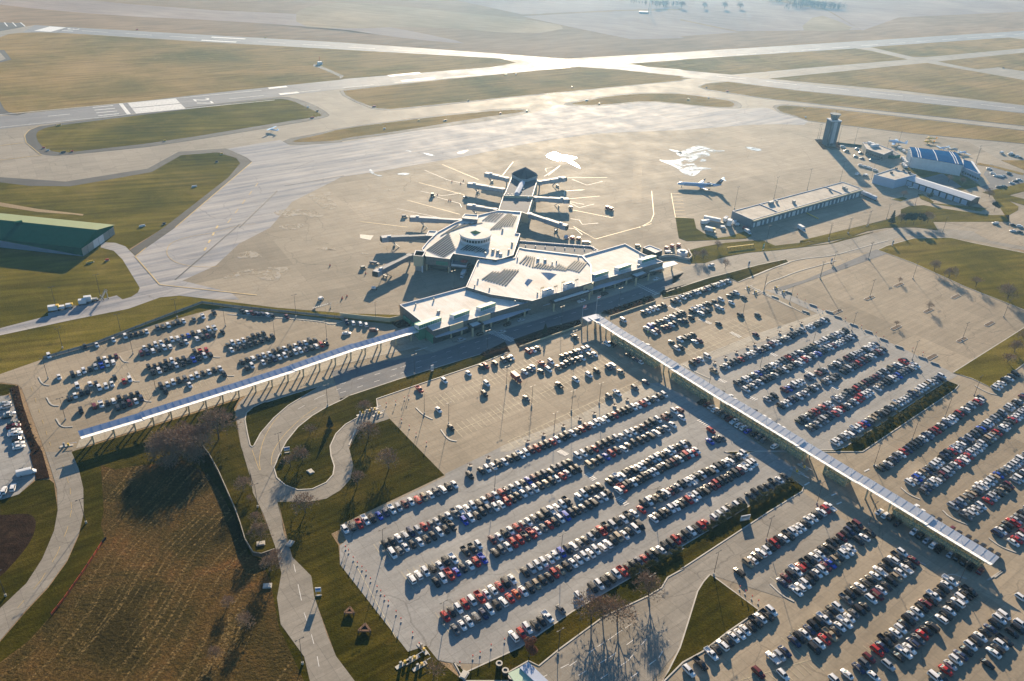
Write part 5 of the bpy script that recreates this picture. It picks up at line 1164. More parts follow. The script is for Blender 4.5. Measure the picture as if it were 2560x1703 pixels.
spots('d', '555,1280k 1135,1148k 1300,1105w 1535,1030k', 'left'); row('d 648,1250 945,1165', 'mwkwkkkk', 'left'); row('d 805,1258 970,1200', 'kkmwd', 'left'); row('d 1105,1115 1508,990', 'kwwkgwwkwkw', 'left')
row('d 1560,830 1805,750', 'kwwwkkkk', 'left'); row('d 1587,865 1868,775', 'wkkkkkkk', 'left'); row('d 1658,945 2160,795', 'kkwdwwkkwkwdwkk', 'left'); row('d 1690,985 2235,818', 'kw.wkdwwkwwdkwrk', 'left')
spots('e', '45,672d 90,680w 138,684w 178,692w', 'left', ROW + R(75)); spots('e', '45,750w 232,730m', 'left', R(10))
spots('d', '35,1230s 40,1255s 65,1300w 50,1322k 90,1365k 95,1390m 100,1415w 105,1440w 125,1480k 125,1505w 130,1530w', 'left', ROW + R(-10)); spots('g', '160,125k', 'left', ROW - R(10)); spots('g', '30,265w 90,245w 0,290w -40,310k', 'left', R(110))
# vehicles on the roads
spots('e', '832,795s 960,755k 1110,740s 1145,690k 1240,660s 1655,530w 1815,480k 2165,378w', 'road', ROW); spots('l', '1505,355w', 'road', ROW - R(8))
# airport staff cars
spots('m', '450,410w 487,455k 600,430w 640,475k 720,500g 800,515w 585,510g 650,530g 750,550g 640,605w 690,620w 730,630w 790,655w 1990,640w 2030,690w 2062,715w 2110,722w 2140,715s 2200,690k 2230,790w 2270,770k 2310,755w 2090,832k 2120,828k 2150,824k 2055,1215w 2240,1230k 2310,1245w 2240,1295w 2312,1305k 930,820s 1170,835w 790,765d 690,720g 610,705g 2215,490w 2250,500k 2290,510w 2320,525k', 'staff', R(-10))

def proj(p):
    v = Vector(p) - Vector((0, 0, CAMZ)); z = v.dot(fw); return (FPX * v.dot(rt) / z + 1280, FPX * v.dot(dn) / z + 851.5, z)
PR = [proj((c[0], c[1], .8)) for c in CARS]
vis = [i for i, p in enumerate(PR) if -15 < p[0] < 2575 and -15 < p[1] < 1718 and CARS[i][5] not in ('left', 'short stay', 'staff', 'road')]
near_ = sorted(vis, key=lambda i: PR[i][2])
near_ = [i for i in near_ if not CARS[i][5].startswith(('the far', 'the row behind'))][:300]
SEL = set(near_)
print('CARS', len(CARS), 'individual', len(SEL))
cache = {}
for i, c in enumerate(CARS):
    if i not in SEL: continue
    x, y, hd, t, col, phrase, k, n = c
    key = (t, col)
    if key not in cache:
        me = BODYM[t].copy(); me.name = 'car_' + TN[t]; me.materials.append(CM[col]); cache[key] = me
    nm = {'S': 'parked_car', 'U': 'parked_car', 'V': 'parked_van', 'P': 'pickup_truck'}[t]
    o = bpy.data.objects.new(nm, cache[key]); COL.objects.link(o); o.location = (x, y, .09); o.rotation_euler = (0, 0, hd); q_ = rc.uniform(.93, 1.06); o.scale = (q_, rc.uniform(.96, 1.04), q_ * rc.uniform(.95, 1.06))
    a_, b_ = PAL[col][1], TN[t]
    lab = f'{a_} {b_}, {nth(k)} in {phrase}' if n > 1 else f'{a_} {b_} in {phrase}'
    tag(o, lab, 'car', 'cars parked in the airport lots')
    for pn, pm in PARTM[t]:
        q = bpy.data.objects.new(pn, pm); COL.objects.link(q); q.parent = o
# all the others, beyond the nearest three hundred
V_, F_, MI = [], [], []; off = 0
mats = [CM[k] for k in PAL] + [M['carglass'], M['rubber'], M['rim']]; ci = {k: i for i, k in enumerate(PAL)}
TPL = {}
for t, (b, g, w, L) in MODELS.items():
    vs, fs, ms = list(b.v), list(b.f), [-1] * len(b.f)
    for m in [m for l in g.values() for m in l]: fs += [tuple(j + len(vs) for j in f) for f in m.f]; ms += [len(PAL)] * len(m.f); vs += m.v
    for m in w: fs += [tuple(j + len(vs) for j in f) for f in m.f]; ms += [len(PAL) + 1 + q for q in m.m]; vs += m.v
    TPL[t] = (np.array([tuple(v) for v in vs]), fs, ms)
for i, c in enumerate(CARS):
    if i in SEL: continue
    vs, fs, ms = TPL[c[3]]; a = c[2]; Rm = np.array([[math.cos(a), math.sin(a), 0], [-math.sin(a), math.cos(a), 0], [0, 0, 1]])
    V_.append(vs @ Rm + np.array([c[0], c[1], .09])); F_ += [tuple(j + off for j in f) for f in fs]; MI += [ci[c[4]] if m < 0 else m for m in ms]; off += len(vs)
me = bpy.data.meshes.new('more_parked_cars'); me.from_pydata(np.concatenate(V_).tolist(), [], F_)
for m in mats: me.materials.append(m)
me.polygons.foreach_set('material_index', MI); me.update()
o = bpy.data.objects.new('more_parked_cars', me); COL.objects.link(o); tag(o, 'hundreds of parked cars in the farther lots', None, None, 'stuff')

# a few special vehicles
def placed(root, s, hd, z=.1): p = G1(s); root.location = (p.x, p.y, z); root.rotation_euler = (0, 0, hd); return root
def van(lab, mat, s, hd, L=5.8, H=2.4, name='white_van', cat='van'):
    r = empty(name, (0, 0, 0)); tag(r, lab, cat)
    b = MB(); loft(b, [(-L / 2, .4, H - .15, .95), (-L / 2 + .1, .35, H, 1.0), (L / 2 - 1.6, .35, H, 1.0), (L / 2 - .75, .35, 1.35, 1.0), (L / 2, .45, .95, .88)]); b.build('body', M[mat] if isinstance(mat, str) else mat, r)
    m = MB(); m.quad((L / 2 - 1.5, -.82, H - .1), (L / 2 - .8, -.86, 1.42), (L / 2 - .8, .86, 1.42), (L / 2 - 1.5, .82, H - .1)); m.build('windscreen', M['carglass'], r)
    for w in wheels(L, .98, .38): w.build('wheel', [M['rubber'], M['rim']], r)
    return placed(r, s, hd)
van('tall white van parked across the median at the left edge', 'whitemetal', 'g 185,155', ROW - R(10), 7, 2.7)
def boxtruck(lab, body, s, hd, L=7.5, H=3.3, name='box_truck', cabm=None):
    r = empty(name, (0, 0, 0)); tag(r, lab, 'truck')
    MB().box((-1.1, 0, .9 + (H - .9) / 2), (L - 2.4, 2.4, H - .9)).build('cargo_box', M[body], r)
    b = MB(); loft(b, [(L / 2 - 2.2, .6, 2.3, .98), (L / 2 - 1.2, .6, 2.25, 1.0), (L / 2 - .8, .6, 1.45, 1.0), (L / 2, .6, 1.2, .9)]); b.build('cab', M[cabm or body], r)
    MB().quad((L / 2 - 1.15, -.8, 2.2), (L / 2 - .78, -.85, 1.5), (L / 2 - .78, .85, 1.5), (L / 2 - 1.15, .8, 2.2)).build('windscreen', M['carglass'], r)
    MB().box((-.3, 0, .7), (L - 1, 1.2, .3)).build('chassis', M['darksteel'], r)
    for w in wheels(L, 1.05, .45): w.build('wheel', [M['rubber'], M['rim']], r)
    return placed(r, s, hd)
boxtruck('maroon box truck standing in the half empty lot', 'maroonbox', 'e 1205,1075', HC) if 'maroonbox' in M else None
M['maroonbox'] = flat('maroon truck panel', (.22, .03, .03), .5)
boxtruck('maroon box truck standing in the half empty lot', 'maroonbox', 'e 1208,1072', HC)
boxtruck('white delivery truck on the apron in front of the cargo building', 'whitemetal', 'n 1445,660', R(-70), 8, 3.4)
boxtruck('white truck by the grass near the equipment yard', 'whitemetal', 'n 880,690', R(-70), 6, 2.8)
boxtruck('white truck under the terrace of the concourse', 'whitemetal', 'j 1085,1225', R(-100), 8, 3)

# ------------------------------------------------------------------ street lamps
def make_lamp(h=11.5, arms=2):
    r = empty('street_lamp', (0, 0, 0))
    MB().tube((0, 0, 0), (0, 0, .9), .38, .38, 12).build('base', M['kerb'], r)
    MB().tube((0, 0, .9), (0, 0, h), .12, .07, 8).build('pole', M['darksteel'], r)
    for s in ((-1, 1) if arms == 2 else (1,)):
        m = MB(); m.beam((0, 0, h - .1), (s * .9, 0, h), .1, .1); a = m.build('arm', M['darksteel'], r)
        MB().box((s * 1.15, 0, h - .02), (.7, .36, .18)).build('lamp_head', M['darksteel'], a)
    return r
LP0 = make_lamp(); LP0.location = (0, 0, -50)
lamp_kids = list(LP0.children)
_first = [True]
def lamps(s, area_lab, group, z=.08, sc=1.0):
    P = sorted(GS(s), key=lambda p: proj(p)[0]); n = len(P)
    for i, p in enumerate(P):
        if _first[0]: o = LP0; _first[0] = False
        else: o = copy_tree(LP0, lamp_kids)
        o.location = (p.x, p.y, z); o.rotation_euler = (0, 0, ROW); o.scale = (1, 1, sc)
        tag(o, (f'{nth(i)} grey lamp post from the left {area_lab}' if n > 1 else f'grey lamp post {area_lab}'), 'lamp post', group)
lamps('h 297,690 1058,258 710,1192 1508,725 2150,395', 'in the crowded grey long term lot', 'lamp posts in the parking lots')
lamps('h 1490,1385 2110,1005', 'on the grass strip at the bottom', 'lamp posts by the roads')
lamps('e 1010,862 510,1032 1515,692 1910,562 775,442 245,662', 'along the terminal and its drive', 'lamp posts by the roads')
lamps('e 1140,1112 1312,1252 745,1372 578,1302 1600,862 1775,1232 1585,1285 1465,1440', 'in the half empty lot below the terminal', 'lamp posts in the parking lots')
lamps('f 575,462 750,545 960,377 1042,302 1290,242 1595,377 1300,502 1175,732 1590,932 1930,802 2217,640 2400,700', 'in the empty east lot', 'lamp posts in the parking lots')
lamps('f 2015,1177 1815,1322 1590,1477 430,620 900,860 545,1000 200,1100', 'around the two far double row blocks', 'lamp posts in the parking lots')
lamps('i 590,602 230,842 935,357 1325,97 1290,502 1905,902', 'in the lower right lot', 'lamp posts in the parking lots')
lamps('n 740,437 1155,327 1505,237 1850,152', 'behind the cargo building', 'tall apron lamp posts', .1, 1.55)
lamps('n 1080,772 1730,747 1940,692 2145,607 2340,540', 'on the verge in front of the cargo building', 'lamp posts by the roads')
lamps('n 2150,952 1640,1157 1045,1312', 'along the road into the east lot', 'lamp posts by the roads')
lamps('m 1500,1310 1210,1020 700,1250 500,1320 300,1400', 'along the curved access road at the right', 'lamp posts by the roads')
lamps('d 430,852 830,752 1215,642 330,1062 912,892 2240,792 450,1342 1070,1147 1545,702 1885,790', 'in the west lot above the walkway', 'lamp posts in the parking lots')
lamps('q 1765,272 1270,792 1030,1342', 'on the loop road verge', 'lamp posts by the roads')
lamps('g 590,487 40,987', 'beside the curved road at far left', 'lamp posts by the roads'); lamps('g 2070,1452', 'at the bottom end of the south road', 'lamp posts by the roads')
lamps('c 940,960 1085,975 1195,985 1410,1050 1490,1010 2025,1130', 'on the apron by the control tower', 'tall apron lamp posts', .1, 1.3)
lamps('m 200,330 750,750 1850,570', 'between the fire station and the tower', 'tall apron lamp posts', .1, 1.3)
lamps('d 690,500 390,590 2030,640', 'at the edge of the west apron', 'tall apron lamp posts', .1, 1.2)

# ------------------------------------------------------------------ trees
def bare(seed, h=11.0, spread=.55, twig='twig', tr=.24, levels=4, flare=1.0):
    r = random.Random(seed); tk, cr_ = MB(), MB()
    def grow(p, d, L, rad, lv):
        n = 2; q = p
        for i in range(n):
            d2 = (d + Vector((r.uniform(-.12, .12), r.uniform(-.12, .12), .04))).normalized(); q2 = q + d2 * L / n
            t0 = rad * (1 - .3 * i / n); t1 = rad * (1 - .3 * (i + 1) / n)
            (tk if lv <= 1 else cr_).tube(q, q2, t0, t1, 6 if lv <= 1 else 3, 0, False); q, d = q2, d2
        if lv >= levels:
            for _ in range(7):
                e = q + (d + Vector((r.uniform(-.8, .8), r.uniform(-.8, .8), r.uniform(-.3, .7)))).normalized() * L * r.uniform(.6, 1.3)
                s = Vector((r.uniform(-1, 1), r.uniform(-1, 1), r.uniform(-1, 1))).normalized() * .075
                cr_.add([q - s, q + s, e], [(0, 1, 2)])
            return
        k = 5 if lv == 0 else (4 if lv < 3 else 3)
        for i in range(k):
            an = 2 * math.pi * (i + r.random() * .7) / k; sp_ = spread * r.uniform(.8, 1.5) * flare
            x = d.orthogonal().normalized(); y = d.cross(x)
            nd = (d * .85 + (x * math.cos(an) + y * math.sin(an)) * sp_ * 1.25 + Vector((0, 0, .10))).normalized()
            st = p.lerp(q, r.uniform(.55, 1.0)) if lv > 0 else p.lerp(q, r.uniform(.5, 1))
            grow(st, nd, L * r.uniform(.66, .9), rad * .58, lv + 1)
    grow(Vector((0, 0, 0)), Vector((0, 0, 1)), h * .27, tr, 0)
    return tk, cr_
def tree_model(name, tk, cr_, barkm, crownm):
    return (name, mesh_of(tk, 'trunk', [M[barkm]]), mesh_of(cr_, 'crown', [M[crownm]]))
TREES = {}
for i in range(4): TREES['b%d' % i] = tree_model('bare_tree', *bare(20 + i, 11, .62), 'bark', 'twig')
for i in range(2): TREES['s%d' % i] = tree_model('bare_tree', *bare(40 + i, 11, .5, levels=3), 'bark', 'twig')
def leafy(seed, h, w, n, con=False, ls=.35, low=.12):
    r = random.Random(seed); tk = MB(); cr_ = MB(); tk.tube((0, 0, 0), (0, 0, h * (.9 if con else .5)), .18, .05, 6)
    clumps = [Vector((r.gauss(0, .33) * w, r.gauss(0, .33) * w, h * r.uniform(.35, .9))) for _ in range(9)]
    for _ in range(n):
        if con:
            t = r.random() ** 1.4; z = h * (low + (1 - low) * t); rad = w * (1 - t) ** .85 * (.75 + .25 * math.sin(z * 5 + r.random())); a = r.uniform(0, 6.283); rr_ = rad * r.uniform(.55, 1.0); c = Vector((rr_ * math.cos(a), rr_ * math.sin(a), z - rr_ * .15))
        else:
            v = Vector((r.gauss(0, 1), r.gauss(0, 1), r.gauss(0, 1))).normalized() * r.uniform(.6, 1); cl = r.choice(clumps); c = cl + Vector((v.x * w * .38, v.y * w * .38, v.z * h * .16)); c.z = max(c.z, .15)
        u = Vector((r.uniform(-1, 1), r.uniform(-1, 1), r.uniform(-1, 1))).normalized() * ls; v2 = u.orthogonal().normalized() * ls * r.uniform(.5, 1)
        cr_.add([c - u, c + v2, c + u * .8], [(0, 1, 2)])
    return tk, cr_
TREES['con'] = tree_model('evergreen_tree', *leafy(5, 8, 2.4, 1700, True), 'bark', 'conifer')
TREES['con2'] = tree_model('evergreen_tree', *leafy(6, 9, 4.2, 2600, False, .4), 'bark', 'conifer')
TREES['rus'] = tree_model('russet_tree', *leafy(7, 8.5, 2.9, 2600, False, .26), 'bark', 'twigred')
tk, cc2 = leafy(9, 2.4, 2.4, 700, False, .2); TREES['shr'] = tree_model('shrub', tk, cc2, 'bark', 'shrub'); M['hedge'] = foliage('hedge leaves', (.05, .055, .012), (.15, .14, .04))
tk, cc2 = leafy(12, 2.2, 2.6, 800, False, .2); TREES['shr2'] = tree_model('shrub', tk, cc2, 'bark', 'twig')
rt_ = random.Random(3)
def tree(kind, s, h, lab, cat='tree', group='trees round the airport roads', refh=None, z=.15, pt=None):
    nm, tm, cm = TREES[kind]; p = pt if pt is not None else G1(s); ref = {'b': 11.5, 's': 10.5}.get(kind[0], 8.0); ref = {'con': 8, 'con2': 9, 'rus': 8.5, 'shr': 2.4, 'shr2': 2.4}.get(kind, ref)
    if kind[0] == 'b' or kind in ('s0', 's1'): ref = max(v.co.z for v in cm.vertices)
    r = empty(nm, (p.x, p.y, z)); k = h / ref; r.scale = (k, k, k); r.rotation_euler = (0, 0, rt_.uniform(0, 6.28))
    tag(r, lab, cat, group)
    for n_, me_ in (('trunk', tm), ('crown', cm)):
        o = bpy.data.objects.new(n_, me_); COL.objects.link(o); o.parent = r
    return r
TR = [('b0', 'q 620,625', 15, 'biggest bare tree, below the left covered walkway by the road'), ('s0', 'q 235,610', 9, 'small pale bare tree in the thicket below the left walkway'),
 ('b1', 'q 2195,615', 11, 'tall bare tree beside the lot entrance on the loop road'), ('s1', 'q 1580,575', 6, 'small bare tree on the upper loop island'), ('b2', 'q 1500,860', 8, 'brown bare tree in the middle of the loop island'),
 ('s0', 'q 1375,915', 7, 'bare tree near the left edge of the loop island'), ('con', 'q 1790,500', 6, 'dark evergreen at the top of the loop island'), ('b3', 'q 880,1155', 8, 'bare tree between the wall and the south road junction'),
 ('b0', 'q 1530,1405', 9, 'bare tree on the grass below the loop road'), ('b1', 'g 1790,595', 9, 'bare tree inside the end of the field wall'), ('b2', 'g 1850,810', 8, 'bare tree west of the south road, below the wall end'),
 ('b2', 'h 335,115', 10, 'spreading bare tree on the grass triangle by the long term lot'), ('s1', 'h 120,230', 8, 'faint bare tree at the left of the grass triangle'), ('b3', 'h 1718,1140', 11.5, 'left of three tall bare trees on the hedge strip'),
 ('b0', 'h 1895,1155', 12.5, 'middle tall bare tree on the hedge strip'), ('b1', 'h 2110,985', 11.5, 'tall bare tree on the hedge strip where the kerb bends'), ('s0', 'h 1795,1140', 10, 'thin bare tree between two tall ones on the hedge strip'),
 ('rus', 'h 1292,1405', 8.5, 'round russet leaved tree beside the toll canopy'), ('s1', 'h 640,1540', 8, 'bare tree at the bottom edge by the exit gates'), ('b1', 'e 165,1290', 8, 'small bare tree on the lawn tip by the entrance booths'),
 ('s0', 'n 560,860', 7, 'bare tree beside the yellow barrier'), ('b1', 'n 410,960', 8, 'bare tree on the lawn at the east end of the terminal'), ('s1', 'n 320,960', 7, 'thin bare tree by the curved retaining wall'), ('s0', 'n 640,1060', 7, 'bare tree on the verge across the drive from the lawn'),
 ('b2', 'f 1740,322', 8, 'first bare tree of the line along the east green'), ('b3', 'f 1840,372', 9, 'second bare tree of the line along the east green'), ('s0', 'f 2025,432', 8, 'third bare tree of the line along the east green'), ('b0', 'f 2245,512', 11, 'fourth and largest bare tree along the east green'),
 ('s1', 'f 1702,592', 6, 'bare tree on the central bed of the empty lot'), ('s0', 'f 1482,702', 4, 'tiny bare tree on the lowest bed of the empty lot'), ('s1', 'f 1502,402', 4, 'tiny bare tree on the farthest bed of the empty lot'),
 ('b1', 'f 2290,880', 9, 'bare tree on the green at the right edge'), ('b2', 'f 2360,830', 10, 'bare tree at the very right edge above the green'), ('b3', 'f 2240,950', 7, 'small bare tree low on the right hand green'),
 ('con', 'm 960,1215', 10, 'lone dark evergreen by the curve of the access road'), ('con2', 'm 1110,1220', 9, 'left evergreen of the dark clump by the access road'), ('con2', 'm 1190,1230', 10, 'middle evergreen of the dark clump by the access road'), ('con2', 'm 1270,1220', 8, 'right evergreen of the dark clump by the access road'),
 ('b0', 'm 1340,1210', 9, 'bare tree right of the dark evergreen clump'), ('b2', 'm 1060,1210', 8, 'bare tree left of the dark evergreen clump'), ('con2', 'm 1360,965', 6, 'round evergreen in front of the long white shed'), ('con2', 'm 2040,1090', 8, 'evergreen at the right end of the long white shed'), ('b1', 'm 1085,940', 7, 'bare tree on the small grass oval'),
 ('b3', 'm 1990,940', 8, 'bare tree by the road right of the long shed'), ('s0', 'm 1560,780', 7, 'bare tree in the shade of the blue roofed hangar'), ('b1', 'm 1700,800', 7, 'bare tree below the blue roofed annex'), ('s1', 'd 1640,1165', 0.1, '')]
for k, s, h, lab in TR:
    if h > 1: tree(k, s, h, lab)
for i, (s, h) in enumerate((('q 60,860', 10), ('q 160,820', 9), ('q 300,850', 11), ('q 420,780', 12), ('q 20,700', 9), ('q 360,660', 9), ('q 480,640', 10), ('q 100,930', 8), ('q 230,760', 12), ('q 390,870', 9), ('q 120,700', 11), ('q 250,690', 12), ('q -60,800', 9))):
    tree(('b0', 'b1', 'b2', 'b3')[i % 4], s, h, f'{nth(i)} tree from the left in the dark thicket below the walkway' if False else ['leftmost low tree', 'second tree', 'middle tree', 'tall right hand tree', 'upper left tree', 'upper middle tree', 'upper right tree', 'front left tree', 'central tree', 'front right tree', 'back left tree', 'back central tree', 'outermost left tree'][i] + ' of the dark thicket below the left walkway', group='trees of the thicket')
for i, (s, h) in enumerate((('g 1720,330', 3), ('g 1750,480', 6), ('g 1880,740', 5), ('g 1560,1050', 5), ('g 1700,1180', 6), ('g 1480,1400', 5))):
    tree('b%d' % (i % 4), s, h, 'scrubby brown bush, ' + ['nearest the junction', 'halfway down the wall', 'at the wall end', 'at the right of the swathes', 'low beside the widened road', 'at the bottom of the field'][i], group='scrub by the south road')
tree('con', 'e 1405,752', 6, 'pointed evergreen in the dark bed by the terminal drive'); tree('con', 'e 2080,540', 4.5, 'pointed evergreen in the upper dark bed near the crosswalk')
# shrubs of the beds and the hedge strip: one clump object per bed
def clump(s, n, h, lab, nm='shrub_bed', kind='shr', w=1.5, mat=None):
    P = GS(s); src = TREES[kind][2]; vs0 = np.empty(len(src.vertices) * 3); src.vertices.foreach_get('co', vs0); vs0 = vs0.reshape(-1, 3); fs0 = [tuple(p.vertices) for p in src.polygons]
    V, F = [], []; o = 0
    for i in range(n):
        t = (i + .5) / n * (len(P) - 1); k = min(int(t), len(P) - 2); p = P[k].lerp(P[k + 1], t - k); sc_ = h / 2.4 * rt_.uniform(.7, 1.2); a = rt_.uniform(0, 6.28)
        Rm = np.array([[math.cos(a), math.sin(a), 0], [-math.sin(a), math.cos(a), 0], [0, 0, 1]]) * sc_
        V.append(vs0 @ Rm + np.array([p.x + rt_.uniform(-w, w) * .5, p.y + rt_.uniform(-w, w) * .5, .2])); F += [tuple(j + o for j in f) for f in fs0]; o += len(vs0)
    me = bpy.data.meshes.new(nm); me.from_pydata(np.concatenate(V).tolist(), [], F); me.materials.append(M[mat] if mat else src.materials[0]); me.update()
    ob_ = bpy.data.objects.new(nm, me); COL.objects.link(ob_); return tag(ob_, lab, None, None, 'stuff')
clump('e 1240,820 1640,675', 16, 1.6, 'russet shrubs of the middle bed'); clump('e 980,900 1150,850', 9, 1.8, 'russet shrubs left of the crosswalk'); clump('e 1800,615 2140,510', 14, 1.3, 'dark shrubs of the right bed'); clump('e 2210,475 2340,440', 5, 1.3, 'dark shrubs beyond the second crosswalk')
clump('i 180,540 440,375', 34, 1.9, 'hedge along the right half of the strip', 'hedge', 'shr', 2.4, 'hedge'); clump('i 470,380 780,215', 38, 1.9, 'hedge at the strip end', 'hedge', 'shr', 2.4, 'hedge'); clump('h 1980,850 2340,680', 34, 1.8, 'low hedge below the parked cars', 'hedge', 'shr', 2.4, 'hedge'); clump('f 1180,1520 1860,1100', 64, 1.8, 'hedge on the far strip', 'hedge', 'shr', 3, 'hedge')
clump('d 90,1140 150,1270 210,1440 260,1550', 22, 1.1, 'brown plants in the median bed', 'shrub_bed'); clump('e 370,690 470,690', 5, 1.4, 'plants at the terminal corner', 'shrub_bed', 'shr', 3)
# far woods and field trees
def farwood(s, n, h, lab):
    P = GS(s); m = MB(); r = random.Random(n)
    for i in range(n):
        t = r.random() * (len(P) - 1); k = int(t); p = P[k].lerp(P[k + 1], t - k) + Vector((r.uniform(-14, 14), r.uniform(-14, 14), 0)); hh = h * r.uniform(.6, 1.2); w = hh * .32
        m.tube(p, p + Vector((0, 0, hh * .5)), .3, .1, 3, 0, False)
        for _ in range(26):
            c = p + Vector((r.gauss(0, w * .45), r.gauss(0, w * .45), hh * r.uniform(.3, 1))); u = Vector((r.uniform(-1, 1), r.uniform(-1, 1), r.uniform(-.3, 1))) * 1.0; m.add([c - u, c + u.orthogonal().normalized() * .6, c + u], [(0, 1, 2)])
    return tag(m.build('woods', M['bark']), lab, None, None, 'stuff')
farwood('c 740,62 860,40 1000,55 1100,60', 160, 10, 'far leafless wood beyond the fields'); farwood('c 640,15 800,10 900,25', 90, 10, 'far leafless wood near the top edge'); farwood('b 2000,22 2200,40 2357,45', 40, 9, 'far hedgerow near the mast')
for i, s in enumerate(('c 10,58', 'c 165,60', 'c 305,62', 'c 412,62', 'b 2170,52', 'b 2215,50')): tree('b%d' % (i % 4), s, 14, ['far field tree at the mast side', 'second far field tree', 'third far field tree', 'fourth far field tree, nearest the wood', 'far tree just right of the mast', 'far tree second right of the mast'][i], group='far field trees', z=.02)

# ------------------------------------------------------------------ posts, planters, islands, kerb blocks
def post_model():
    r = empty('marker_post', (0, 0, 0)); MB().tube((0, 0, 0), (0, 0, 1.5), .07, n=6).build('pole', M['whitemetal'], r); MB().tube((0, 0, 1.5), (0, 0, 2.1), .2, n=8).build('cap', M['red'], r); MB().tube((0, 0, 0), (0, 0, .25), .3, n=8).build('base', M['kerb'], r); return r
PM = post_model(); pk = list(PM.children); pf = [True]
def posts(s, where):
    P = sorted(GS(s), key=lambda p: proj(p)[0])
    for i, p in enumerate(P):
        o = PM if pf[0] else copy_tree(PM, pk); pf[0] = False; o.location = (p.x, p.y, .09); tag(o, f'{nth(i)} red topped marker post from the left {where}', 'marker post', 'red topped marker posts')
posts('h 40,670 60,695 92,745 120,780 152,810 180,840 210,890 255,945 280,975 305,1012 332,1045 385,1115 418,1165 498,1260 542,1335', 'along the left edge of the grey lot')
posts('h 820,1465 908,1420 958,1395 1033,1345 1125,1305', 'along the bottom edge of the grey lot')
posts('e 318,1250 382,1235 442,1210 472,1200 422,1360 475,1405 522,1455 592,1520', 'by the entrance of the half empty lot')
posts('i 405,945 443,975 488,1010 532,1040', 'beside the grass triangle at lower right')
posts('f 800,500 855,540 940,590 975,610 1130,665 1240,715 1340,765 1390,790 1590,870 1660,900', 'along the lane beside the empty lot')
def planter_model():
    r = empty('planter', (0, 0, 0)); MB().tube((0, 0, 0), (0, 0, .6), .9, 1.0, 10).build('tub', M['kerb'], r)
    tkx, cx2 = leafy(30, 1.0, 1.1, 120, False, .2); m = MB(); m.add([(v[0], v[1], v[2] + .5) for v in cx2.v], cx2.f); m.build('plant', M['twigred'], r); return r
QM = planter_model(); qk = list(QM.children); qf = [True]
def planters(s, where):
    P = sorted(GS(s), key=lambda p: proj(p)[0])
    for i, p in enumerate(P):
        o = QM if qf[0] else copy_tree(QM, qk); qf[0] = False; o.location = (p.x, p.y, .1); tag(o, f'{nth(i)} round planter from the left {where}', 'planter', 'round planters on the walks')
planters('h 890,100 1015,48 e 1285,1500 1395,1452 1530,1392 1642,1347 1742,1307 1880,1250 1968,1212', 'on the walk above the grey lot')
planters('f 235,957 310,922 385,887 460,852 510,832 600,790 680,750 760,715 830,688', 'on the walk of the far lot')
for i, s in enumerate(('f 1297,508', 'f 1498,418', 'f 1890,498', 'f 1702,594', 'f 1480,710', 'f 1075,602', 'f 1725,912', 'f 1930,795', 'f 2120,685')):
    c = G1(s); P = [c + Vector((math.cos(ROW) * x - math.sin(ROW) * y, math.sin(ROW) * x + math.cos(ROW) * y, 0)) for x, y in ((-4.6, -.8), (-3.8, -1.3), (3.8, -1.3), (4.6, -.8), (4.6, .8), (3.8, 1.3), (-3.8, 1.3), (-4.6, .8))]
    r = empty('planting_island', (c.x, c.y, 0)); tag(r, ['large bed with a lamp post, left of centre', 'bed farthest back with a tiny tree', 'bed in the back right part', 'bed in the middle with a bare tree', 'small bed lowest in the centre', 'bed at the left edge by the lane', 'bed at the lower corner by the lane', 'bed with a lamp post at lower right', 'bed nearest the right hand corner'][i] + ' of the empty lot', 'planting bed', 'beds of the empty lot')
    m = MB(); m.prism(P, .05, .24); m.build('kerb', M['kerb'], r); m = MB(); m.poly(ccw(inset(P, .3)), .27); m.build('soil', M['shrub'], r)
for i, s in enumerate(('f 740,470', 'f 910,560', 'f 1020,605', 'f 1080,640', 'f 1190,695', 'f 1290,740', 'f 1395,795', 'f 1500,845', 'f 1660,920', 'f 1745,960', 'f 650,505', 'f 860,605')):
    c = G1(s); MB(); m = MB(); m.box((0, 0, .35), (4.2, .6, .7)); m.box((0, 0, .08), (4.6, 1.0, .16)); o = m.build('lane_block', M['steel']); o.location = (c.x, c.y, .1); o.rotation_euler = (0, 0, ROW - R(75)); tag(o, f'{nth(i)} low grey block along the lane of the empty lot', 'barrier', 'low grey blocks of the lane')  # low grey blocks, one at each short bluish bar along the lane

# ------------------------------------------------------------------ walls, fences, signs
def fence(name, lab, cat, s, h, mat, top=None, sp=3.0, thick=.12, z=.1):
    P = GS(s); r = empty(name, (P[0].x, P[0].y, 0)); tag(r, lab, cat); m = MB()
    for a, b in zip(P, P[1:]): m.beam((a.x, a.y, z + h / 2), (b.x, b.y, z + h / 2), thick, h)
    m.build('panel', M[mat], r)
    if top:
        m = MB()
        for a, b in zip(P, P[1:]): m.beam((a.x, a.y, z + h + .06), (b.x, b.y, z + h + .06), .3, .12)
        m.build('top_rail', M[top], r)
    if sp:
        m = MB(); 
        for a, b in zip(P, P[1:]):
            n = max(1, int((b - a).length / sp))
            for i in range(n): c = a.lerp(b, i / n); m.boxb(c.x, c.y, z, .16, .16, h + .15)
        pp = m.build('post_line', M['bark' if mat == 'orange' else 'darksteel'], r); pp['kind'] = 'stuff'
    return r
fence('field_wall', 'long thin dark fence with a pale top rail beside the stubble field', 'fence', 'q 445,715 520,810 620,990 700,1170 800,1400 850,1540 g 1680,620 1735,712 1790,722 1880,690', 1.9, 'bark', 'walk', 4)
fence('silt_fence', 'bright orange silt fence at the edge of the stubble field', 'fence', 'g 352,1120 440,1010 510,910 560,840 640,720 700,625', 1.0, 'orange', None, 3, .08)
fence('silt_fence', 'black end piece of silt fence above the orange one', 'fence', 'g 700,625 728,592', 1.0, 'rubber', None, 3, .08)
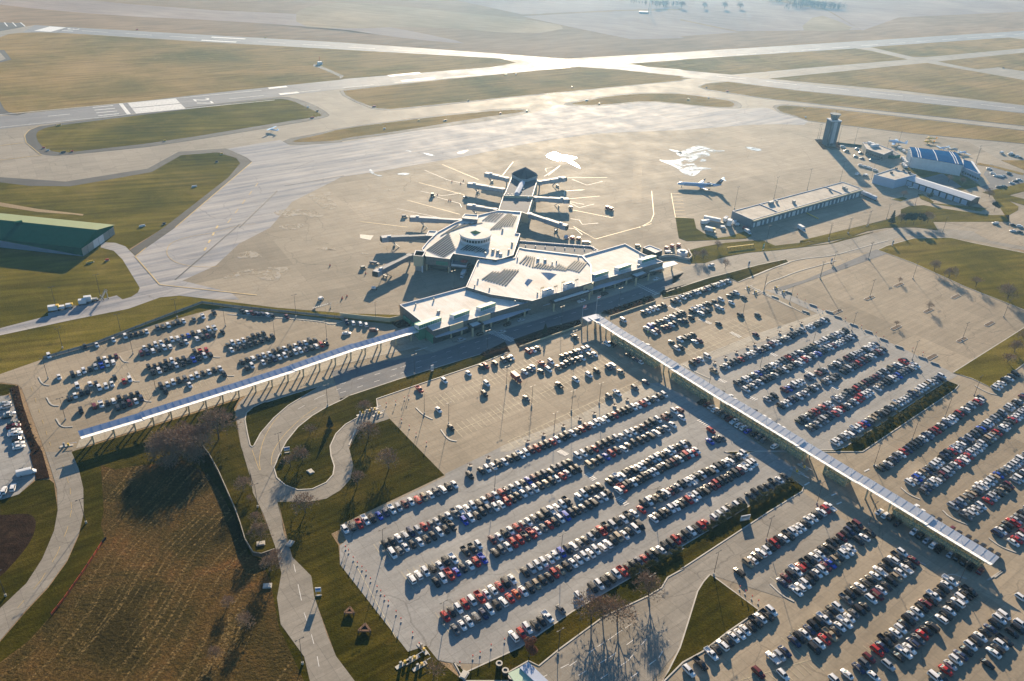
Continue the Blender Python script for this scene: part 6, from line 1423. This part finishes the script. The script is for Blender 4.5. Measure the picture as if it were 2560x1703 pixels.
fence('boundary_wall', 'tan wall between the apron and the west lot', 'wall', 'e 0,638 150,655 340,672 430,655', 2.6, 'cream', None, 0, .3)
fence('apron_fence', 'wire fence line along the grass above the west lot', 'fence', 'd 300,925 640,830 1000,690 1385,545 1600,572 2357,650', 1.4, 'steel', None, 5, .03)
fence('retaining_wall', 'curved retaining wall at the east end of the terminal', 'wall', 'l 950,285 1010,265 1100,262 1200,285 1270,300 1300,270 1262,200', 1.6, 'kerb', None, 0, .5)
fence('bed_wall', 'low tan retaining wall below the shrub bed', 'wall', 'e 1230,850 1500,755 1655,700', 1.0, 'cream', None, 0, .3); fence('bed_wall', 'low tan wall below the right shrub bed', 'wall', 'e 1850,640 2160,535', .9, 'cream', None, 0, .3)
def board(lab, s, w, h, top, mat='whitemetal', face='bluepaint', hd=ROW, th=.3, name='sign'):
    r = empty(name, G1(s)); tag(r, lab, 'sign'); p = G1(s)
    MB().boxb(p.x, p.y, .05, w, th + .1, .4, hd).build('base', M['kerb'], r)
    for k in (-1, 1): MB().boxb(p.x + k * w * .4 * math.cos(hd), p.y + k * w * .4 * math.sin(hd), .3, .18, .18, top - h, hd).build('post', M['steel'], r)
    b = MB().boxb(p.x, p.y, top - h, w, th, h, hd).build('panel', M[mat], r)
    q = Vector((math.sin(hd), -math.cos(hd))) * (th / 2 + .03); MB().boxb(p.x + q.x, p.y + q.y, top - h * .55, w * .8, .04, h * .4, hd).build('lettering_band', M[face], b)
board('tall white and blue road sign on the lawn by the south road', 'g 2180,985', 2.0, 1.8, 4.0, hd=R(10)); board('small white sign with blue band on the loop island', 'q 1340,770', 2.4, 1.8, 3.2, hd=R(20))
board('grey pillar sign on the verge by the terminal drive', 'e 632,1010', 1.6, 3.0, 3.6, 'parapet', 'white', ROW); board('dark pillar sign on the long green strip', 'n 888,1045', 1.4, 3.4, 4.4, 'parapet', 'darksteel', ROW)
board('teal road sign beside the access road near the yellow barrier', 'f 568,180', 1.6, 3.4, 4.6, 'glassgreen', 'white', ROW); board('sign above the lane where the road splits', 'f 1035,268', 1.6, 2.4, 3.6, 'parapet', 'darksteel', ROW)
board('small sign on the hedge strip with a white face', 'i 442,470', 4.2, 2.2, 2.8, 'whitemetal', 'steel', ROW - R(20)); board('pillar sign at the tip of the east green', 'm 970,1450', 1.5, 3, 4, 'parapet', 'darksteel', ROW)
for i, s in enumerate(('g 1785,630', 'g 1985,630', 'q 1585,970', 'g 1830,920', 'h 850,1530')):
    p = G1(s); m = MB(); m.box((0, 0, .2), (3.0, 2.2, .3)); m.box((0, 0, .42), (2.4, 1.6, .14)); o = m.build('utility_pad', M['kerb']); o.location = (p.x, p.y, .1); o.rotation_euler = (0, 0, .3 + i); tag(o, ['pale concrete pad under the bare tree by the wall end', 'pale triangular pad at the bend of the south road', 'white utility box on the loop island', 'small white box on the scrub by the south road', 'pale pad at the bottom corner of the grey lot'][i], 'concrete pad')
M['rust'] = flat('rust brown timber', (.13, .065, .035), .9)
# triangular timber frames on the lawn
for i, s in enumerate(('h 66,1105', 'h 170,1225')):
    c = G1(s); r = empty('timber_frame', (c.x, c.y, 0)); tag(r, ['smaller and farther', 'larger and nearer'][i] + ' triangular brown timber frame on the lawn', 'timber frame', 'timber frames on the lawn'); k = 1.7 + i * .4
    tp_ = [Vector((c.x + k * math.cos(a), c.y + k * math.sin(a), 0)) for a in (R(-20), R(95), R(205))]
    m = MB()
    for a, b in zip(tp_, tp_[1:] + tp_[:1]): m.beam((a.x, a.y, 1.0), (b.x, b.y, 1.0), .7, .5)
    m.build('frame', M['rust'], r); MB().poly(ccw(tp_), .5).build('shadow_fill', M['rubber'], r)  # black sheet paints the shadow inside the frame
    for a in tp_: MB().boxb(a.x, a.y, 0, .35, .35, 1.3).build('post', M['bark'], r)
for i, s in enumerate(('h 1088,1470', 'h 1130,1518', 'h 1172,1560')):
    c = G1(s); r = empty('round_kiosk', (c.x, c.y, 0)); tag(r, ['upper', 'middle', 'lowest'][i] + ' of three round white topped drums left of the toll canopy', 'drum', 'round drums by the toll canopy'); MB().tube((c.x, c.y, 0), (c.x, c.y, 1.6), 1.0, n=20).build('body', M['darksteel'], r)
    m = MB(); 
    for a in range(20):
        t0, t1 = a * .31416, (a + 1) * .31416; v = [(c.x + q * math.cos(t), c.y + q * math.sin(t), z_) for z_ in (1.6, 1.8) for t in (t0, t1) for q in (.65, 1.1)]; m.add(v, [(4, 5, 7, 6), (1, 3, 7, 5), (2, 0, 4, 6)])
    m.build('rim', M['kerb'], r)
# gates and ticket machines
def gate(lab, s, hd, col='yellowpaint', L=3.4):
    p = G1(s); r = empty('parking_gate', (p.x, p.y, 0)); tag(r, lab, 'parking gate', 'parking gates')
    MB().boxb(p.x, p.y, .05, .7, .7, 1.2, hd).build('housing', M[col], r); d = Vector((math.cos(hd), math.sin(hd))); m = MB(); m.beam((p.x, p.y, 1.15), (p.x + d.x * L, p.y + d.y * L, 1.2), .14, .14); m.build('arm', M['whitemetal'], r)
    q = p - Vector((d.x, d.y, 0)) * 1.6; MB().boxb(q.x, q.y, .05, .8, .6, 1.8, hd).build('ticket_machine', M['steel'], r); MB().boxb(q.x + d.x * .8, q.y + d.y * .8, .04, 5.2, 1.3, .18, hd).build('island', M['kerb'], r)
for i, (s, a) in enumerate((('q 2140,355', 40), ('q 2210,335', 40), ('q 2260,315', 40), ('q 2305,360', 40), ('h 445,1445', 40), ('h 510,1415', 40), ('h 560,1460', 40), ('h 575,1360', -50), ('f 470,440', 40), ('f 520,470', 40), ('f 660,440', 40), ('f 710,470', 40), ('i 800,140', -50), ('i 850,110', -50), ('d 470,1520', 20))):
    gate(['blue machine nearest the loop road', 'second gate by the loop road entrance', 'third gate by the loop road entrance', 'last gate by the lot entrance kerb', 'left gate at the lower lot exit', 'middle gate at the lower lot exit', 'right gate at the lower lot exit', 'upper gate at the lower lot exit', 'left gate at the east lot entry', 'second gate at the east lot entry', 'third gate at the east lot entry', 'right gate at the east lot entry', 'gate at the upper end of the hedge strip', 'second gate past the hedge strip', 'gate below the left walkway end'][i] + ', white arm and yellow housing', s, R(a))
# flags
def flag(lab, s, top, cols, hd=ROW):
    p = G1(s); r = empty('flagpole', (p.x, p.y, 0)); tag(r, lab, 'flagpole', 'flagpoles by the terminal drive'); MB().tube((p.x, p.y, 0), (p.x, p.y, top), .12, .06, 8).build('pole', M['whitemetal'], r)
    m = MB(); d = Vector((math.cos(hd), math.sin(hd))); N = 8
    for i in range(N):
        for j, c in enumerate(cols):
            z1 = top - .3 - j * 1.7 / len(cols); z0 = z1 - 1.7 / len(cols); x0, x1 = 2.6 * i / N, 2.6 * (i + 1) / N; o0 = .2 * math.sin(i * 1.1); o1 = .2 * math.sin((i + 1) * 1.1)
            q = lambda x, o_, z: (p.x + d.x * x - d.y * o_, p.y + d.y * x + d.x * o_, z)
            cc_ = 2 if (c != 9 and len(cols) > 3 and i < 3 and j < len(cols) / 2) else (c if c != 9 else 0); m.quad(q(x0, o0, z0), q(x1, o1, z0), q(x1, o1, z1), q(x0, o0, z1), cc_)
    m.build('flag', [M['whiteflag'], M['red'], M['bluepaint']], r)
M['whiteflag'] = flat('white cloth', (.75, .75, .75), .8)
flag('left flagpole with a striped red, white and blue flag', 'e 1655,690', 12, (1, 0, 1, 0, 1, 0, 1)); flag('right, taller flagpole with a white and red flag', 'e 1752,622', 12, (0, 1, 0))
# yellow barrier and parking bar
o = MB(); 
P = GS('n 662,862 940,828'); r = empty('yellow_barrier', P[0]); tag(r, 'long yellow barrier on the lawn near the access road', 'barrier')
MB().beam((P[0].x, P[0].y, 1.6), (P[1].x, P[1].y, 1.6), .5, .6).build('beam', M['yellowpaint'], r)
for i in range(9): c = P[0].lerp(P[1], i / 8); MB().boxb(c.x, c.y, 0, .25, .25, 1.4).build('post', M['bark'], r)
P = GS('n 1500,485 1620,545'); r = empty('barrier_gate', P[0]); tag(r, 'yellow barrier beam lying across the cargo yard', 'barrier'); MB().beam((P[0].x, P[0].y, .9), (P[1].x, P[1].y, .9), .6, .5).build('beam', M['yellowpaint'], r); MB().boxb(P[0].x, P[0].y, 0, .5, .5, .8).build('post', M['darksteel'], r)

# ------------------------------------------------------------------ aircraft
def ell(mb, st, n=14, m=0):
    rings = [[(x, w * math.cos(2 * math.pi * i / n), z + h * math.sin(2 * math.pi * i / n)) for i in range(n)] for x, z, w, h in st]; b = len(mb.v)
    for r_ in rings: mb.v += r_
    for i in range(len(rings) - 1):
        for j in range(n): mb.f.append((b + i * n + j, b + (i + 1) * n + j, b + (i + 1) * n + (j + 1) % n, b + i * n + (j + 1) % n)[::-1]); mb.m.append(m)
    mb.f.append(tuple(b + j for j in range(n))); mb.m.append(m); mb.f.append(tuple(b + (len(rings) - 1) * n + j for j in range(n))[::-1]); mb.m.append(m)
def wing(mb, x0, y0, z0, c0, x1, y1, z1, c1, t=.25, m=0):
    v = []
    for (x, y, z, c) in ((x0, y0, z0, c0), (x1, y1, z1, c1)): v += [(x + c / 2, y, z), (x, y, z + t / 2), (x - c / 2, y, z), (x, y, z - t / 2)]
    mb.add(v, [(0, 1, 5, 4), (1, 2, 6, 5), (2, 3, 7, 6), (3, 0, 4, 7), (3, 2, 1, 0), (4, 5, 6, 7)], m)
M['jetwhite'] = flat('aircraft white', (.42, .54, .72), .3, coat=.6); M['jetblue'] = flat('aircraft blue', (.05, .14, .36), .3, coat=.6); M['navytail'] = flat('navy tail', (.012, .022, .06), .3, coat=.6)
def airliner():
    r = empty('airliner', (0, 0, 0)); tag(r, 'white and blue regional jet with navy tail standing on the apron', 'airplane')
    m = MB(); ell(m, [(18, 2.6, .1, .1), (17.2, 2.65, .7, .7), (15.5, 2.8, 1.2, 1.25), (13, 2.85, 1.35, 1.4), (-9, 2.85, 1.35, 1.4), (-13, 3.1, 1.0, 1.1), (-17.5, 3.6, .25, .35)], 18); f = m.build('fuselage', M['jetwhite'], r, True)
    m = MB(); ell(m, [(12.5, 2.35, 1.38, 1.02), (-8.5, 2.35, 1.38, 1.02)], 18); m.build('blue_belly', M['jetblue'], f, True)
    m = MB(); m.quad((16.6, -.75, 3.35), (16.6, .75, 3.35), (15.6, .85, 3.95), (15.6, -.85, 3.95)); m.build('windscreen', M['carglass'], f)
    for s in (-1, 1):
        m = MB(); m.beam((12, s * 1.37, 3.25), (-9, s * 1.37, 3.25), .05, .25); m.build('window_line', M['carglass'], f)
        m = MB(); wing(m, 0, s * 1.0, 1.9, 6.0, -5, s * 11.5, 2.7, 1.6, .3); wo_ = m.build('wing', M['jetwhite'], r); m = MB(); wing(m, -5.2, s * 11.5, 2.7, 1.6, -6.4, s * 11.9, 4.0, .7, .12); m.build('winglet', M['navytail'], wo_)
        m = MB(); ell(m, [(-6.5, 3.5, .75, .75), (-8, 3.5, .8, .8), (-10.5, 3.5, .5, .5)], 12); m.v = [(a, b + s * 2.5, c) for a, b, c in m.v]; m.build('engine', M['navytail'], r, True)
        m = MB(); wing(m, -17.6, 0, 8.5, 2.8, -19.2, s * 4.2, 8.6, 1.2, .18); m.build('tailplane', M['jetwhite'], r)
        m = MB(); m.tube((-1, s * 2.2, 0), (-1, s * 2.2, 1.8), .12); m.tube((-1, s * 2.0, .5), (-1, s * 2.5, .5), .5, n=12); m.build('main_gear', M['rubber'], r)
    m = MB(); v = [(-12.2, -.15, 4.0), (-16.8, -.15, 3.9), (-19.0, -.12, 8.5), (-16.2, -.12, 8.5), (-12.2, .15, 4.0), (-16.8, .15, 3.9), (-19.0, .12, 8.5), (-16.2, .12, 8.5)]; m.add(v, [(3, 2, 1, 0), (4, 5, 6, 7), (0, 1, 5, 4), (1, 2, 6, 5), (2, 3, 7, 6), (3, 0, 4, 7)]); t = m.build('tail_fin', M['navytail'], r)
    m = MB()
    for s in (-1, 1): m.quad((-15.6, s * .17, 6.2), (-17.4, s * .17, 6.8), (-18.0, s * .15, 8.2), (-16.6, s * .15, 7.4))
    m.build('tail_mark', M['jetwhite'], t)
    m = MB(); m.tube((14, 0, 0), (14, 0, 1.8), .1); m.tube((14, -.3, .35), (14, .3, .35), .35, n=12); m.build('nose_gear', M['rubber'], r)
    return r
al = airliner(); a = G1('n 165,205'); b = G1('n 575,228'); c = (a + b) / 2; al.location = (c.x, c.y + 1, .1); al.rotation_euler = (0, 0, math.atan2(a.y - b.y, a.x - b.x))
def lightplane(lab, s, hd, mat='jetwhite', high=True, k=1.0, twin=False):
    r = empty('light_aircraft', (0, 0, 0)); tag(r, lab, 'airplane', 'small aircraft'); mm = M[mat]
    m = MB(); ell(m, [(3.4, 1.3, .25, .25), (2.8, 1.3, .55, .5), (1, 1.55, .6, .7), (-1, 1.5, .55, .6), (-4.6, 1.5, .12, .18)], 10); f = m.build('fuselage', mm, r, True)
    z = 2.3 if high else 1.1
    for sg in (-1, 1):
        m = MB(); wing(m, .8, sg * .3, z, 1.7, .6, sg * 5.5, z + .15, 1.2, .18); m.build('wing', mm, r); m = MB(); wing(m, -4.3, 0, 1.6, 1.2, -4.4, sg * 1.8, 1.6, .8, .08); m.build('tailplane', mm, r)
        m = MB(); m.tube((.4, sg * .3, 1.2), (.4, sg * 1.2, .25), .06); m.tube((.4, sg * 1.15, .25), (.4, sg * 1.3, .25), .25, n=10); m.build('main_gear', M['rubber'], r)
    m = MB(); m.add([(-3.4, 0, 1.6), (-4.8, 0, 1.6), (-4.9, 0, 3.0), (-4.3, 0, 3.0)], [(0, 1, 2, 3), (3, 2, 1, 0)]); m.build('tail_fin', mm, r); m = MB(); m.box((3.5, 0, 1.3), (.06, .16, 1.9)); m.build('propeller', M['darksteel'], f)
    p = G1(s); r.location = (p.x, p.y, .22); r.rotation_euler = (0, 0, hd); r.scale = (k, k, k); return r
lightplane('white high winged light aircraft alone on the taxiway', 'a 1868,905', R(160), k=1.3)
lightplane('white aircraft parked beyond the office block', 'm 1005,390', R(150), high=False, k=2.0); lightplane('farther yellow aircraft behind the blue roofed hangar', 'm 1370,340', R(170), 'yellowpaint', False, 1.2); lightplane('nearer yellow aircraft behind the blue roofed hangar', 'm 1345,375', R(170), 'yellowpaint', False, 1.2)
lightplane('white aircraft whose tail shows over the blue roof', 'm 1500,445', R(200), high=False, k=1.4); lightplane('green grey aircraft at the back of the blue roofed hangar', 'm 1605,460', R(20), 'steel', False, 1.5); lightplane('white aircraft at the right end of the blue roof', 'm 1710,490', R(30), high=False, k=1.3)

# ------------------------------------------------------------------ ground equipment
def cart(lab, s, hd, L=3, W=1.6, H=1.5, mat='whitemetal', name='ground_cart', extra=None, z=.12):
    r = empty(name, (0, 0, 0)); tag(r, lab, 'ground equipment', 'ground equipment')
    MB().box((0, 0, .55), (L, W, .25)).build('chassis', M['darksteel'], r); MB().box((-.1 * L, 0, .68 + (H - .68) / 2), (L * .75, W * .92, H - .68)).build('body', M[mat], r)
    MB().beam((L / 2, 0, .5), (L / 2 + 1.0, 0, .4), .12, .12).build('tow_bar', M['steel'], r)
    if extra: MB().box((.3 * L, 0, H * .8), (L * .25, W * .8, H * .5)).build('cab', M[extra], r)
    for sx in (-1, 1):
        for sy in (-1, 1): MB().tube((sx * L * .35, sy * W * .5 - .1, .35), (sx * L * .35, sy * W * .5 + .1, .35), .35, n=10).build('wheel', M['rubber'], r)
    return placed(r, s, hd, z)
CT = [('dark square cart alone left of the long jet bridge', 'j 765,385', 20, 3, 2.4, 2.6, 'darksteel'), ('white tug in the shadow tip of the nearest jet bridge', 'j 150,1365', 10, 3.2, 1.8, 1.6, 'whitemetal'), ('baggage loader beside the nearest jet bridge cab', 'j 150,1095', -10, 6, 1.8, 1.6, 'greywall'), ('dark tug at the far left of the bridges', 'j 35,1145', 30, 3.4, 2, 1.8, 'darksteel'),
 ('left of the red and dark carts behind the baggage hall', 'j 2170,830', 60, 3.4, 2.4, 2.2, 'bluewhite'), ('red cart in the middle behind the baggage hall', 'j 2235,835', 60, 3.4, 2.4, 2.2, 'red'), ('dark red cart at the right behind the baggage hall', 'j 2300,845', 60, 3.4, 2.4, 2.2, 'maroonbox'), ('flat dolly train right of the three carts', 'l 190,115', 10, 6, 2, 1.2, 'darksteel'),
 ('pair of dark red boxes alone on the open apron, left one', 'b 1832,1435', 50, 3.4, 2.6, 2.6, 'maroonbox'), ('pair of dark red boxes alone on the open apron, right one', 'b 1858,1445', 50, 3.4, 2.6, 2.6, 'maroonbox'), ('first red topped tank trailer east of the terminal', 'l 1035,190', 60, 3.2, 2.4, 2.6, 'maroonbox'), ('second red topped tank trailer east of the terminal', 'l 1095,170', 60, 3.2, 2.4, 2.6, 'maroonbox'), ('third red topped tank trailer east of the terminal', 'l 1162,160', 60, 3.2, 2.4, 2.6, 'maroonbox'), ('white covered trailer by the curved wall', 'l 1055,225', 10, 5, 2.2, 1.8, 'whitemetal'),
 ('tug at the far end of the fourth jet bridge', 'j 470,605', 20, 4, 2, 1.8, 'greywall'), ('dark tug under the long left jet bridge', 'j 1110,405', 30, 3.6, 2, 1.6, 'darksteel'), ('dark tug by the middle right jet bridge', 'j 2215,510', 120, 3, 2, 1.8, 'darksteel'), ('ground power unit behind the shed roof', 'l 735,160', 10, 4, 2, 1.8, 'darksteel')]
for lab, s, a, L, W, H, mt in CT: cart(lab, s, R(a), L, W, H, mt)
for i, (s, L, W, H, mt) in enumerate((('d 375,595', 6, 2.6, 3.2, 'whitemetal'), ('d 430,585', 4, 2.2, 2.2, 'whitemetal'), ('d 480,572', 4, 2.2, 2.2, 'whitemetal'), ('d 575,550', 5, 2.4, 3, 'whitemetal'), ('d 612,535', 5, 2.4, 3.6, 'whitemetal'), ('d 655,525', 4, 2, 1.4, 'steel'))):
    cart(['tall white plough vehicle at the left end of the service road row', 'second white vehicle of the service road row', 'third white vehicle of the service road row', 'boxy white vehicle right of the gap in the row', 'tallest boxy white vehicle of the service road row', 'grey frame at the right of the service road row'][i], s, ROW - R(15), L, W, H, mt, 'snow_plough' if i < 3 else 'service_vehicle', 'yellowpaint' if i in (0, 2) else None)
def stairs(lab, s, hd, L=6, H=3.4):
    r = empty('mobile_stairs', (0, 0, 0)); tag(r, lab, 'mobile stairs', 'mobile stairs'); m = MB()
    for sy in (-.8, .8): m.beam((-L / 2, sy, .4), (L / 2 - 1, sy, H), .14, .3); m.beam((-L / 2, sy, 1.4), (L / 2 - 1, sy, H + 1), .08, .08); m.beam((L / 2 - 1, sy, H), (L / 2, sy, H), .14, .3)
    m.build('frame', M['steel'], r); m = MB()
    for i in range(9): m.box((-L / 2 + i * (L - 1) / 9, 0, .5 + i * (H - .4) / 9), (.5, 1.5, .08))
    m.build('steps', M['steel'], r); m = MB()
    for x in (-L / 2 + 1, L / 2 - .6):
        for sy in (-.8, .8): m.beam((x, sy, .3), (x, sy, .4 + (x + L / 2) / L * H), .12, .12)
    m.build('legs', M['whitemetal'], r)
    for x in (-L / 2 + 1, L / 2 - .6):
        for sy in (-.9, .9): MB().tube((x, sy - .08, .3), (x, sy + .08, .3), .3, n=10).build('wheel', M['rubber'], r)
    placed(r, s, hd, .1)
stairs('long grey boarding ramp on the apron edge above the west lot', 'd 2210,580', R(10), 10, 3); stairs('tall white ladder frame on the service road', 'd 722,515', ROW, 4, 5)
cart('white tug behind the long boarding ramp', 'd 2200,520', R(60), 3, 2, 1.8)
for i in range(5):
    s = 'n %f,%f' % (2055 + 38 * i, 268 + 17 * i); cart(['nearest the building', 'second', 'middle', 'fourth', 'outermost'][i] + ' blue and white cargo trailer at the cargo building end', s, R(-60), 6, 2.6, 3.2, 'bluewhite', 'cargo_trailer')
YD = [('long white tanker trailer in the equipment yard', 'n 525,565', -25, 16, 2.5, 3), ('white deicing truck at the left of the equipment yard', 'n 430,590', 20, 7, 2.6, 3), ('white tank truck low in the equipment yard', 'n 485,670', -30, 8, 2.6, 3), ('tall white box in the equipment yard', 'n 683,610', 70, 5, 3.4, 5), ('white vehicle behind the tall box in the yard', 'n 645,560', 60, 6, 2.5, 3), ('white vehicle right of the tall box in the yard', 'n 740,590', 60, 5, 2.5, 2.6), ('small white cart in the middle of the yard', 'n 620,640', 10, 4, 2.2, 2), ('white pickup frame at the yard corner', 'n 770,610', 10, 4, 2.2, 2), ('dark red trailer at the yard exit', 'n 860,650', -30, 5, 2.4, 2)]
for k, (lab, s, a, L, W, H) in enumerate(YD): cart(lab, s, R(a), L, W, H, 'maroonbox' if k == 8 else 'whitemetal', 'yard_vehicle', 'yellowpaint' if k == 2 else ('bluewhite' if k in (1, 4) else None))
for i in range(7): s = 'm %f,%f' % (1080 + 12 * (i % 4), 545 + 15 * i); cart(f'{nth(i)} white unit stacked at the left side of the blue roofed hangar', s, R(20 + 30 * i), 3.4, 2.4, 2.4, 'whitemetal', 'ground_cart')
for i, s in enumerate(('m 2220,490', 'm 2120,480', 'm 600,712', 'm 690,722', 'm 1045,435', 'm 1090,465')): cart(['white truck group at the far right apron', 'yellow nosed cart left of the truck group', 'cart in the tower shadow', 'cart just right of the tower shadow', 'tug right of the office block', 'second tug right of the office block'][i], s, R(30), 4, 2.2, 2.2)
for i, (t_, w_) in enumerate((('j 968,232', 'left of the second jet bridge'), ('j 1060,252', 'close to the second jet bridge cab'), ('j 1088,222', 'just behind the second jet bridge cab'), ('j 815,372', 'beside the lone dark cart'), ('j 935,430', 'left of the third jet bridge'), ('j 955,432', 'in the pair left of the third jet bridge'),
    ('d 2262,288', 'alone on the open west apron'), ('d 2345,515', 'near the long boarding ramp'), ('e 15,510', 'near the terminal apron edge'), ('e 48,498', 'right one near the terminal apron edge'), ('j 60,1200', 'left of the nearest bridge cab'))):
    p = G1(t_); r = empty('traffic_cone', (p.x, p.y, .1)); tag(r, 'red cone ' + w_, 'traffic cone', 'traffic cones on the apron'); MB().boxb(p.x, p.y, .1, 1.0, 1.0, .08).build('base', M['rubber'], r); MB().tube((p.x, p.y, .18), (p.x, p.y, 1.5), .42, .08, 12).build('cone', M['red'], r)
# round tank
c = G1('l 1200,240'); r = empty('round_tank', (c.x, c.y, 0)); tag(r, 'round white tank in the yard east of the terminal', 'tank'); MB().tube((c.x, c.y, 0), (c.x, c.y, 2.6), 3.6, n=24).build('body', M['whitemetal'], r); MB().tube((c.x, c.y, 2.6), (c.x, c.y, 3.4), 2.2, 1.2, n=24).build('lid', M['steel'], r)
# mast, windsock site, taxiway signs
c = G1('b 2120,92'); r = empty('radio_mast', (c.x, c.y, 0)); tag(r, 'far lattice mast on a pad in the fields', 'mast'); m = MB()
for sx, sy in ((-1, -1), (1, -1), (1, 1), (-1, 1)): m.beam((c.x + sx * 2.4, c.y + sy * 2.4, 0), (c.x + sx * .4, c.y + sy * .4, 34), .3, .3)
for k in range(9):
    z = k * 4; w = 2.4 - 2 * z / 34; z2 = z + 4; w2 = 2.4 - 2 * z2 / 34
    for a_, b_ in (((-1, -1), (1, -1)), ((1, -1), (1, 1)), ((1, 1), (-1, 1)), ((-1, 1), (-1, -1))): m.beam((c.x + a_[0] * w, c.y + a_[1] * w, z), (c.x + b_[0] * w2, c.y + b_[1] * w2, min(z2, 34)), .18, .18)
m.build('lattice', M['steel'], r); MB().boxb(c.x - 10, c.y, 0, 16, 8, 2.5).build('hut', M['greywall'], r)
c = G1('a 2192,442'); r = empty('antenna_hut', (c.x, c.y, 0)); tag(r, 'small hut with mast in the grass between the runways', 'hut'); MB().boxb(c.x, c.y, 0, 5, 4, 3.2, ROW).build('hut', M['whitemetal'], r); MB().tube((c.x, c.y, 3), (c.x, c.y, 9), .15).build('mast', M['red'], r)
sheet('service_road', 'a 2150,440 2190,448 2240,470 2357,520 b 0,545 a 2330,530 2220,480 2140,452', .18, 'shoulder')
SG = 'a 405,862 2110,738 2175,764 2140,810 1130,968 330,1033 435,1047 495,1042 1520,1058 1332,1282 1485,1112 300,1017 b 1135,515 1205,513 880,692 235,732 540,828 305,885 720,830 1100,780 1280,765 1690,690 1775,715 1590,600 c 55,685 195,675 180,602 325,628 850,745 860,805 2215,468 a 940,205 1820,260 d 975,18 1125,2 735,252 620,265'
for i, p in enumerate(GS(SG)):
    r = empty('taxiway_sign', (p.x, p.y, 0)); big = i % 3 == 0; col = ('yellowpaint', 'whitemetal', 'darksteel', 'red')[i % 4]
    tag(r, f'tiny {["yellow","white","dark","red"][i%4]} airfield sign, {nth(i) if i < 58 else i} of those on the grass islands', 'airfield sign', 'airfield signs'); MB().boxb(p.x, p.y, .15, 3.6 if big else 2.0, .5, 1.1, ROW).build('panel', M[col], r); MB().boxb(p.x, p.y, .1, 4.2 if big else 2.6, 1.2, .12, ROW).build('pad', M['kerb'], r)
# one person in a bright vest by the walkway
def person(s):
    p = G1(s); me = bpy.data.meshes.new('person'); 
    V = [(0, 0, .95), (0, 0, 1.2), (0, 0, 1.45), (0, 0, 1.56), (0, 0, 1.72), (.1, .02, .9), (.12, .05, .5), (.12, 0, .06), (-.1, .0, .9), (-.14, -.1, .5), (-.14, -.22, .06), (.2, 0, 1.42), (.27, .05, 1.15), (.28, .15, .9), (-.2, 0, 1.42), (-.27, -.03, 1.15), (-.28, .06, .9), (.12, .14, .03), (-.14, -.08, .03)]
    E = [(0, 1), (1, 2), (2, 3), (3, 4), (0, 5), (5, 6), (6, 7), (7, 17), (0, 8), (8, 9), (9, 10), (10, 18), (2, 11), (11, 12), (12, 13), (2, 14), (14, 15), (15, 16)]
    me.from_pydata(V, E, []); o = bpy.data.objects.new('person', me); COL.objects.link(o); o.location = (p.x, p.y, .12); o.modifiers.new('s', 'SKIN'); o.modifiers.new('d', 'SUBSURF').levels = 1
    rad = [.15, .15, .16, .06, .10, .1, .075, .05, .1, .075, .05, .07, .05, .035, .07, .05, .035, .04, .04]
    for v, q in zip(me.skin_vertices[0].data, rad): v.radius = (q, q)
    me.skin_vertices[0].data[0].use_root = True; me.materials.append(flat('bright vest', (.35, .55, .08), .8)); tag(o, 'person in a bright green vest standing by parked cars near the walkway', 'person'); return o
person('l 838,1068')
# haze
def haze():
    m, n, b = newmat('haze air'); n.nodes.remove(b); v = n.nodes.new('ShaderNodeVolumePrincipled'); out_ = [x for x in n.nodes if x.type == 'OUTPUT_MATERIAL'][0]
    v.inputs['Color'].default_value = (.27, .58, 1.0, 1); v.inputs['Density'].default_value = .00008; v.inputs['Anisotropy'].default_value = .62
    n.links.new(v.outputs[0], out_.inputs['Volume'])
    o = MB().box((0, 1800, 118), (7100, 4900, 240)).build('haze', m); tag(o, kind='stuff'); return o
haze()
